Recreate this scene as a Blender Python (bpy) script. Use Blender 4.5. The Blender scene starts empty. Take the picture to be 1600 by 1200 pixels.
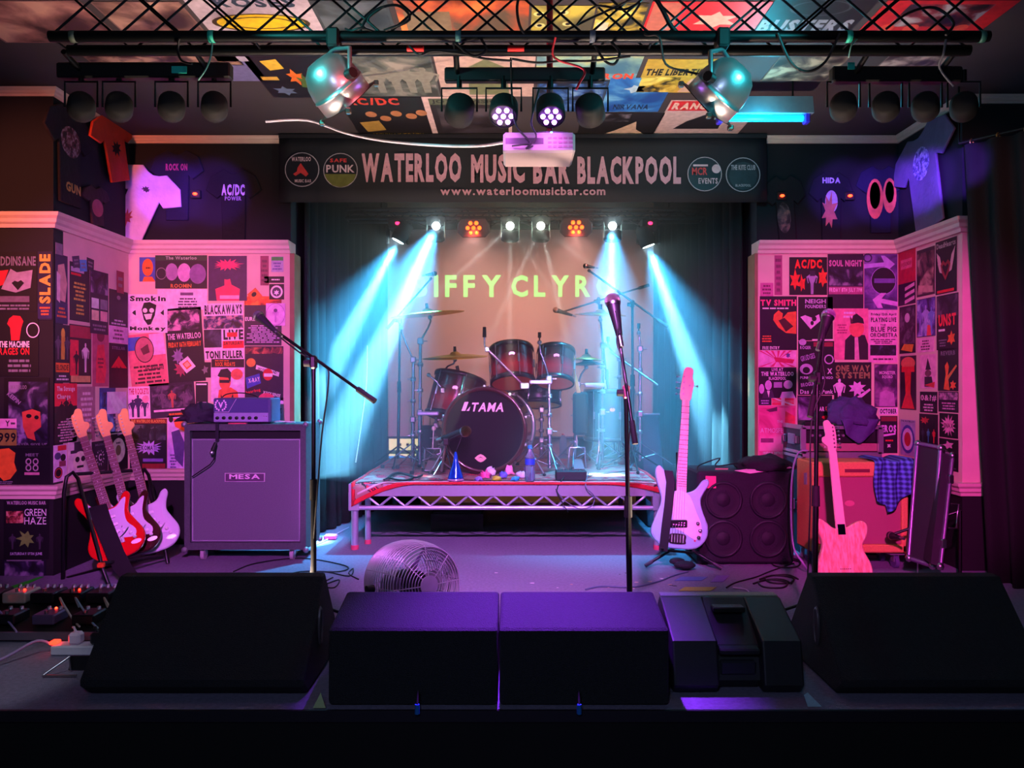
import bpy, bmesh, math, random
from mathutils import Vector, Matrix, noise as mnoise
random.seed(7)
R = math.radians
SC = bpy.context.scene
COL = SC.collection
# ------------------------------------------------------------------ camera
F = 1230.0; H = 1.12                       # focal length in pixels of the 1600x1200 frame, eye height above the stage
cam = bpy.data.objects.new('camera', bpy.data.cameras.new('camera')); COL.objects.link(cam)
cam.location = (0, 0, H); cam.rotation_euler = (R(90), 0, 0)
cam.data.sensor_width = 36; cam.data.lens = 36*F/1600; cam.data.clip_start = .05
SC.camera = cam
def W(x, y, d):                            # photo pixel at a known distance -> point in the room
    return Vector(((x-800)*d/F, d, H-(y-600)*d/F))
# ------------------------------------------------------------------ view and world
SC.view_settings.view_transform = 'Standard'; SC.view_settings.look = 'None'
SC.view_settings.exposure = .22; SC.view_settings.gamma = 1; SC.view_settings.use_curve_mapping = False
SC.cycles.use_denoising = True
SC.cycles.max_bounces = 6; SC.cycles.diffuse_bounces = 3; SC.cycles.volume_bounces = 0
SC.cycles.sample_clamp_indirect = 4; SC.cycles.caustics_reflective = False; SC.cycles.caustics_refractive = False
wd = bpy.data.worlds.new('world'); SC.world = wd; wd.use_nodes = True
wd.node_tree.nodes['Background'].inputs[0].default_value = (.35, .22, .6, 1)
wd.node_tree.nodes['Background'].inputs[1].default_value = .004
# ------------------------------------------------------------------ lamps of the venue, with some added fill lights
def spot(name, loc, target, watt, col, angle, blend=.35, rad=.05):
    l = bpy.data.lights.new(name, 'SPOT'); l.energy = watt; l.color = col; l.spot_size = R(angle); l.spot_blend = blend; l.shadow_soft_size = rad
    o = bpy.data.objects.new(name, l); COL.objects.link(o); o.location = loc
    o.rotation_euler = (Vector(target)-Vector(loc)).to_track_quat('-Z', 'Y').to_euler(); return o
def point(name, loc, watt, col, rad=.05):
    l = bpy.data.lights.new(name, 'POINT'); l.energy = watt; l.color = col; l.shadow_soft_size = rad
    o = bpy.data.objects.new(name, l); COL.objects.link(o); o.location = loc; return o
BD = 5.95                                   # distance of the back lighting truss
BEAM = (.18, .66, 1.0)
for a, t, w, an in (((621, 378), (495, 620, 5.85), 8000, 12), ((681, 354), (553, 640, 5.7), 15000, 13), ((957, 354), (948, 690, 5.78), 10000, 10), ((1014, 386), (1120, 690, 5.9), 10000, 12)):
    p = W(*a, BD-.10); d = (W(*t)-p).normalized()
    spot('beam_lamp', p+d*.012, W(*t), w, BEAM, an, .6, .02); spot('beam_spill', p+d*.03, W(*t), w*.075, (.05, .46, .9), 60, 1, .03)
for a, t, w in (((797, 354), (690, 452, 5.80), 700), ((797, 354), (797, 500, 5.80), 600), ((845, 354), (805, 440, 5.80), 600), ((845, 354), (872, 470, 5.80), 750), ((845, 354), (930, 420, 5.80), 350), ((797, 354), (840, 420, 5.80), 300)):
    p = W(*a, BD-.10); spot('ray_lamp', p+(W(*t)-p).normalized()*.04, W(*t), w, (.9, 1, .9), 4.5, .4, .015)
for a, t in (((740, 364), (730, 480, 7.3)), ((900, 364), (895, 480, 7.3))):
    p = W(*a, BD-.07); spot('red_par', p, W(*t), 40, (1, .12, .08), 70, .9, .05)
    p = W(*a, BD+.25); spot('red_par', p, W(a[0], 540, 7.3), 52, (1, .52, .44), 105, .9, .05)
# front wash from unseen lamps either side of the camera: magenta to the right, violet to the left
spot('wash_lamp', (.72, 1.0, 1.78), (2.02, 5.0, .90), 740, (1, .06, .64), 39, .55, .06)
spot('wash_lamp', (-.72, 1.0, 1.78), (-2.15, 5.2, .98), 700, (.80, .15, .88), 40, .55, .06)
spot('wash_lamp', (-2.7, 2.3, 2.1), (-2.75, 5.0, 1.85), 260, (1, .22, .12), 50, .7, .06)
spot('wash_lamp', (2.3, 2.6, 2.2), (2.7, 5.3, 1.9), 45, (1, .30, .30), 42, .7, .06)
spot('wash_lamp', (.0, 1.2, 2.65), (-.02, 5.15, .25), 1500, (.76, .22, .95), 37, .8, .08)
for x in (787, 860): spot('violet_par', W(x, 196, 3.25), (W(x, 0, 3.0).x*1.2, 2.86, .25), 760, (.30, .04, 1), 38, .9, .03); spot('violet_par', W(x, 196, 3.22), W(x, 240, 3.3), 2.2, (.8, .12, .9), 150, 1, .03)
for x, s in ((268, 1), (335, 1), (1318, 1), (1384, 1.2), (1446, 1.4), (1506, 1)):
    p = W(x, 176, 3.46); spot('uv_par', p, (W(x, 0, 5.5).x, 5.5, 2.45), 300*s, (.22, .06, 1), 14, .6, .03)
point('tube_glow', W(1190, 196, 4.4), 10, (.05, .75, 1), .05)
spot('par_can_fill', (-1.25, 2.45, 2.5), (-.74, 3.05, 2.35), 60, (.08, .9, .85), 40, .6, .04); spot('par_can_fill', (1.4, 2.45, 2.5), (.88, 3.05, 2.35), 60, (.05, .8, .9), 40, .6, .04)  # unseen cyan spots added to light the chrome par cans
spot('par_can_fill', (-.2, 2.5, 2.2), (-.68, 3.1, 2.3), 25, (1, .1, .12), 30, .6, .04)  # unseen spot added to put red on the left par can
# added unseen lights: warm uplighters behind the monitors, cool fill behind the camera
for x in (-.95, .85): spot('added_uplight', (x, 3.44, .16), (x*.5, 3.85, 2.85), 330, (1, .72, .54), 95, 1, .06)
point('room_fill', (-.3, -.4, 1.9), 62, (.5, .62, 1), .25)
spot('wash_lamp', (.1, 1.0, 1.68), (.02, 6.0, .98), 420, (1, .42, .72), 17, .7, .05)  # extra unseen low spot, added to brighten the tom undersides
spot('room_fill', (-1.7, 1.5, 2.4), (-2.02, 3.0, 0), 45, (.9, .95, 1), 17, .6, .05)  # unseen spot added to brighten the carpet at far left
# ------------------------------------------------------------------ materials
MATS = {}
def hexc(h):
    h = h.lstrip('#'); c = [int(h[i:i+2], 16)/255 for i in (0, 2, 4)]
    return tuple(x/12.92 if x <= .04045 else ((x+.055)/1.055)**2.4 for x in c)
def _new(name):
    m = bpy.data.materials.new(name); m.use_nodes = True
    return m, m.node_tree.nodes, m.node_tree.links, m.node_tree.nodes['Principled BSDF']
def mat(col, rough=.5, metal=0, var=.12, scale=30, bump=0, bscale=None, coat=0, alpha=1, trans=0, name=None):
    key = (col, rough, metal, var, scale, bump, bscale, coat, alpha, trans)
    if key in MATS: return MATS[key]
    m, N, L, b = _new(name or 'surface_'+str(col).strip('#'))
    c = hexc(col) if isinstance(col, str) else col
    tc = N.new('ShaderNodeTexCoord'); nz = N.new('ShaderNodeTexNoise'); nz.inputs['Scale'].default_value = scale; nz.inputs['Detail'].default_value = 3
    L.new(tc.outputs['Object'], nz.inputs['Vector'])
    mx = N.new('ShaderNodeMix'); mx.data_type = 'RGBA'
    mx.inputs[6].default_value = tuple(x*(1-var) for x in c)+(1,); mx.inputs[7].default_value = tuple(min(1, x*(1+var)) for x in c)+(1,)
    L.new(nz.outputs['Fac'], mx.inputs[0]); L.new(mx.outputs[2], b.inputs['Base Color'])
    b.inputs['Roughness'].default_value = rough; b.inputs['Metallic'].default_value = metal
    b.inputs['Coat Weight'].default_value = coat; b.inputs['Alpha'].default_value = alpha; b.inputs['Transmission Weight'].default_value = trans
    if bump:
        n2 = N.new('ShaderNodeTexNoise'); n2.inputs['Scale'].default_value = bscale or scale; n2.inputs['Detail'].default_value = 2
        L.new(tc.outputs['Object'], n2.inputs['Vector'])
        bp = N.new('ShaderNodeBump'); bp.inputs['Strength'].default_value = bump; bp.inputs['Distance'].default_value = .01
        L.new(n2.outputs['Fac'], bp.inputs['Height']); L.new(bp.outputs[0], b.inputs['Normal'])
    MATS[key] = m; return m
def glow(col, strength):                    # only for things that give off light
    key = ('glow', col, strength)
    if key in MATS: return MATS[key]
    m, N, L, b = _new('light_'+str(col)); c = hexc(col)
    b.inputs['Base Color'].default_value = c+(1,); b.inputs['Emission Color'].default_value = c+(1,); b.inputs['Emission Strength'].default_value = strength
    MATS[key] = m; return m
def photo(c1, c2, c3, scale=12):            # printed picture: blotchy three tone print
    key = ('photo', c1, c2, c3, scale)
    if key in MATS: return MATS[key]
    m, N, L, b = _new('print_'+c1.strip('#')+c3.strip('#'))
    tc = N.new('ShaderNodeTexCoord'); nz = N.new('ShaderNodeTexNoise'); nz.inputs['Scale'].default_value = scale; nz.inputs['Detail'].default_value = 5; nz.inputs['Distortion'].default_value = .6
    L.new(tc.outputs['Object'], nz.inputs['Vector'])
    cr = N.new('ShaderNodeValToRGB'); e = cr.color_ramp.elements
    e[0].position = .4; e[0].color = hexc(c1)+(1,); e[1].position = .62; e[1].color = hexc(c3)+(1,)
    k = e.new(.51); k.color = hexc(c2)+(1,)
    L.new(nz.outputs['Fac'], cr.inputs[0]); L.new(cr.outputs[0], b.inputs['Base Color']); b.inputs['Roughness'].default_value = .5
    MATS[key] = m; return m
# ------------------------------------------------------------------ mesh helpers
def perp(a):
    a = Vector(a).normalized(); h = Vector((0, 0, 1)) if abs(a.z) < .9 else Vector((1, 0, 0))
    u = h.cross(a).normalized(); return u, a.cross(u).normalized()
class MB:
    def __init__(s): s.v = []; s.f = []; s.m = []; s.s = []
    def add(s, vs, fs, m=0, sm=False):
        o = len(s.v); s.v += [Vector(p) for p in vs]
        for f in fs: s.f.append([i+o for i in f]); s.m.append(m); s.s.append(sm)
        return s
    def box(s, a, b, m=0):
        x0, y0, z0 = a; x1, y1, z1 = b
        return s.add([(x0,y0,z0),(x1,y0,z0),(x1,y1,z0),(x0,y1,z0),(x0,y0,z1),(x1,y0,z1),(x1,y1,z1),(x0,y1,z1)],
                     [(0,3,2,1),(4,5,6,7),(0,1,5,4),(1,2,6,5),(2,3,7,6),(3,0,4,7)], m)
    def cbox(s, c, size, bev=.004, m=0, rot=None):          # chamfered box, rot = 3x3 matrix
        hx, hy, hz = [q/2 for q in size]; b = min(bev, hx*.9, hy*.9, hz*.9); vs = []; idx = {}
        for sx in (-1, 1):
            for sy in (-1, 1):
                for sz in (-1, 1):
                    for ax in range(3):
                        p = [sx*(hx-b), sy*(hy-b), sz*(hz-b)]; p[ax] = (sx*hx, sy*hy, sz*hz)[ax]
                        idx[(sx, sy, sz, ax)] = len(vs); vs.append(Vector(p))
        fs = []
        for ax in range(3):
            for sg in (-1, 1):
                o = [i for i in range(3) if i != ax]; q = []
                for a_, b_ in ((-1,-1),(1,-1),(1,1),(-1,1)):
                    k = [0,0,0]; k[ax] = sg; k[o[0]] = a_; k[o[1]] = b_; q.append(idx[(*k, ax)])
                fs.append(q)
        for ax in range(3):
            o = [i for i in range(3) if i != ax]
            for a_ in (-1, 1):
                for b_ in (-1, 1):
                    def key(t, face):
                        k = [0,0,0]; k[ax] = t; k[o[0]] = a_; k[o[1]] = b_; return idx[(*k, face)]
                    fs.append([key(-1, o[0]), key(1, o[0]), key(1, o[1]), key(-1, o[1])])
        for sx in (-1, 1):
            for sy in (-1, 1):
                for sz in (-1, 1): fs.append([idx[(sx, sy, sz, a)] for a in range(3)])
        c = Vector(c)
        return s.add([(rot@p if rot else p)+c for p in vs], fs, m)
    def tube(s, p, q, r, r2=None, n=10, m=0, caps=True, sm=True):
        p = Vector(p); q = Vector(q); r2 = r if r2 is None else r2
        u, w = perp(q-p); vs = []
        for c, rr in ((p, r), (q, r2)):
            for i in range(n):
                a = 2*math.pi*i/n; vs.append(c+u*(rr*math.cos(a))+w*(rr*math.sin(a)))
        s.add(vs, [(i, (i+1) % n, n+(i+1) % n, n+i) for i in range(n)], m, sm)
        if caps:
            s.add(vs[:n], [list(range(n))[::-1]], m); s.add(vs[n:], [list(range(n))], m)
        return s
    def path(s, pts, r, n=6, m=0, closed=False):
        pts = [Vector(p) for p in pts]; k = len(pts); vs = []; u = None
        for i, p in enumerate(pts):
            a = pts[(i+1) % k] if (closed or i < k-1) else p; b = pts[i-1] if (closed or i > 0) else p
            t = (a-b).normalized()
            if u is None: u, w = perp(t)
            u = (u-t*u.dot(t)).normalized(); w = t.cross(u)
            rr = r[i] if isinstance(r, (list, tuple)) else r
            vs += [p+u*(rr*math.cos(2*math.pi*j/n))+w*(rr*math.sin(2*math.pi*j/n)) for j in range(n)]
        fs = []
        for i in range(k if closed else k-1):
            i2 = (i+1) % k
            fs += [(i*n+j, i*n+(j+1) % n, i2*n+(j+1) % n, i2*n+j) for j in range(n)]
        s.add(vs, fs, m, True)
        if not closed: s.add(vs[:n], [list(range(n))[::-1]], m); s.add(vs[-n:], [list(range(n))], m)
        return s
    def lathe(s, prof, o, ax=(0,0,1), n=24, m=0, sm=True, arc=1):    # prof: (radius, height)
        o = Vector(o); ax = Vector(ax).normalized(); u, w = perp(ax); vs = []; fs = []; k = len(prof)
        for r, h in prof:
            for i in range(n):
                a = 2*math.pi*i/n*arc; vs.append(o+ax*h+u*(r*math.cos(a))+w*(r*math.sin(a)))
        for j in range(k-1):
            for i in range(n if arc == 1 else n-1): fs.append((j*n+i, j*n+(i+1) % n, (j+1)*n+(i+1) % n, (j+1)*n+i))
        return s.add(vs, fs, m, sm)
    def disc(s, c, ax, r, n=24, m=0, r2=None):
        u, w = perp(ax); c = Vector(c)
        return s.add([c+u*(r*math.cos(2*math.pi*i/n))+w*((r2 or r)*math.sin(2*math.pi*i/n)) for i in range(n)], [list(range(n))], m)
    def ball(s, c, r, n=12, m=0, sc=(1,1,1), ax=(0,0,1)):
        k = max(4, n//2); prof = [(max(1e-4, r*math.sin(math.pi*i/k)), -r*math.cos(math.pi*i/k)) for i in range(k+1)]
        o = len(s.v); s.lathe(prof, (0,0,0), ax, n, m)
        for i in range(o, len(s.v)): p = s.v[i]; s.v[i] = Vector((p.x*sc[0], p.y*sc[1], p.z*sc[2]))+Vector(c)
        return s
    def ring(s, c, ax, RR, r, n=28, k=6, m=0):
        u, w = perp(ax); c = Vector(c)
        return s.path([c+u*(RR*math.cos(2*math.pi*i/n))+w*(RR*math.sin(2*math.pi*i/n)) for i in range(n)], r, k, m, True)
    def poly(s, pts, m=0): return s.add(pts, [list(range(len(pts)))], m)
    def slab(s, pts, n, th, m=0, ms=None, bev=0, sm=True):            # planar outline extruded along n, with rounded rim
        n = Vector(n).normalized(); pts = [Vector(p) for p in pts]; k = len(pts); c = sum(pts, Vector())/k
        if bev <= 0: lay = [(0, 0), (0, th)]
        else: lay = [(bev, 0), (bev*.3, bev*.3), (0, bev), (0, th-bev), (bev*.3, th-bev*.3), (bev, th)]
        nr = []
        area = Vector()
        for i in range(k): area += (pts[i]-c).cross(pts[(i+1) % k]-c)
        sg = 1 if area.dot(n) > 0 else -1
        for i in range(k):
            t = (pts[(i+1) % k]-pts[i-1]); o = t.cross(n)*sg; nr.append(o.normalized() if o.length > 1e-9 else Vector())
        vs = []
        for ins, h in lay: vs += [pts[i]-nr[i]*ins+n*h for i in range(k)]
        fs = []; q = len(lay)
        for j in range(q-1):
            for i in range(k):
                f = (j*k+i, j*k+(i+1) % k, (j+1)*k+(i+1) % k, (j+1)*k+i); fs.append(f if sg > 0 else f[::-1])
        s.add(vs, fs, m if ms is None else ms, bev > 0 and sm)
        top = list(range((q-1)*k, q*k)); bot = list(range(k))
        s2 = s.add([vs[i] for i in top], [list(range(k)) if sg > 0 else list(range(k))[::-1]], m)
        s.add([vs[i] for i in bot], [list(range(k))[::-1] if sg > 0 else list(range(k))], m); return s2
    def text(s, t, o, u, v, w, h, m=0, bold=1, shear=0, gap=.09):     # text stretched to w x h; o = top left, u right, v down (unit)
        vs, fs, W0, H0 = glyphs(t, bold, gap)
        if not vs: return s
        o = Vector(o); u = Vector(u); v = Vector(v)
        return s.add([o+u*((p[0]/W0+shear*p[1]/H0*h/w)*w)+v*((1-p[1]/H0)*h) for p in vs], fs, m)
    def build(s, name, mats, parent=None, world=True, loc=None):
        vs = s.v
        if parent is not None and world:
            mt = root_matrix(parent).inverted(); vs = [mt@p for p in vs]
        if loc is not None: vs = [p-Vector(loc) for p in vs]
        me = bpy.data.meshes.new(name); me.from_pydata([tuple(p) for p in vs], [], s.f)
        for mm in (mats if isinstance(mats, (list, tuple)) else [mats]): me.materials.append(mm)
        me.polygons.foreach_set('material_index', s.m); me.polygons.foreach_set('use_smooth', s.s); me.update()
        o = bpy.data.objects.new(name, me); COL.objects.link(o)
        if loc is not None: o.location = loc
        if parent is not None: o.parent = parent
        return o
ROOTM = {}
def root_matrix(o):
    while o.parent is not None: o = o.parent
    return ROOTM.get(o.name, Matrix.Translation(o.location))
def tag(o, label, cat, group=None, kind=None):
    if label: o['label'] = label
    if cat: o['category'] = cat
    if group: o['group'] = group
    if kind: o['kind'] = kind
    return o
def thing(name, label, cat, loc=(0,0,0), rotz=0, group=None):
    o = bpy.data.objects.new(name, None); COL.objects.link(o); o.empty_display_size = .05
    o.location = loc; o.rotation_euler = (0, 0, rotz); ROOTM[o.name] = Matrix.Translation(Vector(loc)) @ Matrix.Rotation(rotz, 4, 'Z')
    return tag(o, label, cat, group)
def single(mb, name, mats, label, cat, group=None, loc=None, kind=None):
    if loc is None and mb.v:
        xs = [p.x for p in mb.v]; ys = [p.y for p in mb.v]; zs = [p.z for p in mb.v]
        loc = ((min(xs)+max(xs))/2, (min(ys)+max(ys))/2, min(zs))
    return tag(mb.build(name, mats, None, loc=loc), label, cat, group, kind)
def struct(mb, name, mats, label=None):
    o = mb.build(name, mats); o['kind'] = 'structure'
    if label: o['label'] = label
    return o
def dup(root, loc, rotz=None, label=None, group=None):
    def cp(o, par):
        c = o.copy(); COL.objects.link(c); c.parent = par
        for ch in list(o.children): cp(ch, c)
        return c
    r = cp(root, None); r.location = loc
    if rotz is not None: r.rotation_euler = (0, 0, rotz)
    ROOTM[r.name] = Matrix.Translation(Vector(loc)) @ Matrix.Rotation(r.rotation_euler[2], 4, 'Z')
    if label: r['label'] = label
    if group: r['group'] = group
    return r
# glyph outlines from the built-in font, made once while the scene is still empty
GL = {}
def _make_glyphs():
    chars = 'ABCDEFGHIJKLMNOPQRSTUVWXYZabcdefghijklmnopqrstuvwxyz0123456789.,!?&-/\'@#*:+"()'
    obs = []
    for bold, off in ((0, 0), (1, .028), (2, .05)):
        for ch in chars:
            c = bpy.data.curves.new('g', 'FONT'); c.body = ch; c.resolution_u = 2; c.offset = off
            o = bpy.data.objects.new('g', c); COL.objects.link(o); obs.append((bold, ch, o))
    dg = bpy.context.evaluated_depsgraph_get()
    for bold, ch, o in obs:
        ev = o.evaluated_get(dg); me = ev.to_mesh()
        vs = [(v.co.x, v.co.y) for v in me.vertices]; fs = [list(p.vertices) for p in me.polygons]
        GL[(bold, ch)] = (vs, fs); ev.to_mesh_clear()
    for _, _, o in obs:
        c = o.data; bpy.data.objects.remove(o); bpy.data.curves.remove(c)
_make_glyphs()
def glyphs(t, bold=1, gap=.09):
    vs = []; fs = []; x = 0
    for ch in t:
        if ch == ' ': x += .32; continue
        g = GL.get((bold, ch))
        if not g or not g[0]: continue
        x0 = min(p[0] for p in g[0]); x1 = max(p[0] for p in g[0]); o = len(vs)
        vs += [(p[0]-x0+x, p[1]) for p in g[0]]; fs += [[i+o for i in f] for f in g[1]]
        x += x1-x0+gap
    if not vs: return [], [], 1, 1
    y0 = min(p[1] for p in vs); y1 = max(p[1] for p in vs)
    return [(p[0], p[1]-y0) for p in vs], fs, max(x-gap, .01), max(y1-y0, .01)
# ------------------------------------------------------------------ the room
DB = 5.5; XL = -2.68; XR = 2.70; PL = 4.60; PR = 4.72; ZC = 2.85; DBB = 7.5
CZ0, CZ1 = 2.03, 2.115; LZ0, LZ1 = .45, .53
carpet = mat('#7c7690', .95, 0, .35, 60, .5, 220, name='grey_carpet')
paint = mat('#d8b8a8', .7, 0, .12, 8, name='cream_paint'); darkwall = mat('#101018', .85, 0, .3, 5, name='black_paint')
lowwall = mat('#0b0b0d', .7, 0, .3, 10, name='black_lower_wall'); beige = mat('#b59a72', .8, 0, .15, 5, name='beige_plaster')
moldm = mat('#e0c2b4', .6, 0, .08, 20, name='painted_moulding')
STF = 2.70
struct(MB().box((-4.2, STF, -.04), (4.2, DBB+.1, 0)), 'floor', carpet)
struct(MB().box((-5, -2.5, -.62), (5, STF+.02, -.58)), 'floor_room', mat('#14110f', .6, 0, .3, 6, name='dark_boards'))
struct(MB().box((-4.2, STF, -.58), (4.2, STF+.05, -.04)), 'wall_stage_front', mat('#050506', .9, name='black_stage_skirt'))
struct(MB().box((-5, -2.5, ZC), (5, DBB+.2, ZC+.08)), 'ceiling', mat('#3a3236', .8, 0, .3, 3, name='dark_ceiling'))
def panel_wall(name, fn, mid=0):
    b = MB()
    fn(b, 0, LZ0, 2); fn(b, LZ0, CZ1, mid); fn(b, CZ1, ZC, 1)
    return struct(b, name, [paint, darkwall, lowwall])
XA, XB = -1.545, 1.71                       # opening of the stage alcove
panel_wall('wall_back_left', lambda b, z0, z1, m: b.box((XL-.1, DB, z0), (XA, DB+.12, z1), m))
panel_wall('wall_back_right', lambda b, z0, z1, m: b.box((XB, DB, z0), (XR+.1, DB+.12, z1), m))
panel_wall('wall_left', lambda b, z0, z1, m: b.box((XL-.1, PL+.1, z0), (XL, DB, z1), m))
panel_wall('wall_right', lambda b, z0, z1, m: b.box((XR, PR+.1, z0), (XR+.1, DB, z1), m))
panel_wall('wall_pillar_left', lambda b, z0, z1, m: b.box((-4.2, PL, z0), (XL, PL+.1, z1), m), 2)
panel_wall('wall_pillar_right', lambda b, z0, z1, m: b.box((XR, PR, z0), (4.2, PR+.1, z1), m))
struct(MB().box((-4.2, DBB, 0), (4.2, DBB+.1, ZC)), 'wall_back', beige)
struct(MB().box((XA-.04, DB+.12, 0), (XA, DBB, ZC)), 'wall_alcove_left', darkwall)
struct(MB().box((XB, DB+.12, 0), (XB+.04, DBB, ZC)), 'wall_alcove_right', darkwall)
struct(MB().box((-5, -2.5, -.58), (-4.95, PL, ZC)), 'wall_room_left', darkwall)
struct(MB().box((4.95, -2.5, -.58), (5, PR, ZC)), 'wall_room_right', darkwall)
struct(MB().box((-5, -2.55, -.58), (5, -2.5, ZC)), 'wall_room_front', darkwall)
PROF = [(0, 0), (.02, 0), (.026, .02), (.04, .03), (.044, .05), (.06, .065), (.066, .085), (0, .085)]
def moulding(name, pts, z, prof, flip=1, sc=1):     # profile swept along the wall line; outward = to the right of travel * flip
    b = MB(); k = len(prof); vs = []
    for i, p in enumerate(pts):
        p = Vector((*p, 0)); a = Vector((*pts[max(i-1, 0)], 0)); c = Vector((*pts[min(i+1, len(pts)-1)], 0))
        d1 = (p-a).normalized() if i else (c-p).normalized(); d2 = (c-p).normalized() if i < len(pts)-1 else d1
        n1 = Vector((d1.y, -d1.x, 0)); n2 = Vector((d2.y, -d2.x, 0)); n = (n1+n2); n = n/max(.2, n.dot(n1))*flip
        vs += [p+n*(o*sc)+Vector((0, 0, z+h*sc)) for o, h in prof]
    fs = []
    for i in range(len(pts)-1):
        for j in range(k): fs.append((i*k+j, (i+1)*k+j, (i+1)*k+(j+1) % k, i*k+(j+1) % k))
    b.add(vs, fs); b.add(vs[:k], [list(range(k))]); b.add(vs[-k:], [list(range(k))[::-1]])
    return struct(b, name, moldm)
lineL = [(-4.2, PL), (XL, PL), (XL, DB), (XA, DB)]; lineR = [(XB, DB), (XR, DB), (XR, PR), (4.2, PR)]
moulding('trim_1', lineL, CZ0, PROF); moulding('trim_2', lineR, CZ0, PROF)
moulding('trim_3', lineL, LZ0, PROF, 1, .95); moulding('trim_4', lineR, LZ0, PROF, 1, .95)
moulding('trim_5', lineL, ZC-.05, PROF, 1, .55); moulding('trim_6', lineR, ZC-.05, PROF, 1, .55)
wood = mat('#8a6a4a', .6, 0, .3, 12, name='bare_wood')
struct(MB().box((XA-.002, DB-.02, 0), (XA+.03, DB+.14, CZ0)), 'trim_7', wood)
struct(MB().box((XB-.02, DB-.02, 0), (XB+.002, DB+.14, CZ0)), 'trim_8', wood)
# ------------------------------------------------------------------ curtains
def curtain(name, p0, p1, z0, z1, m, label, pleats=14, amp=.04, p1b=None, th=.006, cat='curtain'):
    p0 = Vector((*p0, 0)); p1 = Vector((*p1, 0)); p1b = Vector((*p1b, 0)) if p1b else p1
    nU, nV = pleats*8, 10; vs = []; fs = []
    for j in range(nV+1):
        t = j/nV; e = p1.lerp(p1b, t); d = e-p0; n = Vector((d.y, -d.x, 0)).normalized()
        for i in range(nU+1):
            s = i/nU; a = amp*(.5+.5*t)*(math.sin(s*pleats*2*math.pi)+.35*math.sin(s*pleats*3.7+1+t))
            vs.append(p0+d*s+n*a+Vector((0, 0, z1+(z0-z1)*t)))
    for j in range(nV):
        for i in range(nU): q = j*(nU+1)+i; fs.append((q, q+1, q+nU+2, q+nU+1))
    b = MB().add(vs, fs, 0, True)
    o = single(b, name, m, label, cat); md = o.modifiers.new('thickness', 'SOLIDIFY'); md.thickness = th
    return o
blackcloth = mat('#050808', .9, 0, .3, 40, .3, 300, name='black_curtain')
curtain('stage_curtain', (-1.50, 5.66), (-1.15, 7.22), .01, 2.78, blackcloth, 'long black pleated curtain beside the drum riser, next to the grey speaker cabinet', 12, .035)
curtain('stage_curtain', (1.64, 5.66), (1.30, 7.22), .01, 2.78, blackcloth, 'long black pleated curtain behind the pale blue bass guitar', 12, .035)
wc = mat('#020203', .92, 0, .35, 40, .3, 300, name='heavy_black_drape')
curtain('side_drape', (3.35, 3.6), (2.61, 4.55), .0, 2.5, wc, 'heavy black drape hanging from a ringed rail beside the poster wall', 9, .045, p1b=(2.70, 4.46))
# ------------------------------------------------------------------ posters
def pm(c): return mat(c, .5, 0, .42, 26)
PLANES = {  # plane point test: returns point on plane for a pixel, u (image right), v (image down), n (toward the room)
 'B': (lambda x, y: W(x, y, DB), (1,0,0), (0,0,-1), (0,-1,0)),
 'P': (lambda x, y: W(x, y, PL), (1,0,0), (0,0,-1), (0,-1,0)),
 'L': (lambda x, y: W(x, y, XL*F/(x-800)), (0,1,0), (0,0,-1), (1,0,0)),
 'R': (lambda x, y: W(x, y, XR*F/(x-800)), (0,-1,0), (0,0,-1), (-1,0,0)),
 'C': (lambda x, y: W(x, y, (ZC-H)*F/(600-y)), (1,0,0), (0,1,0), (0,0,-1)),
}
def figure(cx, by, h, ar):                 # standing person silhouette, ar = poster width/height
    pts = [(0,0),(.1,0),(.12,.45),(.2,.55),(.3,.72),(.36,.7),(.27,.48),(.33,.46),(.44,.74),(.2,.84),(.07,.86),(.1,.93),(.06,1)]
    o = [(x, y) for x, y in pts]+[(-x, y) for x, y in pts[::-1]]
    return [(cx+x*h*.55/ar, by-y*h) for x, y in o]
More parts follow.
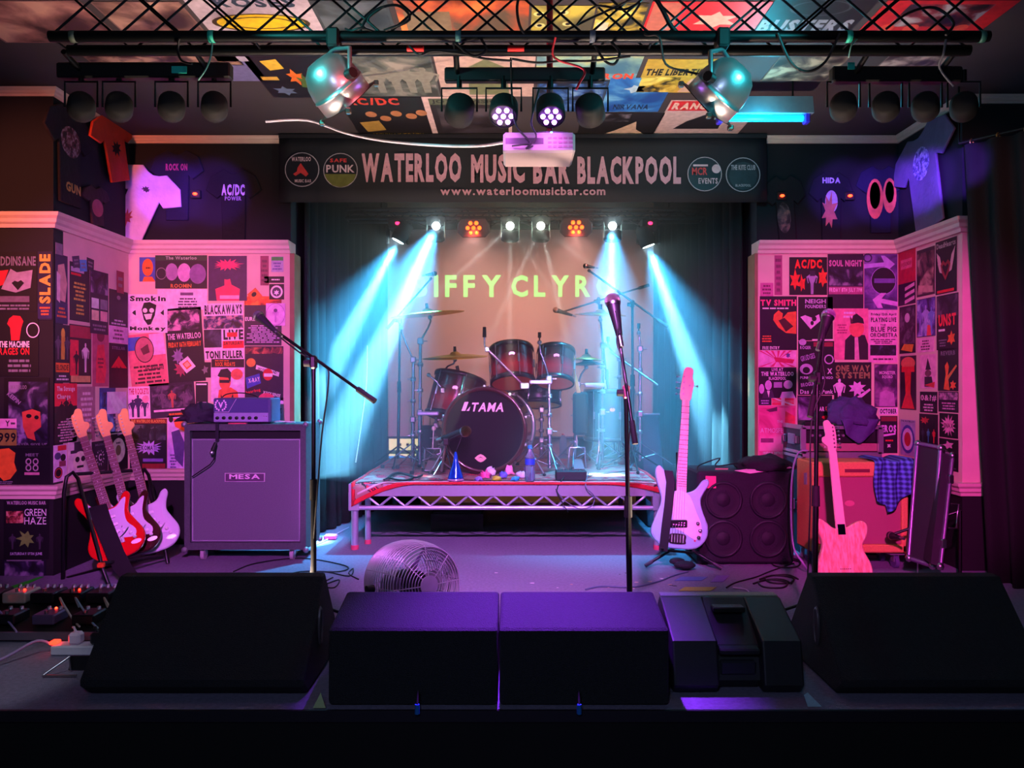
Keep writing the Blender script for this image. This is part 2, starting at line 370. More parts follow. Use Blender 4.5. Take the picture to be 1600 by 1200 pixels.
def poster(label, plane, x0, y0, x1, y1, bg, els=(), rot=0, lay=0, cat='poster', name='gig_poster', th=.0015, group=None):
    fn, u, v, n = PLANES[plane]; u = Vector(u); v = Vector(v); n = Vector(n); xm, ym = (x0+x1)/2, (y0+y1)/2
    a = fn(x0, ym); b_ = fn(x1, ym); w = abs((b_-a).dot(u))
    if plane == 'C': a = fn(x0, ym); b_ = fn(x1, ym); w = abs(b_.x-a.x); h = abs(fn(xm, y1).y-fn(xm, y0).y); ctr = fn(xm, y0); ctr.y = (fn(xm, y0).y+fn(xm, y1).y)/2; ctr.x = (a.x+b_.x)/2
    else:
        ctr = (a+b_)/2; h = abs(fn(xm, y1).z-fn(xm, y0).z)
        if plane in 'LR': z0 = [fn(xm, y).z for y in (y0, y1)]; ctr.z = sum(z0)/2
        else: ctr.z = (fn(xm, y0).z+fn(xm, y1).z)/2
    if rot: q = Matrix.Rotation(R(rot), 3, n); u = q@u; v = q@v
    o = ctr-u*w/2-v*h/2+n*(.0012+lay*.0022); b = MB(); mats = []; mi = {}
    def M(c):
        k = c if isinstance(c, str) else tuple(c)
        if k not in mi: mi[k] = len(mats); mats.append(pm(c) if isinstance(c, str) else photo(*c))
        return mi[k]
    def pt(x, y, e=0): return o+u*(x*w)+v*(y*h)+n*e
    c4 = [pt(0,1), pt(1,1), pt(1,0), pt(0,0)]
    b.slab(c4, n, th, M(bg)); e = th
    ar = w/h
    for el in els:
        k = el[0]; e += .00025
        if k == 'r': _, a0, b0, a1, b1, c = el; b.poly([pt(a0,b1,e), pt(a1,b1,e), pt(a1,b0,e), pt(a0,b0,e)], M(c))
        elif k == 'e': _, cx, cy, rx, ry, c = el; b.poly([pt(cx+rx*math.cos(-i*.314), cy-ry*math.sin(-i*.314), e) for i in range(20)][::-1], M(c))
        elif k == 'o':
            _, cx, cy, rx, ry, tk, c = el; vs = []
            for i in range(24): t = i*math.pi/12; vs += [pt(cx+rx*math.cos(t), cy+ry*math.sin(t), e), pt(cx+rx*(1-tk)*math.cos(t), cy+ry*(1-tk)*math.sin(t), e)]
            b.add(vs, [(2*i, 2*i+1, (2*i+3) % 48, (2*i+2) % 48) for i in range(24)], M(c))
        elif k == 'p': b.poly([pt(x, y, e) for x, y in el[1]], M(el[2]))
        elif k == 'f': b.poly([pt(x, y, e) for x, y in figure(el[1], el[2], el[3], ar)], M(el[4]))
        elif k == 't':
            _, s, cx, cy, tw, thh, c = el[:7]; bo = el[7] if len(el) > 7 else 1; ra = el[8] if len(el) > 8 else 0
            if ra:                               # text running up the sheet or slanted
                q = Matrix.Rotation(R(ra), 3, n); uu = q@u; vv = q@v; W_, H_ = (tw*h, thh*w) if abs(ra) > 60 else (tw*w, thh*h)
                b.text(s, pt(cx, cy, e)-uu*W_/2-vv*H_/2, uu, vv, W_, H_, M(c), bo)
            else: b.text(s, pt(cx-tw/2, cy-thh/2, e), u, v, tw*w, thh*h, M(c), bo)
        elif k == 'l':                           # rows of small print too fine to read
            _, a0, b0, a1, b1, nr, c = el; rnd = random.Random(int(a0*99+nr*7+b0*55))
            for i in range(nr):
                y = b0+(b1-b0)*(i+.5)/nr; hh = (b1-b0)/nr*.26; ww = (a1-a0)*(.55+.45*rnd.random()); x = (a0+a1)/2-ww/2
                while x < (a0+a1)/2+ww/2-.01:
                    q = min((a1-a0)*(.08+.2*rnd.random()), (a0+a1)/2+ww/2-x)
                    b.poly([pt(x, y+hh, e), pt(x+q*.85, y+hh, e), pt(x+q*.85, y-hh, e), pt(x, y-hh, e)], M(c)); x += q
        elif k == 'b':                           # spiky burst
            _, cx, cy, rx, ry, ns, c = el; rnd = random.Random(ns+int(cx*50))
            b.poly([pt(cx+(rx if i % 2 else rx*.55)*(.8+.3*rnd.random())*math.cos(i*math.pi/ns), cy+(ry if i % 2 else ry*.55)*(.8+.3*rnd.random())*math.sin(i*math.pi/ns), e) for i in range(2*ns)], M(c))
    ob = single(b, name, mats, label, cat, group, loc=tuple(ctr))
    return ob
K, WH, GR, RD, YE, OR, PK, PU, BL = '#0c0b10', '#e8dcd8', '#77717a', '#d0202a', '#d8b23a', '#e06a22', '#e8a0b8', '#5a4a86', '#2c50a0'
DK = ('#08080c', '#1c1a24', '#55505c', 14); DKR = ('#0a080a', '#3a1216', '#a03028', 12); DKP = ('#0c0a14', '#2c2440', '#8a7898', 10)
PKP = ('#3a2030', '#a05868', '#e0a0a0', 10); BLU = ('#0c1830', '#28569a', '#7aa0c8', 10); YEP = ('#2a2410', '#b09a30', '#e6d468', 9); REDP = ('#30080a', '#c02018', '#f06030', 9); BRN = ('#241a18', '#6a5048', '#b08a78', 9)
# --- left pillar, above and below the ledge
poster('black poster of a pale painted face under the word ADDINSANE', 'P', -24, 394, 58, 487, K, [('t','ALADDINSANE',.5,.15,.96,.16,GR),('p',[(.32,.62),(.5,.28),(.62,.34),(.92,.3),(.88,.6),(.6,.68)],'#9a8c92'),('p',[(.22,.32),(.46,.3),(.36,.55),(.24,.58)],RD),('p',[(.52,.52),(.58,.48),(.64,.5),(.7,.47),(.76,.52),(.64,.64)],K),('r',.3,.74,.86,.84,'#6a5a62'),('l',.25,.87,.9,.98,2,GR)])
poster('black poster with a red raised fist above the words THE MACHINE RAGES ON', 'P', -18, 488, 61, 588, K, [('p',[(.42,.1),(.5,.05),(.64,.06),(.7,.14),(.66,.24),(.62,.44),(.46,.44),(.44,.24),(.38,.18)],RD),('t','THE MACHINE',.52,.5,.6,.1,WH),('t','RAGES ON',.52,.61,.6,.11,RD),('l',.3,.72,.95,.95,3,GR),('o',.89,.28,.13,.12,.14,WH)], lay=1)
poster('dark poster with huge yellow letters running up it on the pillar corner', 'P', 60, 393, 82, 500, '#1c1830', [('t','SLADE',.5,.4,.72,.8,YE,2,90),('r',0,.76,1,.98,'#26234c'),('l',.1,.8,.9,.94,3,OR)], lay=1)
poster('dark poster with a red masked face in purple smoke on the pillar', 'P', 7, 590, 78, 697, K, [('r',.1,.06,.96,.96,DKP),('t','WATERLOO',.32,.14,.36,.06,GR),('t','KEEPIN',.22,.3,.34,.06,'#8a7898',1,-40),('p',[(.4,.5),(.62,.46),(.8,.5),(.82,.72),(.66,.8),(.7,.92),(.52,.88),(.42,.72)],'#c04a34'),('e',.55,.56,.06,.03,K),('e',.72,.58,.05,.03,K),('t','NEVER GIVE UP',.6,.97,.7,.03,GR)], lay=1)
poster('small pink sticker lettered Y on the pillar above the 999 sticker', 'P', -8, 654, 27, 669, PK, [('t','Y',.6,.5,.2,.6,K),('l',.72,.3,.97,.7,1,K)], lay=2, cat='sticker', name='sticker')
poster('mustard sticker with the number 999 on the pillar', 'P', -10, 671, 27, 696, '#8a8030', [('t','999',.6,.5,.75,.6,K)], lay=2, cat='sticker', name='sticker')
poster('dark poster with a bright orange face beside the ledge of the pillar', 'P', -14, 699, 27, 757, K, [('p',[(.3,.05),(.7,.02),(.95,.15),(.9,.4),(1,.62),(.75,.85),(.5,.9),(.3,.75)],OR),('l',.2,.9,.95,.99,2,GR)], lay=1)
poster('black poster of four small round faces above the pillar ledge', 'P', 28, 699, 79, 757, K, [('t','MEET',.45,.2,.4,.08,GR),*[('o',x,y,.09,.09,.4,'#a08a90') for x in (.34,.56) for y in (.38,.55)],('r',.22,.67,.68,.74,'#c08090')], lay=1)
poster('black gig poster reading WATERLOO MUSIC BAR and GREEN HAZE under the ledge', 'P', 6, 780, 77, 873, K, [('t','WATERLOO MUSIC BAR',.5,.06,.86,.06,'#b0a0a8'),('r',.06,.2,.44,.4,('#2a1210','#8a3a34','#d08a78',30)),('t','GREEN',.7,.22,.48,.12,WH,0),('t','HAZE',.7,.36,.48,.12,WH,0),('b',.5,.66,.22,.16,7,'#6a9a3a'),('f',.2,.84,.26,'#3a3440'),('f',.8,.84,.26,'#3a3440'),('t','SATURDAY 17TH JUNE',.5,.92,.7,.06,'#b8b0c8')])
poster('dark purple skull flyer at the very foot of the pillar', 'P', 4, 874, 72, 907, '#141020', [('r',.05,.08,.95,.9,DKP),('r',.1,.02,.9,.08,GR)])
# --- left side wall
poster('poster of a pale standing singer on the side wall corner, joined to the yellow letters', 'L', 86, 398, 105, 506, '#231c3c', [('p',[(.2,.16),(.7,.12),(.95,.4),(.8,.68),(.3,.66),(.15,.4)],'#c8a08a'),('p',[(.1,.25),(.4,.3),(.35,.7),(.1,.66)],'#e0c0c0'),('r',0,.7,1,.98,'#26234c'),('l',.1,.75,.9,.92,3,OR)])
poster('dark poster with a column of small yellow lines of text', 'L', 108, 412, 139, 502, '#160e18', [('r',.05,.08,.7,.16,'#b0a0b0'),('r',.05,.18,.55,.22,RD),('l',.12,.32,.85,.66,5,'#c8b040'),('l',.2,.7,.8,.9,3,'#c8b040')], lay=1)
poster('dark photo flyer with four small pale squares', 'L', 140, 424, 168, 522, '#1a1420', [('r',.02,.02,.98,.36,DKP),('r',.06,.44,.46,.6,WH),('r',.54,.44,.94,.6,GR),('r',.06,.63,.46,.79,'#e8c8a0'),('r',.54,.63,.94,.79,'#d8a0a0'),('l',.1,.84,.9,.96,2,GR)], lay=1)
poster('plain black flyer high on the side wall near the corner', 'L', 170, 454, 199, 510, '#0a0a12', [('e',.5,.2,.1,.06,GR),('l',.1,.8,.9,.98,2,'#b8b0c0')])
poster('small pale pink notice in the corner of the side wall', 'L', 170, 510, 199, 536, '#e0a8d0', [('l',.15,.15,.85,.85,3,'#6a3a5a')])
poster('black poster with a glowing red mountain in the wall corner', 'L', 170, 537, 199, 606, '#0c0610', [('t','STELLAR',.5,.1,.7,.07,GR),('p',[(.1,.55),(.5,.28),(.95,.55)],RD),('p',[(.0,1),(0,.7),(.3,.66),(.4,.5),(.5,.66),(.6,.5),(.75,.68),(1,.72),(1,1)],'#1c0a14')])
poster('orange lettered poster of a blonde singer in a long yellow dress', 'L', 85, 507, 107, 598, '#16141c', [('e',.55,.16,.14,.1,YE),('p',[(.42,.22),(.7,.22),(.66,.6),(.4,.6)],'#c89a2c'),('f',.2,.6,.4,'#5a4c5a'),('f',.85,.6,.4,'#4a4450'),('r',.02,.66,.98,.82,OR),('t','BLONDIE',.5,.74,.84,.1,'#3a1408'),('l',.05,.86,.95,.97,2,WH)], lay=1)
poster('red and black poster of two figures on the side wall', 'L', 108, 508, 142, 600, '#2a0c14', [('r',.02,.02,.98,.22,'#a02838'),('r',.02,.26,.4,.86,'#d82a40'),('f',.72,.8,.5,'#f0c8d0'),('f',.3,.84,.4,'#1a060a'),('r',.05,.86,.95,.97,'#c8a060')])
poster('pinkish red poster with a faded red figure', 'L', 144, 512, 169, 604, '#b0506a', [('e',.5,.14,.24,.1,'#702030'),('p',[(.3,.3),(.7,.28),(.85,.7),(.75,.94),(.2,.94),(.2,.6)],'#d83848'),('l',.25,.5,.75,.7,3,'#702030')])
poster('bright red poster of a crowd above rows of dates', 'L', 84, 599, 119, 692, '#1a0c14', [('r',0,0,1,.38,'#e02038'),('t','The Strange',.5,.1,.8,.1,WH),('t','Charge',.4,.23,.6,.1,WH),('f',.3,.6,.3,K),('f',.5,.6,.36,K),('f',.7,.6,.3,K),('l',.1,.62,.9,.98,8,'#d8b0b8')], lay=1)
poster('faded brown sheet of small print behind the red guitar head', 'L', 120, 604, 148, 690, '#a0707a', [('l',.15,.08,.9,.95,9,'#e0c0c8')])
poster('blue poster with paler blue clouds beside the guitars', 'L', 155, 606, 180, 678, '#1c3c78', [('r',.04,.1,.96,.96,BLU)])
poster('white folded paper triangle pinned over the blue poster', 'L', 166, 612, 196, 646, '#e4c0e0', [('p',[(.02,.05),(.3,.0),(.98,.7),(.4,.98)],'#f0d8f0')], rot=0, lay=2, cat='paper', name='folded_paper')
poster('pale sheet covered in round stickers above the ledge of the side wall', 'L', 83, 695, 104, 752, '#d8c0d8', [('r',.3,.02,.95,.16,RD),('e',.3,.3,.24,.1,'#4a4470'),('e',.7,.36,.2,.1,K),('r',.4,.45,.9,.6,'#8a3a50'),('e',.35,.76,.3,.16,K),('o',.35,.76,.26,.13,.2,RD)])
poster('cream card of a grinning skull in a top hat', 'L', 105, 680, 142, 742, '#d8c8c8', [('r',.25,.16,.75,.4,'#201c26'),('r',.1,.36,.9,.44,'#201c26'),('e',.5,.64,.3,.24,'#e8dcc0'),('e',.38,.6,.09,.07,K),('e',.62,.6,.09,.07,K),('r',.36,.76,.64,.82,K)], lay=1)
poster('black flyer with a white spiked sun ring round a C', 'L', 143, 689, 168, 746, '#0c0a12', [('t','MUSIC',.5,.1,.6,.06,GR),('b',.5,.45,.3,.26,12,WH),('e',.5,.45,.2,.17,K),('t','C',.5,.45,.2,.2,WH),('l',.2,.8,.8,.92,2,GR)])
poster('black flyer with a big white oval disc behind the white guitar neck', 'L', 169, 674, 199, 738, '#0d0d10', [('e',.5,.46,.36,.3,'#c8d0b0'),('e',.5,.46,.14,.13,'#5a5a28'),('l',.3,.24,.7,.32,1,K),('r',.1,.03,.8,.06,'#9aa890')])
for i, (x, y, c) in enumerate(((117, 408, '#3a3448'), (128, 414, '#4a9ac8'), (139, 412, '#20202c'), (90, 388, '#7a6a78'), (186, 432, '#802c3c'))):
    poster(('tiny tilted dark sticker above the yellow text poster','tiny pale blue sticker above the side wall posters','tiny black photo sticker above the four-square flyer','small grey flyer under the moulding by the pillar','narrow dark red leaflet in the wall corner')[i], 'L', x-5, y-8, x+6, y+ (10 if i < 4 else 26), c, [('l',.1,.2,.9,.8,2,GR)], rot=(12,8,-4,0,0)[i], lay=2, cat='sticker', name='sticker')
# --- back wall, left of the stage
poster('blue sticker of an orange bald head near the wall corner', 'B', 218, 402, 243, 440, '#3a50a0', [('e',.52,.42,.34,.36,OR),('p',[(.2,1),(.3,.8),(.8,.8),(1,1)],OR),('l',.3,.38,.8,.5,1,'#402010')])
poster('wide dark poster headed The Waterloo with three pale faces', 'B', 243, 399, 324, 451, '#1a1026', [('r',0,0,1,.16,'#24402c'),('t','The Waterloo',.5,.08,.6,.1,'#98a898'),('e',.32,.5,.12,.26,'#9a70a0'),('e',.56,.52,.13,.28,'#c890c0'),('e',.82,.56,.16,.3,'#805890'),('o',.12,.55,.1,.18,.12,GR),('t','ROOMIN',.5,.92,.4,.12,'#c07838')], lay=1)
poster('plain white notice with a few printed lines under The Waterloo poster', 'B', 246, 452, 324, 484, '#e8cce8', [('r',.46,.16,.72,.3,'#6a4870'),('l',.36,.4,.86,.95,4,'#503858')])
poster('purple poster of a hot pink woman seen from behind', 'B', 326, 400, 386, 470, '#36184c', [('b',.5,.2,.42,.14,16,'#d82468'),('p',[(.42,.5),(.56,.5),(.6,.64),(.82,.74),(.8,1),(.22,1),(.18,.74),(.42,.66)],'#ff3060'),('e',.48,.46,.12,.07,'#36184c'),('r',.3,.88,.8,.96,'#e8a0c0')], lay=1)
poster('narrow brown torn strip of old paper under the moulding by the curtain', 'B', 407, 400, 420, 446, '#8a3c58', [('l',.1,.1,.9,.9,5,'#5c2840')], cat='paper', name='torn_paper')
poster('small grey leaflet with a green header near the stage curtain', 'B', 424, 401, 443, 425, '#a8a0b8', [('r',.02,.02,.98,.26,'#3aa040'),('l',.1,.35,.9,.9,3,PU)])
poster('thin black sticker with a line of white print', 'B', 413, 432, 444, 442, K, [('l',.2,.3,.95,.7,1,WH)], cat='sticker', name='sticker')
poster('square black sticker with a round white badge', 'B', 421, 444, 444, 468, K, [('e',.5,.5,.42,.42,WH),('e',.5,.5,.3,.3,'#3a3448'),('b',.5,.55,.22,.2,6,WH)], lay=1, cat='sticker', name='sticker')
poster('oval white sticker with a drawn figure raising its arms', 'B', 416, 474, 446, 509, '#e0a8e0', [('o',.5,.5,.5,.5,.06,'#b070b8'),('f',.5,.85,.6,'#c080c8'),('e',.5,.32,.1,.08,'#5a2a6a')], lay=2, cat='sticker', name='sticker')
poster('orange diamond-shaped hazard sticker', 'B', 390, 453, 407, 470, '#d8602c', [('r',.08,.08,.92,.92,'#e8702c'),('e',.5,.4,.25,.2,K)], rot=40, lay=2, cat='sticker', name='sticker')
poster('white poster reading Smokin Monkey with a black monkey mask between spades', 'B', 201, 460, 262, 520, '#ecc8e4', [('t','Smokin',.5,.11,.92,.14,K,2),('t','Monkey',.5,.9,.92,.13,K,2),('p',[(.34,.4),(.4,.22),(.55,.2),(.72,.28),(.68,.55),(.58,.78),(.5,.8),(.4,.66)],K),('e',.43,.42,.06,.06,WH),('e',.6,.42,.06,.06,WH),('p',[(.4,.52),(.62,.5),(.58,.64),(.46,.66)],WH),('b',.16,.48,.07,.09,3,K),('b',.88,.48,.07,.09,3,K)], lay=1)
poster('dark gig poster reading THE WATERLOO over an orange date line', 'B', 260, 481, 318, 597, '#161020', [('r',.06,.03,.94,.3,('#0c0814','#3a2248','#d090b8',14)),('t','THE WATERLOO',.5,.38,.9,.08,'#e0b8d8'),('t','FRIDAY 06TH FEBRUARY',.5,.49,.88,.07,OR),('b',.3,.64,.18,.12,9,'#806a98'),('b',.36,.82,.2,.12,9,'#a03858')], rot=4)
poster('white diamond sticker with an orange centre on the Waterloo poster', 'B', 284, 560, 302, 580, '#f0d0e8', [('r',.22,.22,.78,.78,OR),('r',.32,.3,.7,.66,'#f0b090')], rot=38, lay=2, cat='sticker', name='sticker')
poster('salmon poster of a drawn shouting head above lines of writing', 'B', 202, 521, 260, 604, '#d8687a', [('r',0,.05,.36,.3,'#3a5ab0'),('r',.6,.02,1,.42,'#f0b0e0'),('e',.44,.3,.25,.24,'#b86070'),('o',.44,.3,.26,.25,.08,'#3a1828'),('p',[(.34,.28),(.55,.2),(.58,.36),(.4,.4)],'#5c2838'),('l',.08,.58,.95,.95,5,'#48202c'),('t','the Weekend',.66,.66,.5,.08,'#30101c')], rot=6)
poster('white poster reading BLACKAWAYS, LIVE and TONI FULLER around band photos', 'B', 319, 474, 381, 562, '#efc8ea', [('t','BLACKAWAYS',.5,.11,.94,.17,'#1c1030',2),('r',0,.22,1,.45,('#14101c','#4a4070','#c09098',26)),('r',0,.46,.44,.78,('#0c1020','#20243c','#444460',12)),('t','LIVE',.74,.56,.5,.18,K,2),('r',.58,.52,.84,.6,RD),('r',.47,.67,1,.8,'#e82030'),('t','SATURDAY',.73,.71,.46,.06,'#40060c'),('t','TONI FULLER',.5,.91,.94,.14,K,2)], rot=1.5, lay=1)
poster('poster with orange smoke across its top above columns of small print', 'B', 382, 463, 440, 540, '#2c1838', [('r',0,0,1,.18,('#8a2018','#e05020','#f08a30',14)),('t','EUREKA',.24,.46,.44,.08,'#f0d0e8'),('l',.04,.58,.98,.95,9,'#c0a0d0')])
poster('dark sheet plastered with overlapping stickers including THE X-RAY CLUB', 'B', 383, 541, 443, 626, '#241a2c', [('r',.02,.02,.98,.14,('#20101c','#702c34','#c06048',24)),('e',.16,.3,.12,.08,'#d88a38'),('p',[(.3,.34),(.9,.48),(.88,.56),(.28,.42)],'#f0d8f0'),('t','SECONDHAND',.58,.45,.5,.05,'#281c30',1,-12),('p',[(.02,.58),(.38,.5),(.42,.68),(.06,.78)],'#3a48b0'),('t','X-RAY',.24,.62,.3,.08,WH,1,10),('e',.6,.52,.13,.11,RD),('r',.5,.5,.72,.56,WH),('t','bearbug',.22,.83,.38,.07,RD,1,12),('p',[(.46,.76),(.96,.9),(.94,.98),(.44,.86)],'#20182a'),('t','XSICKSENSE',.7,.88,.46,.06,WH,1,-12),('e',.56,.95,.2,.09,'#f04868')], lay=1)
poster('dark strip of orange lettering above the woman in sunglasses', 'B', 331, 561, 382, 574, '#20101a', [('t','ROCK FRIDAYS',.42,.62,.6,.5,OR),('l',.05,.1,.6,.3,1,OR)], lay=2)
poster('pale poster of a woman in black sunglasses and a black top', 'B', 330, 574, 382, 628, '#e6b4e0', [('p',[(.2,.98),(.24,.66),(.4,.58),(.6,.58),(.8,.7),(.84,.98)],'#f0583c'),('e',.42,.4,.18,.26,'#e85a44'),('p',[(.2,.24),(.3,.06),(.5,.03),(.62,.16),(.58,.44),(.52,.3),(.26,.28)],'#181420'),('r',.26,.36,.56,.45,'#181420'),('p',[(.3,.98),(.3,.78),(.36,.9),(.6,.9),(.66,.76),(.7,.98)],'#181420'),('e',.78,.2,.18,.16,'#e06050'),('r',.66,.36,.96,.5,'#e8d0f0')], lay=1)
poster('small black flyer with a star beside the sunglasses poster', 'B', 312, 566, 330, 590, '#15101c', [('b',.5,.5,.3,.3,5,GR)], lay=1)
poster('white poster reading THE ROCKETS over three dark dancing figures', 'B', 186+15, 604, 235, 654, '#f0b8d8', [('t','THE ROCKETS',.5,.15,.9,.2,'#c02c58',2),('f',.2,.95,.55,'#302050'),('f',.45,.96,.7,'#302050'),('f',.75,.94,.55,'#302050'),('e',.8,.4,.16,.12,'#f088a8')], rot=2, lay=1)
poster('dark wide poster of a dim band on a stage with a white stripe', 'B', 234, 598, 305, 652, '#2a1c38', [('r',.05,.08,.95,.72,('#140e1e','#3a2a48','#6a5070',16)),('f',.28,.72,.5,'#5c4460'),('f',.5,.72,.5,'#b05048'),('f',.76,.72,.45,'#5c4460'),('r',.08,.76,.95,.82,'#e0b0d8'),('l',.4,.86,.75,.96,1,OR)], rot=4)
poster('dark poster headed THE WATERLOO BLACKPOOL with a spiky lilac logo', 'B', 203, 654, 261, 734, '#14121a', [('r',0,0,1,.1,'#7a1c1c'),('t','THE WATERLOO BLACKPOOL',.5,.05,.92,.06,'#f0a048'),('r',.03,.12,.97,.42,('#101418','#28343a','#5a5c60',12)),('f',.3,.44,.3,'#15181c'),('f',.5,.44,.3,'#15181c'),('f',.68,.44,.3,'#15181c'),('b',.52,.57,.4,.15,14,'#b098e0'),('t','KOMATI',.52,.57,.4,.09,'#382858'),('r',.36,.78,.9,.84,'#8068b0'),('r',.34,.88,.96,.97,'#8a2424')])
poster('tall pale comic-style poster half hidden by the cloth on the grey cabinet', 'B', 262, 650, 292, 734, '#c8a8e0', [('e',.18,.06,.12,.06,K),('p',[(.3,.05),(.95,.05),(.95,.3),(.4,.2)],'#e86030'),('p',[(.2,.3),(.6,.25),(.9,.5),(.8,.95),(.4,.8)],'#4a3c78'),('l',.1,.7,.5,.98,5,'#584a80')])
poster('small dark flyer with white edging above the cloth heap', 'B', 306, 597, 325, 643, '#1a1424', [('r',.05,.05,.9,.1,WH),('l',.1,.75,.95,.95,2,WH)])
poster('lilac shield sticker above the heap of cloth', 'B', 309, 628, 323, 646, '#b098c8', [('p',[(.2,.1),(.8,.1),(.9,.5),(.5,.95),(.1,.5)],'#3a2c50'),('b',.5,.45,.2,.2,5,WH)], lay=2, cat='sticker', name='sticker')
poster('pale sticker with slanted lettering PERT above the amplifier', 'B', 424, 622, 443, 656, '#e8b8e0', [('e',.4,.25,.35,.2,'#302038'),('t','PERT',.5,.62,.8,.24,'#2c2038',1,10)], lay=1, cat='sticker', name='sticker')
# --- back wall, right of the stage
poster('small grey print at the curtain edge of the right wall', 'B', 1188, 442, 1208, 463, '#c06090', [('l',.1,.1,.9,.9,3,'#70284c')])
poster('brown torn strip of old paper high on the right wall', 'B', 1210, 399, 1222, 461, '#a04470', [('l',.1,.05,.9,.95,6,'#702c50')], cat='paper', name='torn_paper')
poster('black poster lettered AC/DC in red with red horned figures', 'B', 1233, 402, 1292, 461, '#0c0810', [('t','AC/DC',.5,.18,.72,.24,'#e82c18',2),('b',.15,.62,.15,.3,6,'#e03018'),('b',.34,.7,.1,.25,5,'#d82c18'),('b',.88,.55,.14,.28,6,'#e04020'),('f',.6,.98,.62,'#9a88b0'),('r',.54,.36,.68,.5,'#2a2038')], lay=1)
poster('dark purple poster reading SOUL NIGHT and FRIDAY 8TH JULY', 'B', 1293, 397, 1349, 482, '#2a1430', [('t','SOUL NIGHT',.5,.17,.92,.12,'#c878a8',2),('r',.04,.28,.98,.58,DKP),('r',.03,.6,.98,.74,'#a8507c'),('t','FRIDAY 8TH JULY 7PM',.5,.67,.92,.1,'#f0b0d0',2)])
poster('violet poster with two white arrows round a black disc', 'B', 1350, 397, 1402, 484, '#5c3c88', [('r',.02,.02,.98,.98,('#402860','#5c3c88','#8058a8',10)),('p',[(0,.18),(.6,.15),(.5,.03),(.62,.03),(.92,.18),(.66,.32),(.54,.32),(.62,.22),(0,.26)],'#b088e0'),('e',.58,.48,.36,.24,'#140c20'),('o',.58,.48,.38,.25,.05,'#a080d0'),('r',.3,.44,.92,.52,'#6a50a0'),('p',[(.25,.82),(.5,.7),(.66,.7),(.52,.8),(1,.86),(1,.94),(.5,.88),(.56,.97),(.4,.97)],'#d090e8'),('o',.1,.07,.14,.08,.3,'#302048')])
poster('dark poster headed TV SMITH in pink with an orange laughing man', 'B', 1187, 463, 1245, 547, '#120c18', [('t','TV SMITH',.5,.12,.96,.12,'#ff4878',2),('l',.06,.2,.8,.25,1,WH),('p',[(.38,.34),(.5,.26),(.62,.32),(.6,.42),(.75,.3),(.98,.28),(.98,.7),(.7,.68),(.5,.58),(.36,.44)],'#e0602c'),('p',[(.5,.45),(.66,.4),(.9,.56),(.7,.66)],'#401410'),('l',.04,.72,.34,.86,3,OR),('t','FREE ENTRY',.3,.96,.46,.06,WH)])
poster('black poster with a white heart-shaped mask and lilac lettering', 'B', 1247, 464, 1301, 532, '#0e0a16', [('t','NEIGH',.5,.1,.6,.1,'#c0a0d0'),('t','FOUNDERS',.5,.22,.6,.08,'#c0a0d0'),('p',[(.06,.46),(.2,.42),(.4,.48),(.6,.4),(.64,.55),(.36,.74)],'#d8a8d8'),('e',.46,.5,.07,.06,K),('e',.4,.6,.05,.05,K),('b',.8,.5,.14,.22,7,'#b070a0'),('r',.4,.97,1,1,WH)])
poster('black sheet of small band logos behind the microphone boom', 'B', 1247, 533, 1304, 617, '#100c18', [('t','ROGER',.2,.12,.3,.06,'#b898c8'),('e',.12,.02,.1,.06,'#b898c8'),('r',.42,.02,.95,.1,'#8a2438'),('t','GRUDGES',.26,.3,.4,.1,'#a088b8',1,15),('o',.84,.34,.13,.09,.25,'#c0a0d0'),('e',.22,.52,.18,.1,'#b898c8'),('e',.22,.54,.1,.06,K),('t','X',.86,.56,.14,.1,'#d8b8e0',2),('t','PUNK ROCK BINGO',.5,.68,.9,.05,'#c8a8d8'),('t','BROGUES',.28,.8,.42,.07,'#b090c0',1,8),('t','Das Art Punk',.5,.94,.9,.08,'#e8c8f0')])
poster('pink and white sunburst print above LIVE AT THE WATERLOO', 'B', 1185, 548, 1244, 573, '#f0a8c8', [*[('p',[(.5,.6),(x,0),(x+.07,0)],'#d03468') for x in (0,.16,.32,.5,.66,.82)],*[('p',[(.5,.6),(x,1),(x+.1,1)],'#d03468') for x in (0,.3,.6,.88)],('p',[(.4,.4),(.95,.55),(.9,.8),(.45,.7)],'#c02450'),('b',.78,.3,.08,.2,6,PU)])
poster('black poster reading LIVE AT THE WATERLOO BLACKPOOL with a suited man and a woman', 'B', 1185, 574, 1244, 622, '#0e0a18', [('t','LIVE AT',.5,.07,.3,.1,'#e8c0e8'),('t','THE WATERLOO',.5,.21,.86,.14,'#e8c0e8',2),('t','BLACKPOOL',.5,.36,.46,.1,'#e8c0e8'),('e',.26,.58,.09,.16,'#d0a0d8'),('p',[(.1,1),(.14,.76),(.36,.74),(.42,1)],'#3a2c48'),('p',[(.22,.76),(.3,.76),(.27,.98)],WH),('e',.78,.56,.12,.14,'#d8a8e0'),('p',[(.56,1),(.62,.8),(.9,.78),(.98,1)],'#d8a8e0'),('r',.4,.48,.62,.66,'#a080b0'),('e',.08,.7,.07,.16,'#d0a0d8')])
poster('small dark flyer beside the union flag sticker', 'B', 1185, 622, 1205, 633, '#1c1430', [('l',.1,.2,.9,.9,2,'#b090c8')], lay=1)
poster('red and white union flag sticker under the Waterloo poster', 'B', 1206, 622, 1240, 633, '#e83058', [('r',0,.4,1,.6,WH),('r',.42,0,.58,1,WH),('r',0,.44,1,.56,RD),('p',[(0,0),(.15,0),(1,.9),(1,1),(.85,1)],WH)], lay=1, cat='sticker', name='sticker')
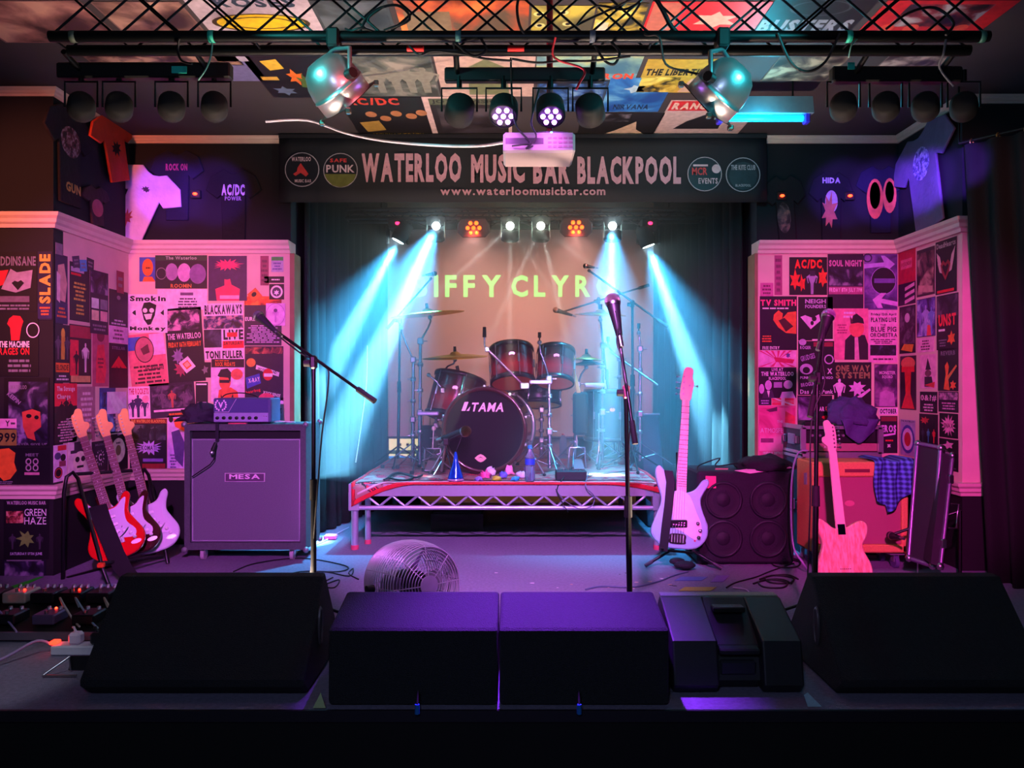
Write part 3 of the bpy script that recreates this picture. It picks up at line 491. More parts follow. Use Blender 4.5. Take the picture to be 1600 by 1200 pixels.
poster('pink close-up face poster dated FRIDAY 28TH OCT', 'B', 1185, 634, 1243, 716, '#f05890', [('r',.02,.04,.98,.86,('#c82c70','#f060a0','#f890c0',4)),('p',[(.2,.08),(.5,.02),(.5,.1),(.3,.12)],'#5c2048'),('p',[(.72,.1),(.98,.2),(.98,.6),(.7,.5)],'#e03c50'),('t','THE',.58,.3,.16,.05,'#f8c0d8'),('t','ATMOSFEAR',.45,.47,.8,.09,'#f8b8d8',0),('r',.06,.62,.4,.7,'#8a2868'),('t','FRIDAY 28TH OCT',.45,.9,.66,.05,'#f8d0e0')])
poster('bright blue print with an orange dot at the speaker cabinet top', 'B', 1185, 717, 1226, 740, '#1c4cc0', [('e',.2,.8,.1,.2,OR),('e',.7,.3,.2,.3,K)])
poster('pink poster of a pig-headed man in a dark suit', 'B', 1303, 482, 1356, 562, '#f07098', [('l',.15,.05,.75,.2,2,'#e8b8f0'),('p',[(.3,1),(.32,.62),(.5,.5),(.9,.52),(1,.7),(1,1)],'#281428'),('e',.66,.4,.22,.16,'#f05c60'),('p',[(.5,.3),(.55,.14),(.66,.1),(.85,.2),(.88,.3),(.7,.28)],'#201020'),('p',[(.48,.3),(.46,.14),(.56,.26)],'#502030'),('p',[(.6,.56),(.7,.56),(.74,1),(.6,1)],'#d890b0'),('l',.06,.3,.4,.5,4,'#a03468')], lay=1)
poster('pale pink poster reading PLAYING LIVE THE BLUE PIG ORCHESTRA', 'B', 1357, 485, 1402, 567, '#f098c8', [('t','Friday 12th April',.52,.08,.88,.06,'#301830',2),('t','PLAYING LIVE',.52,.18,.88,.09,'#301830',2),('t','THE',.5,.28,.2,.04,'#301830'),('t','BLUE PIG',.52,.36,.88,.1,'#301830'),('t','ORCHESTRA',.52,.47,.94,.08,'#301830'),('l',.06,.54,.96,.64,3,'#50204a'),('r',.05,.66,.95,.86,('#0c0818','#201838','#4a3c68',20)),('l',.05,.9,.95,.96,1,'#50204a')])
poster('black poster lettered ONE WAY SYSTEM in olive with a white guitarist', 'B', 1303, 566, 1361, 634, '#0c0914', [('t','ONE WAY',.5,.14,.92,.15,'#8a7a4a',2),('t','SYSTEM',.5,.3,.92,.15,'#8a7a4a',2),('f',.14,.98,.6,'#f0b0e0'),('b',.62,.6,.26,.2,8,'#d898d8'),('p',[(.6,.8),(.95,.6),(.98,.64),(.64,.88)],'#d898d8'),('r',.3,.9,.5,.94,WH)], lay=1)
poster('purple poster reading MONSTER SQUAD over a dim grey figure', 'B', 1366, 569, 1402, 636, '#4a2458', [('r',.02,.02,.98,.98,('#2c1438','#5a2c68','#9a5c98',9)),('t','MONSTER',.56,.2,.7,.08,'#d8a8d8'),('t','SQUAD',.56,.3,.46,.08,'#d8a8d8'),('p',[(.2,.98),(.24,.66),(.5,.6),(.85,.68),(.9,.98)],'#b070b0')])
poster('white strip reading OCTOBER above the rack case', 'B', 1373, 637, 1402, 648, '#f0b0e8', [('t','OCTOBER',.5,.5,.9,.7,'#281430',2)], lay=1, cat='sticker', name='sticker')
poster('dark poster lettered BOY in red and white behind the mic stand', 'B', 1246, 618, 1300, 668, '#140c18', [('r',.02,.05,.45,.98,('#20142c','#6a4880','#b088c0',8)),('t','SUGAR B Y',.7,.42,.56,.14,'#f0c0e0'),('e',.87,.42,.06,.09,RD),('e',.8,.68,.1,.06,RD)])
poster('black poster with a looping white EROS logo above the blue shirt', 'B', 1375, 650, 1402, 708, '#130e1a', [('r',.05,.02,.95,.14,'#781c30'),('t','EROS',.5,.34,.84,.2,'#e0a8f0',2),('p',[(.05,.5),(.8,.46),(.9,.36),(.88,.5),(.1,.56)],'#e0a8f0'),('l',.2,.62,.85,.7,1,RD),('b',.5,.8,.14,.07,4,WH)])
# --- right side wall
poster('deep red flyer with a pink box in the right wall corner', 'R', 1404, 392, 1431, 442, '#c01c38', [('r',.15,.25,.8,.55,'#e85c78'),('t','WEEKENDER',.48,.4,.6,.12,'#a01830')])
poster('dark flyer crossed by three pink slanted bars', 'R', 1404, 442, 1431, 476, '#2a0c24', [*[('p',[(.4,y+.16),(.95,y),(.95,y+.16),(.4,y+.32)],'#f098b8') for y in (.04,.34,.64)]])
poster('brown old photograph poster on the right side wall', 'R', 1433, 388, 1461, 462, '#3a2628', [('r',.04,.08,.96,.95,('#241618','#6a4444','#b08478',10)),('r',.1,.0,.8,.07,'#202028'),('p',[(.1,.75),(.9,.82),(.9,.95),(.1,.9)],'#c09080')])
poster('black poster of a red heart with white wings under a gothic title', 'R', 1463, 374, 1496, 458, '#0c0a0e', [('t','DeadHearts',.5,.09,.9,.1,'#b0a098'),*[('p',[(.22,.3+.06*i),(.05+.02*i,.2+.07*i),(.12+.03*i,.38+.07*i),(.34,.56+.02*i)],'#d0a8a0') for i in range(4)],*[('p',[(.78,.3+.06*i),(.95-.02*i,.16+.07*i),(.88-.03*i,.38+.07*i),(.66,.56+.02*i)],'#d0a8a0') for i in range(4)],('p',[(.5,.44),(.62,.38),(.74,.46),(.66,.62),(.5,.76),(.34,.62),(.26,.46),(.38,.38)],'#8a2c2c'),('p',[(.5,.5),(.6,.45),(.66,.5),(.5,.68),(.34,.5),(.4,.45)],'#1a0c0e'),('r',.1,.93,.9,.98,RD)], lay=1)
poster('black poster of a white skull above an orange splash', 'R', 1406, 478, 1431, 552, '#100a14', [('r',.04,.02,.96,.8,('#0c0810','#241c28','#5a505c',16)),('e',.5,.25,.16,.1,'#c8b0c0'),('p',[(.1,.92),(.3,.8),(.9,.82),(.8,.98)],'#e09028')])
poster('purple and blue band photo poster on the right side wall', 'R', 1433, 466, 1462, 526, '#30204c', [('r',.02,.02,.98,.98,('#281a48','#5a4aa0','#b0a8d8',10)),('f',.2,.95,.7,'#7860b8'),('f',.5,.98,.8,'#a090d0'),('f',.8,.95,.7,'#6880c8'),('p',[(.55,.98),(.6,.7),(.75,.72),(.8,.98)],'#f04848')])
poster('pale pink handwritten note under the purple band photo', 'R', 1434, 528, 1460, 550, '#f0a0c0', [('l',.15,.12,.85,.9,4,'#5c2440')])
poster('black poster splashed with glowing red letters', 'R', 1464, 460, 1498, 546, '#100a12', [('r',.02,.02,.98,.4,('#100a14','#2c2030','#584858',12)),('t','UNST',.5,.46,.8,.22,'#f03038',2),('r',.1,.62,.4,.66,WH),('b',.7,.8,.22,.14,6,'#e06028'),('l',.1,.8,.5,.95,3,GR)])
poster('dark poster of a red glowing mushroom cloud', 'R', 1407, 556, 1432, 640, '#1c0810', [('e',.5,.14,.44,.12,'#d86a48'),('r',.1,.2,.9,.3,'#f02828'),('p',[(.3,.3),(.7,.3),(.66,.7),(.9,.98),(.1,.98),(.36,.7)],'#e82820')])
poster('pink poster of a drawn gnome in a pointed hat', 'R', 1438, 554, 1463, 607, '#e898b8', [('p',[(.5,.1),(.7,.45),(.35,.45)],'#201820'),('e',.52,.55,.2,.1,'#70404c'),('p',[(.3,.95),(.3,.65),(.75,.65),(.85,.95)],'#2a2028'),('p',[(.3,.9),(.95,.8),(.9,.98)],'#d03030')])
poster('black poster of an orange guitarist with flames at his feet', 'R', 1466, 545, 1498, 611, '#0e0a10', [('t','REVERB',.5,.1,.7,.1,GR),('p',[(.3,.96),(.4,.6),(.36,.4),(.48,.3),(.56,.42),(.5,.62),(.6,.98)],'#e06028'),('p',[(.4,.7),(.9,.38),(.94,.42),(.46,.78)],'#d08038'),('b',.76,.86,.16,.14,6,'#f06830')])
poster('black flyer with a row of white typed symbols', 'R', 1438, 612, 1465, 645, '#0e0b12', [('t','0&?#',.5,.3,.9,.3,'#d8a0b8'),('l',.06,.55,.96,.95,3,'#e8b0c8')])
poster('dark poster with a block of pale lettering beside the right drape', 'R', 1467, 612, 1498, 644, '#15101a', [('r',.04,.04,.98,.4,('#503850','#906880','#c090a8',40)),('l',.1,.5,.95,.9,3,'#c890b0')])
poster('black flyer with a spiky pink logo', 'R', 1469, 646, 1498, 684, '#0c090e', [('b',.5,.5,.46,.46,14,'#e890b0'),('t','SNAX',.5,.5,.5,.2,'#4a1c30')], lay=1)
poster('poster of a blue white and red target roundel', 'R', 1408, 656, 1431, 712, '#a890b8', [('t','THE WATERLOO',.5,.04,.9,.05,K),('e',.5,.54,.46,.4,'#3c3c98'),('e',.5,.54,.36,.31,'#f0c8f0'),('e',.5,.54,.22,.2,'#c02838')], lay=1)
poster('dark flyer of three small costumed figures above the flight case lid', 'R', 1437, 647, 1466, 694, '#15111a', [('b',.3,.22,.26,.14,7,'#c03838'),('f',.2,.95,.46,'#30404a'),('f',.5,.95,.46,'#3a8a98'),('f',.8,.95,.46,'#d83838')])
poster('dark flyer with torn white scribbles low beside the right drape', 'R', 1468, 686, 1498, 735, '#110c14', [('b',.5,.2,.3,.14,5,'#e898b8'),('b',.4,.6,.22,.16,5,'#d088b0'),('l',.1,.8,.9,.95,2,GR)])
# --- ceiling
def cp(*a, **k): return poster(*a, cat='ceiling poster', name='ceiling_poster', **k)
cp('faded pink and brown painted poster on the ceiling over the left lamp bar', 'C', -40, 0, 160, 66, '#8a5c5c', [('r',.02,.02,.98,.98,('#40282c','#a06a68','#d8a090',3))])
cp('brown landscape poster on the ceiling beside the ROSES poster', 'C', 165, 2, 300, 48, '#7a5a54', [('r',.02,.02,.98,.98,('#30221e','#7c5a50','#b89080',4))])
cp('white ceiling poster lettered ROSES above a big yellow disc', 'C', 305, -8, 492, 50, '#b8a8b8', [('t','ROSES',.55,.18,.66,.24,'#1c3444',2),('e',.5,.72,.42,.26,'#e8b818'),('o',.5,.72,.42,.26,.1,'#3a2c10'),('o',.5,.72,.3,.17,.12,'#3a2c10')])
cp('plain dark grey album cover on the ceiling by the lighting truss', 'C', 495, 0, 612, 51, '#3a4044', [('r',.04,.05,.96,.95,('#24282c','#3c4448','#586068',5))])
cp('orange and brown collage poster on the ceiling', 'C', 622, 0, 826, 54, '#a0502c', [('r',.0,.0,1,1,('#5a4a3a','#b8502c','#f08040',3)),('r',.05,.3,.4,.95,'#7c6a52')])
cp('green and yellow ceiling poster printed with staring eyes', 'C', 830, 8, 926, 57, '#6a6838', [('r',0,0,1,1,('#4a4630','#8a8440','#c8b848',4)),*[('e',x,y,.09,.07,'#e8d890') for x,y in ((.12,.25),(.5,.2),(.14,.6),(.6,.55))],*[('e',x,y,.04,.04,K) for x,y in ((.12,.25),(.5,.2),(.14,.6),(.6,.55))]])
cp('bright yellow swirling poster on the ceiling', 'C', 930, 4, 1005, 57, '#c8b840', [('r',0,0,1,1,YEP),('r',.05,.55,.3,.9,'#d0c8b0')])
cp('red ceiling poster with a pale leaping figure', 'C', 1010, 2, 1190, 56, '#d82028', [('r',.02,.02,.26,.98,'#b86858'),('b',.6,.5,.22,.26,6,'#e8b0a0'),('t','THE GREAT ROCK',.6,.88,.7,.1,'#f8d0c0')])
cp('black ceiling poster with big grey block letters', 'C', 1195, -6, 1352, 53, '#11181c', [('t','BUSTERS',.48,.76,.94,.36,'#8890a0',2),('o',.5,.28,.3,.2,.1,'#384048')])
cp('red ceiling poster printed with piled skulls', 'C', 1362, 0, 1560, 53, '#c02028', [('r',.2,.1,.85,.75,('#201c20','#7a2830','#a8a0a8',7)),*[('e',x,.8,.06,.12,'#e05040') for x in (.2,.4,.6,.8)]])
cp('long brown album sleeve on the ceiling over the left lamp bar', 'C', 132, 78, 372, 101, '#6a4a40', [('r',.01,.04,.99,.96,BRN)])
cp('lilac ceiling leaflet with pale edges next to the left lamp bar', 'C', 340, 72, 398, 126, '#6a6898', [('r',.08,.05,.9,.4,'#a8a0b8')])
cp('dark ceiling poster with yellow patches and small green figures', 'C', 400, 84, 545, 152, '#14121a', [('p',[(.16,.14),(.34,.1),(.36,.3),(.2,.34)],YE),('r',.04,.48,.22,.56,'#c8a040'),('b',.42,.5,.1,.2,6,OR),('b',.5,.62,.1,.24,6,'#4a6a30'),('b',.2,.82,.14,.12,6,'#5a6a88')])
cp('grey ceiling photo poster of a row of standing men', 'C', 548, 82, 680, 150, '#4a4c4c', [('r',.02,.02,.98,.98,('#30342f','#5c605a','#948e86',5)),*[('f',x,.9,.6,'#7c7a70') for x in (.3,.5,.68,.86)]])
cp('cream ceiling poster with a green hooded head', 'C', 684, 82, 835, 150, '#b89a94', [('p',[(.3,.95),(.32,.3),(.5,.12),(.7,.3),(.74,.95)],'#6a7050'),('e',.52,.5,.1,.16,'#c0a898')])
cp('black ceiling poster lettered AC/DC above five lit faces', 'C', 545, 151, 668, 213, '#141014', [('t','AC/DC',.38,.1,.66,.16,'#c83828',2),*[('e',x,y,.07,.07,'#b07048') for x,y in ((.3,.4),(.46,.5),(.62,.38),(.8,.44),(.94,.36))],('p',[(.1,.6),(.36,.55),(.4,.8),(.14,.85)],'#a8843c'),('t','HIGHWAY TO HELL',.55,.93,.7,.08,'#c8a030')])
cp('white-edged ceiling poster reading JOY DIVISION and UNKNOWN PLEASURES', 'C', 668, 151, 800, 216, '#d0b0b0', [('r',.07,.05,.96,.93,'#241e24'),('r',.07,.03,.96,.16,'#58604c'),('t','JOY DIVISION',.52,.1,.84,.09,'#181418'),('r',.14,.24,.9,.84,('#201a20','#383038','#504850',3)),('t','UNKNOWN PLEASURES',.52,.97,.86,.05,K)])
cp('pale blue and yellow ceiling poster lettered IRON in red', 'C', 838, 84, 1000, 124, '#6a98a8', [('r',0,0,1,.75,('#40708a','#80a8a0','#d0c870',3)),('t','IRON',.8,.85,.34,.24,'#e04828',2)])
cp('dark blue album cover on the ceiling behind the four-lamp bar', 'C', 838, 126, 944, 174, '#243c5c', [('r',.03,.03,.97,.97,BLU)])
cp('bright blue water poster on the ceiling right of the four-lamp bar', 'C', 946, 121, 1042, 174, '#2c6cb8', [('r',.0,.0,1,1,('#184898','#2c74c0','#6ab0e0',4)),('b',.45,.3,.18,.14,5,'#a8c8e0'),('t','NIRVANA',.5,.84,.6,.16,'#102850')])
cp('yellow ceiling poster lettered THE LIBERTINES', 'C', 1002, 92, 1118, 144, '#b89a38', [('t','THE LIBERTINES',.5,.36,.92,.2,'#14100c',2),('r',.02,.5,.55,.98,YEP),('p',[(.6,.98),(.7,.55),(.95,.5),(.98,.98)],'#c8a898')])
cp('black and white album cover of a flying white bird on the ceiling', 'C', 905, 176, 1028, 217, '#181418', [('p',[(.25,.9),(.5,.6),(.7,.3),(.74,.6),(.95,.9),(.7,.8),(.5,.9)],'#c8a890'),('r',.02,.02,.6,.3,('#100c10','#38343c','#787078',10))])
cp('white ceiling poster with red lettering and a crouching figure', 'C', 1032, 156, 1172, 217, '#c8aaa8', [('r',.02,.02,.6,.24,'#d02830'),('t','RANCID',.3,.13,.5,.16,'#f0c0b0',2),('p',[(.2,.7),(.3,.5),(.5,.3),(.7,.5),(.72,.7)],'#201a20'),('t','AND OUT COME THE WOLVES',.5,.9,.9,.08,'#b02028')])
cp('brown speckled album sleeve on the ceiling beside the blue tube lamp', 'C', 1205, 84, 1312, 126, '#5a4238', [('r',.02,.02,.98,.98,('#2c2220','#604a40','#a88870',8))])
cp('grey torn flyer on the ceiling over the right lamp bar', 'C', 1380, 84, 1480, 106, '#6a5c5c', [('r',.02,.02,.98,.98,('#302a2c','#80706c','#b8a8a0',9))])
# ------------------------------------------------------------------ banner over the stage
bd = 5.43; bz0, bz1 = W(0, 316, bd).z, 2.845
X0, X1 = W(436, 0, bd).x, W(1198, 0, bd).x
bt = thing('stage_banner', 'long black banner reading WATERLOO MUSIC BAR BLACKPOOL hung over the stage opening', 'banner', ((X0+X1)/2, bd, bz0))
vs = []; fs = []; nx = 40
for j in range(6):
    for i in range(nx+1):
        s = i/nx; vs.append((X0+(X1-X0)*s, bd+.006*math.sin(s*23+j*.7), bz0+(bz1-bz0)*j/5))
for j in range(5):
    for i in range(nx): q = j*(nx+1)+i; fs.append((q, q+1, q+nx+2, q+nx+1))
cl = MB().add(vs, fs, 0, True).build('cloth', mat('#14131c', .75, 0, .3, 3, name='banner_vinyl'), bt)
md = cl.modifiers.new('thickness', 'SOLIDIFY'); md.thickness = .003
pkp = mat('#d89aa8', .6, 0, .25, 60, name='distressed_pink_print'); bp = bd-.011
def btext(s, x0, y0, x1, y1, m, bold=2):
    a = W(x0, y0, bp); c = W(x1, y1, bp)
    return MB().text(s, a, (1,0,0), (0,0,-1), c.x-a.x, a.z-c.z, 0, bold).build('lettering', m, bt)
btext('WATERLOO', 565, 239, 721, 285, pkp); btext('MUSIC', 736, 241, 820, 286, pkp); btext('BAR', 833, 242, 890, 287, pkp); btext('BLACKPOOL', 902, 244, 1064, 288, pkp)
btext('www.waterloomusicbar.com', 688, 292, 946, 305, pkp, 1)
def badge(cx, cy, r, parts):
    c = W(cx, cy, bp); rr = r*bp/F
    b = MB().disc(c, (0,-1,0), rr, 28, 0); b.disc(c+Vector((0,-.001,0)), (0,-1,0), rr*.95, 28, 1)
    lib = ['#b0a0a8', '#15131c', '#d03838', '#6a6a2c', '#d8b0b8', '#28343c']
    for p in parts:
        if p[0] == 't': o = W(p[2]-p[4]/2, p[3]-p[5]/2, bp)+Vector((0,-.006,0)); b.text(p[1], o, (1,0,0), (0,0,-1), p[4]*bp/F, p[5]*bp/F, p[6], 1)
        elif p[0] == 'p': b.poly([W(x, y, bp)+Vector((0,-.002,0)) for x, y in p[1]], p[2])
        elif p[0] == 'd': b.disc(W(p[1], p[2], bp)+Vector((0,-.002-.0005*p[4],0)), (0,-1,0), p[3]*bp/F, 16, p[4])
    b.build('logo_badge', [pm(c) for c in lib], bt)
badge(472, 265, 27, [('t','WATERLOO',471,249,30,7,4),('p',[(465,262),(470,255),(475,262),(482,272),(478,276),(470,270),(462,275),(458,272),(464,268)],2),('t','MUSIC BAR',474,283,26,5,4)])
badge(532, 266, 27, [('t','SAFE',529,251,26,6,2),('t','PUNK',532,264,44,12,4),('p',[(507,272),(557,272),(553,282),(543,290),(532,293),(520,290),(511,281)],3)])
badge(1101, 272, 27, [('t','MCR',1093,268,24,12,2),('d',1119,264,7,4),('d',1119,264,3.5,2),('t','EVENTS',1106,283,30,9,4),('p',[(1083,257),(1106,257),(1106,260),(1083,260)],4)])
badge(1161, 273, 27, [('d',1161,275,22,5),('t','THE KITE CLUB',1161,262,38,8,0),('t','BLACKPOOL',1161,290,24,4,0)])
MB().box((X0, bd-.012, bz1-.03), (X1, bd+.012, bz1-.005)).build('hem_bar', mat('#201e24', .5), bt)
# ------------------------------------------------------------------ T-shirts on the upper walls
def tshirt(label, plane, cx, cy, wpx, hpx, col, rot=0, els=(), lay=0, name='hung_tshirt'):
    fn, u, v, n = PLANES[plane]; u = Vector(u); v = Vector(v); n = Vector(n); c = fn(cx, cy); d = c.y
    w = wpx*d/F; h = hpx*d/F
    if plane in 'LR': w = abs(fn(cx-wpx/2, cy).y-fn(cx+wpx/2, cy).y)
    q = Matrix.Rotation(R(rot), 3, n); u = q@u; v = q@v; o = c-u*w/2-v*h/2+n*(.004+.02*lay)
    prof = [(.3,1),(.28,.36),(.2,.42),(.0,.3),(.1,.1),(.33,.0),(.42,.05),(.5,.07),(.58,.05),(.67,.0),(.9,.1),(1,.3),(.8,.42),(.72,.36),(.71,1)]
    t = thing(name, label, 'shirt', tuple(c)); 
    def pt(x, y, e=0): return o+u*(x*w)+v*(y*h)+n*(e)
    b = MB(); b.slab([pt(x, y) for x, y in prof], n, .018, 0, None, .006); bm = bmesh.new()
    b.build('garment', mat(col, .9, 0, .25, 12, .5, 25), t)
    for e in els:
        p = MB(); 
        if e[0] == 't': p.text(e[1], pt(e[2]-e[4]/2, e[3]-e[5]/2, .0195), u, v, e[4]*w, e[5]*h, 0, 2)
        elif e[0] == 'e': p.poly([pt(e[1]+e[3]*math.cos(i*.3307), e[2]+e[4]*math.sin(i*.3307), .0190) for i in range(19)])
        elif e[0] == 'b': rnd = random.Random(e[5]); p.poly([pt(e[1]+e[3]*(1 if i % 2 else .55)*(.75+.3*rnd.random())*math.cos(i*math.pi/8), e[2]+e[4]*(1 if i % 2 else .55)*(.75+.3*rnd.random())*math.sin(i*math.pi/8), .0193) for i in range(16)])
        p.build('chest_print', photo(*e[-1]) if isinstance(e[-1], tuple) else pm(e[-1]), t)
    bm.free(); return t
tshirt('dark shirt printed with red figures and yellow GUN lettering near the ceiling', 'L', 105, 245, 78, 150, '#1c1216', 0, [('e',.5,.35,.2,.16,('#2a0c10','#7a2c34','#c8a0a8',30)),('t','GUN',.55,.82,.3,.1,'#c89a38')])
tshirt('bright orange T-shirt with a small black chest print', 'L', 172, 232, 74, 100, '#f0441c', 18, [('b',.5,.5,.12,.14,3,'#281018')], 1)
tshirt('pale lilac T-shirt drooping over the moulding in the wall corner', 'B', 222, 322, 120, 118, '#d8bce0', -24, [('b',.5,.28,.07,.05,2,'#3a2848'),('b',.42,.72,.09,.13,4,'#b04848')], 1)
tshirt('dark brown shirt with a faded red round print above the side wall moulding', 'L', 147, 322, 44, 62, '#3a2428', 8, [('e',.5,.55,.2,.22,'#a04848')])
tshirt('navy shirt with a slanted pink slogan behind the left lamp bar', 'B', 278, 290, 84, 110, '#12122a', 0, [('t','ROCK ON',.5,.25,.4,.1,'#a03868')])
tshirt('black T-shirt lettered AC/DC in white above the moulding', 'B', 366, 320, 86, 110, '#0c0c14', 0, [('t','AC/DC',.5,.3,.42,.16,'#b8b0c8'),('t','POWER',.5,.42,.3,.06,'#8880a0')])
tshirt('black shirt with a grey skull print next to the right end of the banner', 'B', 1226, 330, 66, 110, '#14141a', 4, [('e',.45,.6,.16,.22,('#14141a','#4a4448','#8a6a60',14))])
tshirt('navy shirt with a red and white cartoon face print', 'B', 1297, 325, 70, 110, '#10101e', 0, [('b',.45,.55,.2,.3,5,'#c06a58'),('e',.5,.42,.14,.16,'#c0a8b8'),('t','HIDA',.5,.12,.4,.08,'#c8b8d8')])
tshirt('dark blue shirt with two orange round prints', 'B', 1374, 312, 76, 105, '#10102c', 0, [('e',.38,.5,.17,.3,'#d8603c'),('e',.38,.45,.11,.2,'#201428'),('e',.68,.45,.14,.26,'#e06a44'),('e',.68,.4,.09,.16,'#201428')])
tshirt('greyish violet T-shirt with a circular crest on the right side wall', 'R', 1452, 280, 100, 165, '#6a5c80', 12, [('e',.5,.34,.13,.16,('#4a4080','#9088c0','#c8c0e0',40))], 1)
# small red standby lamps on the upper walls
for (x, y), lab in (((305, 303), 'small red standby lamp on a black box beside the AC/DC shirt'), ((1222, 306), 'small red standby lamp next to the skull shirt'), ((1328, 306), 'small red standby lamp between the cartoon face and orange print shirts')):
    p = W(x, y, DB-.03); t = thing('standby_lamp', lab, 'lamp', tuple(p+Vector((0, 0, -.03))))
    MB().cbox(p+Vector((0, .014, 0)), (.07, .03, .06), .005).build('housing', mat('#0a0a0c', .6), t)
    MB().ball(p+Vector((0, -.004, 0)), .012, 10, 0, (1.3, 1, .8)).build('led', glow('#ff2a10', 14), t)
# ------------------------------------------------------------------ floor monitors along the stage edge
tolex = mat('#1e1f26', .85, 0, .5, 90, .9, 260, name='black_textured_paint'); blkm = mat('#0b0b0d', .5, 0, .2, 20, name='black_metal'); steel = mat('#b8b4bc', .28, 1, .1, 40, name='chrome'); alu = mat('#c9c3d2', .35, .85, .1, 30, name='aluminium')
plast = mat('#18181d', .55, 0, .2, 30, .2, 300, name='black_plastic'); rubber = mat('#0a0a0b', .8, name='rubber'); grillem = mat('#0d0d10', .6, .4, .3, 200, .6, 500, name='steel_grille')
def wedge(label, x0, x1, d0, prof, baffle, rotz=0, handle=True):
    xm = (x0+x1)/2; t = thing('floor_monitor', label, 'speaker', (xm, d0, 0), rotz); w = (x1-x0)/2
    b = MB(); k = len(prof)
    b.slab([(-w, s, z) for s, z in prof], (1,0,0), 2*w, 0, None, .012, False); b.build('cabinet', tolex, t, False)
    (s0, z0), (s1, z1) = baffle; n = Vector((0, z1-z0, s0-s1)).normalized(); n = n if n.y > 0 else -n
    a = Vector((0, s0, z0)); c = Vector((0, s1, z1)); e = (c-a).normalized(); q = a+n*.002
    MB().slab([q+Vector((-w+.03,0,0))+e*.02, q+Vector((w-.03,0,0))+e*.02, q+Vector((w-.03,0,0))+e*((c-a).length-.02), q+Vector((-w+.03,0,0))+e*((c-a).length-.02)], n, .012).build('speaker_grille', grillem, t, False)
    if handle:
        for sg in (-1, 1):
            h = MB(); cx = sg*(w+.002); cz = .2; cy = .22
            h.slab([(cx, cy+.028*math.cos(i*.524), cz+.075*math.sin(i*.524)) for i in range(12)], (sg,0,0), .004, 0)
            h.path([(cx+sg*.004, cy+.02*math.cos(i*.524), cz+.066*math.sin(i*.524)) for i in range(12)], .005, 6, 0, True)
            h.build('side_handle', mat('#6a6068', .4, .6), t, False)
    for sx in (-w+.05, w-.05):
        for sy in (.1, .42): MB().tube((sx, sy, -.0), (sx, sy, .008), .014, None, 10).build('rubber_foot', rubber, t, False)
    return t
BIG = [(.06,.006),(.0,.05),(.0,.075),(.28,.372),(.33,.375),(.54,.1),(.54,.006)]
wl = wedge('big black stage monitor beside the pedalboard, its sloped back to the room', -1.53, -.735, 2.78, BIG, ((.34,.36),(.53,.12)))
wr = wedge('big black stage monitor in front of the pink guitar, its sloped back to the room', 1.165, 1.90, 2.78, BIG, ((.34,.36),(.53,.12)))
MID = [(.0,.008),(.0,.262),(.012,.27),(.29,.318),(.31,.316),(.50,.06),(.50,.008)]
wedge('black stage monitor standing in front of the silver fan', -.638, -.05, 2.735, MID, ((.31,.31),(.49,.08)), handle=False)
wedge('black stage monitor in front of the middle mic stand, beside the small plastic monitor', -.044, .546, 2.735, MID, ((.31,.31),(.49,.08)), handle=False)
# small moulded plastic monitor with a recessed handle
t = thing('floor_monitor', 'small black plastic stage monitor with a recessed back handle and pale front grille edge', 'speaker', (.815, 2.82, 0)); w = .235
b = MB(); prof = [(.03,.006),(.0,.04),(.03,.19),(.26,.285),(.29,.285),(.46,.08),(.44,.006)]
for xa, xb in ((-w,-.07),(.09,w)): b.slab([(xa, s, z) for s, z in prof], (1,0,0), xb-xa, 0, None, .008, False)
b.slab([(-.07, s+.05*(s < .2), z-.03*(s < .2 and z > .1)) for s, z in prof], (1,0,0), .16); b.build('cabinet', mat('#1d1d24', .5, 0, .3, 40, .12, 300, name='moulded_plastic'), t, False)
MB().cbox((.01, .05, .15), (.15, .05, .022), .006).build('carry_handle', plast, t, False)
MB().cbox((.01, .06, .085), (.13, .03, .05), .006).build('connector_plate', mat('#2a2a34', .4), t, False)
MB().cbox((.01, .19, .262), (.12, .05, .02), .004, 0).build('top_vent', blkm, t, False)
MB().cbox((0, .30, .284), (2*w-.01, .05, .012), .003).build('speaker_grille', mat('#8a9a88', .5, .4, .3, 300, .5, 600), t, False)
struct(MB().box((-4.2, STF-.012, -.035), (4.2, STF, .004)), 'trim_9', mat('#2a2430', .5, .3))
# gaffer tape and bits along the stage edge
def flat(name, pts, col, label, cat, z=.0015, rough=.6):
    b = MB().slab([Vector((p[0], p[1], z-.001)) for p in pts], (0,0,1), .0015); return single(b, name, mat(col, rough, 0, .15, 40), label, cat)
def fl(x, y, z=0): d = (H-z)*F/(y-600); return W(x, y, d)
def vertical_tape(name, pts, col, label):
    b = MB().slab([Vector((W(x, y, STF-.0135).x, STF-.0135, W(x, y, STF-.0135).z)) for x, y in pts], (0,-1,0), .0012); return single(b, name, mat(col, .6, 0, .2, 60), label, 'tape')
vertical_tape('tape_mark', [(489,1106),(509,1106),(501,1082)], '#b8c890', 'pale green triangle of tape on the stage edge below the big left monitor')
vertical_tape('tape_mark', [(1262,1104),(1284,1104),(1262,1082),(1256,1086)], '#a8c8d8', 'pale blue strip of tape on the stage edge below the small monitor')
for x, lab in ((652, 'small blue power connector hanging under the monitor by the fan'), (905, 'small blue power connector hanging under the monitor by the middle mic stand')):
    p = W(x, 1106, STF-.03); t = thing('power_connector', lab, 'connector', tuple(p+Vector((0,0,-.03))))
    MB().tube(p+Vector((0,0,-.02)), p+Vector((0,0,.012)), .009, .008, 10).build('body', mat('#1c6cc0', .4), t)
    MB().tube(p+Vector((0,0,.012)), p+Vector((0,.02,.05)), .004, None, 6).build('lead', rubber, t)
flat('tape_line', [fl(0,932), fl(-10,926), fl(62,902), fl(68,902)], '#18e018', 'bright green tape line on the carpet beside the pillar foot', 'tape', .003)
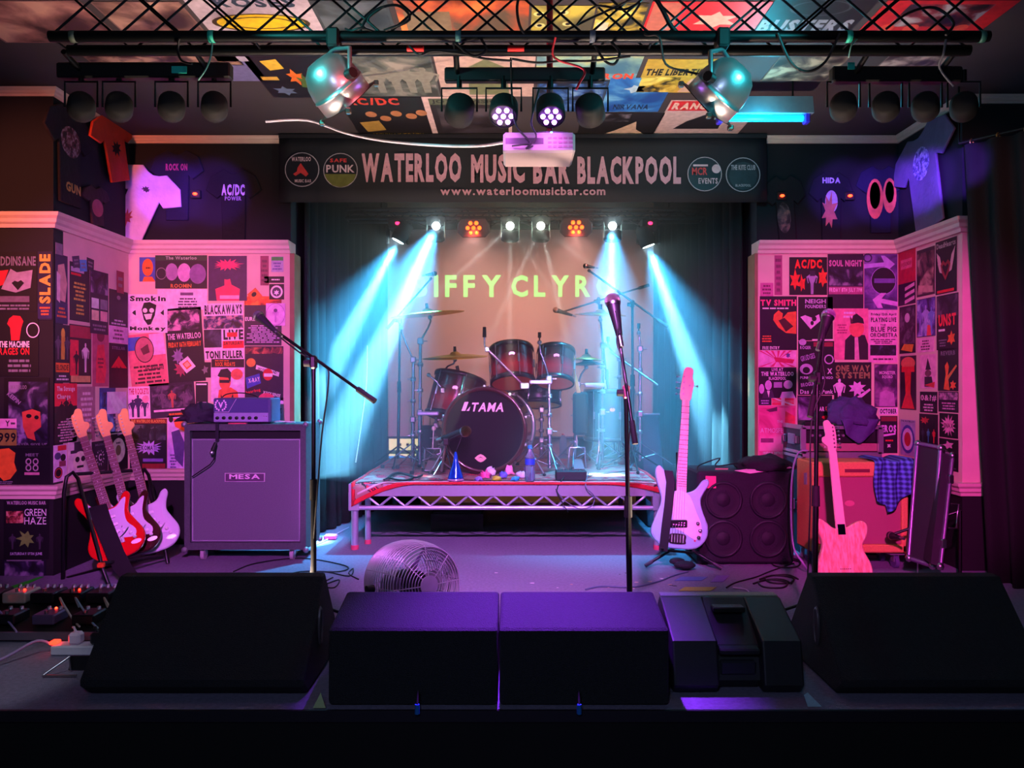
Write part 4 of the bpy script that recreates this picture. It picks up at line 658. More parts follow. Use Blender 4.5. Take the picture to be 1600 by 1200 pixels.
for i, (x, y, wx, wy, c, l) in enumerate(((1085, 921, 50, 6, '#a89838', 'yellow tape strip on the carpet near the small monitor'), (1075, 905, 42, 6, '#5868b0', 'blue tape strip on the carpet in front of the bass stand'), (1120, 905, 20, 10, '#7860a8', 'lilac tape strip on the carpet beside the bass stand'))):
    c0 = fl(x-wx/2, y+wy/2); c1 = fl(x+wx/2, y+wy/2); c2 = fl(x+wx/2+10, y-wy/2); c3 = fl(x-wx/2+10, y-wy/2); flat('tape_strip', [c0, c1, c2, c3], c, l, 'tape', .003)
rnd = random.Random(3)
for i in range(16):
    x = rnd.choice((rnd.uniform(735, 905), rnd.uniform(905, 1060))); y = rnd.uniform(893, 922); p = fl(x, y); r = rnd.uniform(.006, .016); a = rnd.uniform(0, 3)
    b = MB().slab([p+Vector((r*q*math.cos(a+k*1.05), r*.6*math.sin(a+k*1.05), .0005)) for k, q in enumerate((1,.7,1.1,.8,1,.6))], (0,0,1), .0012)
    single(b, 'paper_scrap', mat(('#d8b8a8','#c89a88','#e0d0d8','#302838')[i % 4], .7), ('tiny cream','tiny pinkish brown','tiny white','tiny dark')[i % 4]+' scrap of torn paper littering the stage carpet behind the monitors', 'litter', ('cream','pinkish brown','white','dark')[i % 4]+' paper scraps on the stage carpet')
# ------------------------------------------------------------------ drum fan
ax = Vector((.60, -.80, .10)).normalized(); c = W(643, 925, 3.66); c.z = .20; KD = .14; u, v_ = perp(ax); RF = .19
t = thing('floor_fan', 'round silver wire-caged floor fan behind the middle monitors', 'fan', (c.x, c.y, 0)); b = MB()
for k in range(17): a = (k/16-.5)*2; rr = RF*(1-.10*a*a); b.ring(c+ax*(a*KD), ax, rr, .0034, 40, 5)
for i in range(16):
    q = i*math.pi/8; dr = u*math.cos(q)+v_*math.sin(q); b.path([c+dr*(RF*(1-.10*a*a))+ax*(a*KD) for a in (-1,-.5,0,.5,1)], .0025, 5)
b.build('cage_band', mat('#d8c8dc', .3, .7, .1, 40), t)
for sg, nm in ((1, 'front_grille'), (-1, 'rear_grille')):
    b = MB()
    for k in range(1, 12): b.ring(c+ax*sg*(KD+.02*(1-(k/12)**2)), ax, RF*.9*k/12, .0018, 32, 4)
    for i in range(8): q = i*math.pi/4; dr = u*math.cos(q)+v_*math.sin(q); b.path([c+dr*(RF*.9*s)+ax*sg*(KD+.02*(1-s*s)) for s in (.15,.5,1)], .0025, 4)
    b.disc(c+ax*sg*(KD+.023), ax*sg, .045, 16); b.build(nm, mat('#d8c8dc', .3, .7, .1, 40), t)
for i in range(4):
    q = i*math.pi/2; dr = u*math.cos(q)+v_*math.sin(q); pr = dr.cross(ax)
    MB().slab([c+dr*.04+pr*.02, c+dr*.155+pr*.06+ax*.03, c+dr*.165-pr*.04-ax*.03, c+dr*.05-pr*.02], ax, .002).build('blade', mat('#9a8aa0', .3, .8), t)
MB().tube(c-ax*.07, c+ax*.05, .055, None, 16).build('motor', blkm, t)
b = MB(); s_ = Vector((ax.y, -ax.x, 0)).normalized()
b.path([c+s_*.21, c+s_*.21+Vector((0,0,-.1)), Vector((c.x+s_.x*.2, c.y+s_.y*.2, .014)), Vector((c.x-s_.x*.2, c.y-s_.y*.2, .014)), c-s_*.21+Vector((0,0,-.1)), c-s_*.21], .012, 8); b.build('floor_stand', blkm, t)
for sg in (1, -1): MB().tube(c+s_*.195*sg, c+s_*.23*sg, .018, None, 10).build('pivot_knob', blkm, t)
# ------------------------------------------------------------------ cables
def cable(label, pts, r=.004, col='#0c0c10', name='cable', cat='cable', sub=5):
    pts = [Vector(p) for p in pts]; out = []
    P_ = [pts[0]]+pts+[pts[-1]]
    for i in range(1, len(P_)-2):
        for k in range(sub):
            s = k/sub; a, b_, c_, d_ = P_[i-1], P_[i], P_[i+1], P_[i+2]
            out.append(.5*((2*b_)+(c_-a)*s+(2*a-5*b_+4*c_-d_)*s*s+(3*b_-a-3*c_+d_)*s**3))
    out.append(pts[-1]); return single(MB().path(out, r, 6), name, mat(col, .55), label, cat)
def fz(x, y, z=.006): return fl(x, y, z)
cable('black cable snaking across the carpet in front of the grey cabinet', [fz(365,893),fz(400,880),fz(470,872),fz(540,884),fz(530,893),fz(470,893),fz(430,905)])
cable('black cable looped on the carpet beside the drum riser', [fz(440,905),fz(500,893),fz(545,900),fz(552,888),fz(545,896),fz(560,905)])
cable('coiled black cable on the carpet behind the big left monitor', [fz(510,912),fz(530,906),fz(522,918),fz(500,914),fz(520,902)])
cable('grey patterned cable running from the bass stand across the carpet', [fz(1075,893),fz(1050,900),fz(1030,908),fz(990,917),fz(940,916),fz(915,921)], .005, '#586080')
cable('black cable trailing from the speaker cabinet to the small monitor', [fz(1240,880),fz(1205,892),fz(1180,902),fz(1150,910),fz(1135,918)])
cable('pale cable curl on the carpet behind the small monitor', [fz(1145,918),fz(1165,921),fz(1172,928)], .004, '#c0b0d0')
for i, (x, y) in enumerate(((1215, 905), (1225, 880), (1205, 912))):
    cable(('tangle of black cable on the purple lit carpet','black cable heap at the foot of the tweed amplifier','loop of black cable in front of the black speaker cabinet')[i], [fz(x-28,y),fz(x-5,y-6),fz(x+24,y-2),fz(x+18,y+6),fz(x-12,y+5),fz(x-18,y-4),fz(x+15,y-7),fz(x+32,y)], .005)
# ------------------------------------------------------------------ microphones and stands
def microphone(label, tip, direc, L=.16, ball='#8a8490', sc=1, name='microphone'):
    d = Vector(direc).normalized(); tip = Vector(tip); t = thing(name, label, 'microphone', tuple(tip-d*L*sc))
    MB().ball(tip-d*.024*sc, .025*sc, 16).build('head_grille', mat(ball, .35, .8, .3, 300, .8, 700), t)
    MB().lathe([(.022*sc,-.04*sc),(.024*sc,-.032*sc),(.022*sc,-.026*sc)], tip, d, 16).build('collar', steel, t)
    MB().lathe([(.001,-L*sc),(.0095*sc,-L*sc),(.0105*sc,-L*sc+.01),(.019*sc,-.05*sc),(.021*sc,-.038*sc)], tip, d, 16).build('handle', mat('#1a181e', .45), t)
    MB().tube(tip-d*L*sc, tip-d*(L+.035)*sc, .008*sc, None, 10).build('plug', steel, t)
    return t
stm = mat('#060608', .35, 0, .2, 40, name='black_stand_tube')
def micstand(label, base, clutch, b0, b1, r=.0095, boomr=.007, tripod=.3, name='microphone_stand', clutchm=None, metal=None):
    base = Vector(base); m = metal or stm; t = thing(name, label, 'mic stand', tuple(base)); clutch = Vector(clutch); b0 = Vector(b0); b1 = Vector(b1)
    mid = base.lerp(clutch, .52)
    MB().tube(base+Vector((0,0,.06)), mid, r*1.35, None, 12).build('lower_tube', m, t)
    MB().tube(mid-Vector((0,0,.02)), mid+Vector((0,0,.07)), r*1.9, r*1.7, 12).build('height_collar', rubber, t)
    MB().tube(mid, clutch, r, None, 12).build('upper_tube', m, t)
    MB().cbox(clutch, (.03, .035, .06), .008).build('boom_clutch', clutchm or blkm, t)
    MB().tube(clutch+Vector((-.04,-.01,-.005)), clutch+Vector((-.012,-.01,-.005)), .014, .016, 8).build('clutch_knob', rubber, t)
    MB().tube(b0, b1, boomr, None, 10).build('boom', m, t)
    dr = (b1-b0).normalized(); MB().tube(b0-dr*.01, b0+dr*.09, boomr*1.8, None, 10).build('counterweight', rubber, t)
    MB().path([b1, b1+dr*.02], boomr*1.5, 8).build('mic_clip', rubber, t)
    for i in range(3):
        a = 2.1*i+.5; e = base+Vector((tripod*math.cos(a), tripod*math.sin(a), .012)); s = base+Vector((0,0,.16))
        l = MB().tube(s, e, .007, None, 8).build('leg', m, t); MB().ball(e, .013, 8).build('rubber_foot', rubber, l)
    return t
# left vocal stand
D = 3.45
s1 = micstand('tall black boom mic stand in front of the grey speaker cabinet', Vector((W(490,0,D).x, D, 0)), W(490, 566, D), W(583, 625, D-.12), W(425, 513, D+.08))
microphone('violet lit vocal microphone on the boom before the poster wall', W(399, 489, D+.12), W(399,489,D+.12)-W(422,510,D+.08))
cable('black mic cable hanging from the boom by the grey cabinet', [W(420,512,D+.07), W(470,552,D+.01), W(508,570,D-.03), W(513,600,D-.04), W(503,680,D-.02), W(495,780,D-.02), W(485,905,D), Vector((W(480,0,D).x, D-.02, .01))], .0035)
# centre vocal stand
D = 3.40; mb = Vector((W(985,0,D).x, D, 0))
micstand('black mic stand with a near upright boom in front of the drum riser', mb, W(978, 612, D), W(992, 690, D-.09), W(962, 492, D+.06), clutchm=mat('#b06070', .35, .4))
microphone('vocal microphone upright on the middle stand', W(955, 459, D+.09), W(955,459,D+.09)-W(961,490,D+.06), .14, '#a08890', 1.45)
cable('mic cable wound down the middle stand', [W(962,486,D+.03), W(966,510,D), W(964,535,D), W(972,560,D-.02), W(975,590,D-.04), W(986,640,D-.03), W(982,720,D-.02), W(984,920,D-.02), mb+Vector((.03,-.02,.01))], .0035)
# right vocal stand
D = 3.50; mb = Vector((W(1272,0,D).x, D, 0))
micstand('black mic stand standing in front of the tweed amplifier', mb, W(1277, 590, D), W(1266, 648, D-.07), W(1289, 512, D+.07))
microphone('pink lit vocal microphone on the stand before the right poster wall', W(1297, 484, D+.10), W(1297,484,D+.10)-W(1289,510,D+.07), .14, '#c890c8', 1.25)
cable('mic cable hanging down the stand in front of the tweed amplifier', [W(1289,510,D+.04), W(1285,560,D), W(1288,600,D-.03), W(1268,660,D-.03), W(1266,780,D-.02), W(1262,900,D), mb+Vector((-.05,-.03,.01))], .0035)
# ------------------------------------------------------------------ guitars
def smooth(pts, sub=4):
    k = len(pts); out = []
    for i in range(k):
        a, b, c, d = [Vector((*pts[(i+j-1) % k], 0)) for j in range(4)]
        for q in range(sub):
            s = q/sub; p = .5*((2*b)+(c-a)*s+(2*a-5*b+4*c-d)*s*s+(3*b-a-3*c+d)*s**3); out.append((p.x, p.y))
    return out
STRAT = [(0,0),(.09,.012),(.145,.06),(.158,.125),(.13,.20),(.112,.255),(.125,.31),(.145,.355),(.135,.385),(.105,.375),(.075,.335),(.045,.318),(.0,.315),(-.045,.325),(-.075,.36),(-.10,.41),(-.13,.44),(-.155,.42),(-.148,.37),(-.122,.31),(-.112,.255),(-.13,.19),(-.16,.12),(-.15,.06),(-.09,.012)]
STPG = [(.03,.115),(.10,.10),(.118,.14),(.085,.2),(.09,.27),(.118,.345),(.09,.34),(.055,.31),(0,.305),(-.05,.315),(-.09,.38),(-.11,.36),(-.09,.28),(-.085,.22),(-.06,.16),(-.03,.13)]
TELE = [(0,0),(.10,.01),(.155,.07),(.152,.14),(.122,.22),(.118,.27),(.14,.33),(.145,.375),(.118,.395),(.08,.37),(.045,.34),(.0,.335),(-.04,.345),(-.09,.37),(-.13,.378),(-.158,.35),(-.148,.29),(-.12,.245),(-.125,.2),(-.155,.13),(-.155,.07),(-.10,.01)]
RAY = [(0,0),(.10,.012),(.158,.075),(.16,.15),(.128,.23),(.115,.29),(.135,.345),(.16,.39),(.152,.42),(.12,.41),(.085,.36),(.045,.335),(0,.33),(-.045,.34),(-.075,.39),(-.105,.45),(-.135,.48),(-.158,.455),(-.15,.39),(-.122,.31),(-.118,.25),(-.15,.16),(-.165,.08),(-.10,.012)]
RAYPG = [(.02,.10),(.09,.06),(.125,.09),(.118,.16),(.09,.22),(.06,.29),(.03,.325),(-.04,.33),(-.04,.14)]
HS = [(-.022,0),(.022,0),(.026,.03),(.052,.055),(.05,.085),(.03,.10),(.036,.16),(.03,.185),(.005,.19),(-.012,.165),(-.03,.15),(-.034,.08)]
HB = [(-.028,0),(.028,0),(.038,.05),(.046,.10),(.036,.15),(.04,.185),(.02,.205),(-.01,.2),(-.022,.16),(-.034,.06)]
def guitar(name, label, kind, bot, head, normal, bodym, outline, pg=None, pgm=None, neckL=.47, hs=HS, neckm=None, boardm=None, headm=None, back=False, cat='guitar', mirror=1):
    bot = Vector(bot); head = Vector(head); up = (head-bot).normalized(); L = (head-bot).length
    total = .33+neckL+.19; sc = L/total
    n = Vector(normal); n = (n-up*n.dot(up)).normalized(); rt = up.cross(n).normalized()*-1
    rt = n.cross(up)*-1 if (n.cross(up)).x < 0 else n.cross(up)
    t = thing(name, label, cat, tuple(bot)); 
    def P(x, y, e=0): return bot+rt*(x*sc*mirror)+up*(y*sc)+n*(e*sc)
    MB().slab([P(x, y, -.022) for x, y in smooth(outline)], n, .044*sc, 0, None, .009*sc).build('body', bodym, t)
    maple = neckm or mat('#d8a868', .3, 0, .1, 30, coat=.4); y0 = .30
    b = MB(); ring = []
    for y, w in ((y0, .029), (.33+neckL, .022)):
        ring.append([P(w*math.cos(a), y, (.012 if not back else .012)+(.024*-abs(math.sin(a)) if math.sin(a) < 0 else .0)*1) for a in [math.pi*k/8 for k in range(16)]])
    k = 16; b.add(ring[0]+ring[1], [(i, (i+1) % k, k+(i+1) % k, k+i) for i in range(k)], 0, True); b.build('neck', maple, t)
    b = MB(); yb = .255 if not back else .3
    b.slab([P(-.028, yb, .0125), P(.028, yb, .0125), P(.0215, .33+neckL, .0125), P(-.0215, .33+neckL, .0125)], n, .007*sc)
    fb = b.build('fretboard', boardm or maple, t)
    if not back:
        b = MB()
        for i in range(21):
            yy = .33+neckL-neckL*1.33*(1-2**(-(i+1)/12)); 
            if yy < yb+.005: break
            b.tube(P(-.026, yy, .0195), P(.026, yy, .0195), .0011*sc*(1.8 if kind == 'bass' else 1), None, 5)
        b.build('frets', steel if kind != 'bass' else mat('#5a3440', .4, .5), fb)
        for i in (3,5,7,9,12,15,17,19):
            yy = .33+neckL-neckL*1.33*(1-2**(-(i-.5)/12))
            if yy > yb: MB().disc(P(0, yy, .0199), n, .0038*sc, 10).build('fret_marker', mat('#d8d0c8', .3), fb)
        MB().cbox(P(0, .33+neckL, .016), (.003, .003, .003), .0005).build('nut', mat('#e8e0d8', .4), t)
    MB().slab([P(x, .33+neckL+y, .0) for x, y in smooth(hs, 3)], n, .013*sc, 0, None, .002*sc).build('headstock', headm or maple, t)
    side = -1
    for i in range(6 if kind != 'bass' else 5):
        yy = .33+neckL+.025+i*.024; x = -.032; sgn = -1
        if kind == 'bass': x, sgn, yy = (-.036, -1, .33+neckL+.035+i*.036) if i < 4 else (.044, 1, .33+neckL+.09)
        tn = MB(); tn.tube(P(x, yy, .005), P(x+sgn*.016, yy, .005), .003*sc, None, 8); tn.ball(P(x+sgn*.022, yy, .005), .0075*sc, 10); tn.tube(P(x*.45, yy, .013), P(x*.45, yy, .022), .005*sc, None, 10)
        tn.build('tuning_peg', steel, t)
    if pg: MB().slab([P(x, y, .0225) for x, y in smooth(pg, 3)], n, .0025*sc, 0, None, .0005).build('pickguard', pgm, t)
    if kind == 'strat':
        for i, (y, a) in enumerate(((.255, 0), (.205, 0), (.155, 10))):
            q = Matrix.Rotation(R(a), 3, n); u_ = q@rt; v_ = q@up; c = P(0, y, .028)
            MB().cbox(c, (1,1,1), .1, 0, Matrix(((u_.x*.07*sc, v_.x*.017*sc, n.x*.012*sc), (u_.y*.07*sc, v_.y*.017*sc, n.y*.012*sc), (u_.z*.07*sc, v_.z*.017*sc, n.z*.012*sc)))).build('pickup', mat('#e8dce8', .35), t)
        for x, y in ((.055,.15),(.085,.125),(.10,.095)): MB().lathe([(.0005,.014*sc),(.009*sc,.014*sc),(.0105*sc,.008*sc),(.011*sc,0)], P(x, y, .024), n, 14).build('knob', mat('#f0e4ee', .3), t)
        MB().tube(P(.048,.175,.024), P(.056,.18,.045), .0025*sc, None, 6).build('pickup_switch', steel, t)
        br = MB(); c = [P(-.042,.085,.023), P(.042,.085,.023), P(.042,.12,.023), P(-.042,.12,.023)]; br.slab(c, n, .006*sc)
        for i in range(6): br.tube(P(-.03+i*.012,.088,.031), P(-.03+i*.012,.117,.031), .004*sc, None, 6)
        br.build('bridge', steel, t); MB().path([P(.02,.118,.03), P(.06,.135,.05), P(.085,.16,.052)], .0025*sc, 6).build('tremolo_arm', steel, t)
        MB().slab([P(.10+.03*math.cos(a*.524), .065+.013*math.sin(a*.524), .0222) for a in range(12)], n, .003*sc).build('jack_plate', steel, t)
    if kind == 'bass':
        MB().cbox(P(-.01,.145,.026), (.10*sc, .02*sc, .045*sc), .004).build('pickup', mat('#101014', .4), t)
        b = MB()
        for i in range(5):
            for yy in (.138, .152): b.disc(P(-.04+i*.0155, yy, .0375), n, .0038*sc, 8)
        b.build('pole_piece', steel, t)
        b = MB(); b.slab([P(x, y, .023) for x, y in smooth([(-.055,.03),(.03,.03),(.035,.05),(.03,.085),(-.05,.085),(-.058,.06)])], n, .004*sc); b.build('bridge_plate', mat('#18181c', .3, .6), t)
        for i in range(5): MB().tube(P(-.046+i*.0165,.036,.032), P(-.046+i*.0165,.08,.032), .0055*sc, None, 8).build('bridge_saddle', steel, t)
        for x, y in ((.10,.155),(.115,.115),(.108,.075)): MB().lathe([(.0005,.02*sc),(.009*sc,.02*sc),(.0105*sc,.004*sc),(.0105*sc,0)], P(x, y, .0255), n, 14).build('knob', steel, t)
        MB().disc(P(.088,.055,.0262), n, .006*sc, 10).build('jack_socket', mat('#c02060', .4), t)
        b = MB()
        for i in range(5): x = -.046+i*.0165; b.tube(P(x,.06,.036), P(x*.42,.33+neckL,.022), .0011*sc, None, 4)
        b.build('strings', steel, t)
    elif not back:
        b = MB()
        for i in range(6): x = -.028+i*.0112; b.tube(P(x,.10,.034), P(x*.55,.33+neckL,.0215), .0006*sc, None, 4)
        b.build('strings', steel, t)
    if back:
        MB().slab([P(-.022,.30,.0225), P(.022,.30,.0225), P(.022,.36,.0225), P(-.022,.36,.0225)], n, .002*sc).build('neck_plate', mat('#8888b8', .15, 1), t)
        b = MB()
        for x in (-.017,.017):
            for y in (.306,.354): b.disc(P(x, y, .0247), n, .0035*sc, 8)
        b.build('plate_screw', mat('#c0c0d0', .2, 1), t)
        b = MB()
        for i in range(6): b.disc(P(-.028+i*.0112,.105,.0224), n, .0032*sc, 8)
        b.build('string_ferrule', mat('#201018', .4), t)
        MB().slab([P(-.0045,.42,.0), P(.0045,.42,.0), P(.0035,.75,.0), P(-.0035,.75,.0)], n, .0155*sc).build('skunk_stripe', mat('#6a3418', .4), t)
    return t, P, n, up, rt
gloss = lambda c: mat(c, .12, 0, .05, 20, coat=.8)
rose = mat('#6a3a40', .45, 0, .25, 60, name='rosewood'); pgw = mat('#cfc4da', .3, 0, .04, 20, coat=.3, name='white_pickguard')
NG = (.30, -.88, .18)
strats = []
for lab, d, bx, hx, col, hy in (('glossy red electric guitar with a white pickguard on the rack', 4.50, 192, 117, '#d81018', 641), ('dark maroon electric guitar with a white pickguard between the red and the white one', 4.66, 217, 156, '#3c0810', 641), ('white electric guitar at the back of the guitar rack', 4.82, 247, 190, '#d8d4e4', 640)):
    strats.append(guitar('electric_guitar', lab, 'strat', W(bx, 872 if d < 4.6 else 866 if d < 4.7 else 862, d), W(hx, hy, d+.2), NG, gloss(col), STRAT, STPG, pgw, boardm=rose))
# leather strap on the red guitar
strap = MB(); pts = [W(152,790,4.46), W(160,815,4.40), W(170,840,4.38), W(180,865,4.38), W(192,888,4.36), W(206,906,4.33)]; wv = Vector((.05, .0, .012))
for o in (0, .003): strap.add([p-wv+Vector((0,o,0)) for p in pts]+[p+wv+Vector((0,o,0)) for p in pts], [(i, i+1, 7+i, 6+i) for i in range(5)], 0, True)
single(strap, 'guitar_strap', mat('#0a0a0e', .7), 'wide black strap hanging across the red guitar', 'strap')
# rack for the three guitars
t = thing('guitar_rack', 'black tubular folding rack holding three electric guitars', 'guitar rack', (W(170,0,4.6).x, 4.6, 0))
MB().path([fl(98, 905), W(100,770,4.42), W(104,745,4.44), W(114,738,4.46), W(122,748,4.44), W(152,856,4.32), W(160,888,4.26), Vector((W(172,0,4.26).x, 4.26, .015))], .011, 8).build('end_frame', stm, t)
MB().path([Vector((W(228,0,5.0).x, 5.12, .012)), W(222,740,5.05), W(226,733,5.04), W(232,742,5.02), W(247,800,4.92), Vector((W(262,0,4.85).x, 4.85, .015))], .011, 8).build('end_frame', stm, t)
MB().tube(W(116,741,4.46), W(226,734,5.04), .01, None, 8).build('neck_rail', rubber, t)
MB().tube(W(160,880,4.28), W(255,868,4.86), .01, None, 8).build('front_rail', rubber, t); MB().tube(fl(105,903), Vector((W(230,0,5.0).x, 5.1, .02)), .01, None, 8).build('rear_rail', stm, t)
MB().tube(W(123,752,4.435), W(150,852,4.32), .0045, None, 6).build('chrome_strip', steel, t)
MB().cbox(W(158,883,4.25), (.035,.03,.025), .004).build('rubber_bumper', mat('#e04818', .6), t)
# bass
tb, P, n, up, rt = guitar('bass_guitar', 'pale blue five-string bass guitar with a white pickguard on a floor stand', 'bass', W(1060, 858, 4.72), W(1073, 578, 4.95), (-.05, -1, .2), gloss('#a9cfe6'), RAY, RAYPG, mat('#f0dce4', .3), .56, HB, mat('#f0c4b4', .3, 0, .1, 30, coat=.3), cat='bass guitar')
b = MB(); pts = [P(-.085,.45,.03), P(-.07,.38,.04), P(-.075,.25,.045), P(-.085,.12,.04), P(-.09,-.02,.02)]; wv = rt*.026
for o in (0, .003): b.add([p-wv+n*o for p in pts]+[p+wv+n*o for p in pts], [(i, i+1, 6+i, 5+i) for i in range(4)], 0, True)
single(b, 'guitar_strap', mat('#14141e', .8), 'black strap hanging down the face of the pale blue bass', 'strap')
t = thing('bass_stand', 'low black tripod stand under the pale blue bass', 'guitar stand', (W(1065,0,4.8).x, 4.8, 0)); cc = Vector((W(1066,0,4.8).x, 4.84, .14))
for x, y in ((1008, 884), (1128, 888), (1085, 868)):
    e = fl(x, y, .012); l = MB().tube(cc, e, .011, .010, 8).build('leg', mat('#1c1a24', .4, .3), t); MB().tube(e.lerp(cc, .2), e, .0125, None, 8).build('rubber_foot', mat('#40384a', .5), l)
MB().tube(cc+Vector((0,.0,-.03)), cc+Vector((0,.1,.55)), .011, None, 10).build('upright', stm, t)
MB().path([P(-.1,.0,.05), P(-.1,-.012,.0), P(-.1,-.012,-.04), P(.08,-.012,-.04), P(.08,-.012,.0), P(.08,.0,.05)], .009, 8).build('cradle', rubber, t)
single(MB().ball(fl(1070,886,.02)+Vector((0,0,.012)), .055, 14, 0, (1.2,.8,.45)).ball(fl(1058,880,.02)+Vector((0,0,.012)), .045, 12, 0, (1.1,.8,.5)), 'strap_end', mat('#181622', .8, 0, .3, 30, .5, 60), 'bunched dark strap end lying under the bass stand', 'strap')
# natural telecaster-shaped guitar seen from the back
wd_ = bpy.data.materials.new('pink_lit_ash'); wd_.use_nodes = True; N = wd_.node_tree.nodes; L = wd_.node_tree.links; bs = N['Principled BSDF']
tc = N.new('ShaderNodeTexCoord'); mp = N.new('ShaderNodeMapping'); mp.inputs['Scale'].default_value = (22, 22, 1.2); nz = N.new('ShaderNodeTexNoise'); nz.inputs['Scale'].default_value = 4; nz.inputs['Detail'].default_value = 4
cr = N.new('ShaderNodeValToRGB'); cr.color_ramp.elements[0].position = .35; cr.color_ramp.elements[0].color = hexc('#d89a78')+(1,); cr.color_ramp.elements[1].position = .65; cr.color_ramp.elements[1].color = hexc('#f4cfae')+(1,)
L.new(tc.outputs['Object'], mp.inputs[0]); L.new(mp.outputs[0], nz.inputs['Vector']); L.new(nz.outputs['Fac'], cr.inputs[0]); L.new(cr.outputs[0], bs.inputs['Base Color']); bs.inputs['Roughness'].default_value = .3
guitar('electric_guitar', 'natural ash electric guitar seen from its back, leaning before the tweed amplifier', 'tele', W(1322, 918, 4.22), W(1294, 657, 4.42), (.02, -1, .12), wd_, TELE, neckL=.46, neckm=mat('#f0d0b8', .3, 0, .1, 30, coat=.4), back=True, mirror=-1)
t = thing('guitar_stand', 'small black floor stand under the natural ash guitar', 'guitar stand', (W(1322,0,4.2).x, 4.2, 0)); q = W(1322, 915, 4.24)
MB().path([q+Vector((-.1,-.06,.03)), q+Vector((-.1,-.06,-.02)), Vector((q.x-.12, q.y+.12, .012)), Vector((q.x-.16, q.y+.02, .012))], .008, 8).build('leg', stm, t)
MB().path([q+Vector((.1,-.06,.03)), q+Vector((.1,-.06,-.02)), Vector((q.x+.12, q.y+.12, .012)), Vector((q.x+.16, q.y+.02, .012))], .008, 8).build('leg', stm, t)
MB().tube(q+Vector((-.1,-.03,-.02)), q+Vector((.1,-.03,-.02)), .008, None, 8).build('cross_bar', stm, t)
# ------------------------------------------------------------------ grey guitar cabinet with amplifier head
def caster(t, p, r=.035, m=None):
    l = MB().cbox(Vector(p)+Vector((0,0,r*2+.008)), (.09,.07,.008), .002).build('caster_plate', alu, t)
    for sg in (-1, 1): MB().box((p[0]+sg*.014-.002, p[1]-.02, r), (p[0]+sg*.014+.002, p[1]+.02, r*2+.006)).build('caster_fork', alu, l)
    MB().tube((p[0]-.011, p[1], r), (p[0]+.011, p[1], r), r, None, 16).build('caster_wheel', m or mat('#a8a0a8', .4), l)
D = 4.96; x0, x1 = W(288,0,D).x, W(478,0,D).x; z0, z1 = .075, .866
t = thing('speaker_cabinet', 'large grey guitar speaker cabinet with a MESA badge and casters', 'speaker cabinet', ((x0+x1)/2, D+.18, 0))
tol = mat('#4a5054', .7, 0, .3, 60, .6, 200, name='grey_tolex'); b = MB()
b.box((x0,D,z0),(x0+.035,D+.36,z1)).box((x1-.035,D,z0),(x1,D+.36,z1)).box((x0+.035,D,z1-.04),(x1-.035,D+.36,z1)).box((x0+.035,D,z0),(x1-.035,D+.36,z0+.045)).box((x0+.035,D+.33,z0+.045),(x1-.035,D+.36,z1-.04)); b.build('shell', tol, t)
MB().box((x0+.037,D+.02,z0+.047),(x1-.037,D+.05,z1-.092)).build('grille_cloth', mat('#6a6a78', .85, 0, .3, 200, .5, 400, name='grey_grille_cloth'), t)
MB().box((x0+.037,D+.04,z1-.09),(x1-.037,D+.07,z1-.042)).build('top_vent', mat('#0a1010', .8), t)
b = MB(); g = [(x0+.045,z0+.055),(x1-.045,z0+.055),(x1-.045,z1-.098),(x0+.045,z1-.098)]; b.path([(x, D+.019, z) for x, z in g], .003, 6, 0, True); b.build('piping', mat('#b8b0c8', .5), t)
bx0, bx1 = W(350,0,D).x, W(413,0,D).x; bz = W(0,748,D).z
bg = MB(); bg.slab([(bx0,D+.018,bz-.022),(bx1,D+.018,bz-.022),(bx1,D+.018,bz+.035),(bx0,D+.018,bz+.035)], (0,-1,0), .006, 0, None, .002); bgo = bg.build('badge', mat('#d8c8d8', .4, .3), t)
MB().slab([(bx0+.006,D+.011,bz-.017),(bx1-.006,D+.011,bz-.017),(bx1-.006,D+.011,bz+.03),(bx0+.006,D+.011,bz+.03)], (0,-1,0), .001).build('badge_face', mat('#5a4460', .4), bgo)
MB().text('MESA', (bx0+.03,D+.008,bz+.027), (1,0,0), (0,0,-1), bx1-bx0-.06, .03, 0, 1).build('lettering', mat('#f0d0e8', .4), bgo)
for x in (x0, x1):
    for z in (z0, z1):
        for y in (D, D+.36): MB().ball((x, y, z), .028, 10, 0, (.7,.7,.7)).build('corner_protector', mat('#8a8890', .4, .5), t)
for x in (x0+.1, x1-.1):
    for y in (D+.06, D+.3): caster(t, (x, y, 0))
D2 = 5.02; hx0, hx1 = W(333,0,D2).x, W(424,0,D2).x; hz0 = .874; hz1 = W(0,622,D2).z
t = thing('amplifier_head', 'small grey amplifier head with a V laurel logo and a row of knobs', 'amplifier', ((hx0+hx1)/2, D2+.1, .868))
MB().cbox(((hx0+hx1)/2, D2+.1, (hz0+hz1)/2), (hx1-hx0, .2, hz1-hz0), .008).build('housing', mat('#5a5a86', .45, .4, .1, 60), t)
MB().box((hx0+.006,D2-.003,hz0+.066),(hx1-.02,D2+.002,hz1-.008)).build('front_grille', mat('#4c4c84', .5, .4, .3, 300, .4, 500), t)
MB().box((hx0+.006,D2-.004,hz0+.006),(hx1-.02,D2+.002,hz0+.062)).build('control_panel', mat('#b0a8d8', .35, .4), t)
lc = Vector((hx0+.05, D2-.005, hz0+.112)); b = MB().text('V', lc+Vector((-.016,0,.019)), (1,0,0), (0,0,-1), .032, .038, 0, 2)
for sg in (-1, 1):
    for i in range(6):
        a = -1.2+i*.42; p = lc+Vector((sg*.034*math.cos(a), 0, .034*math.sin(a))); b.poly([p+Vector((sg*.007*math.cos(a+q), 0, .007*math.sin(a+q)*1.2)) for q in (0,1.57,3.14,4.7)])
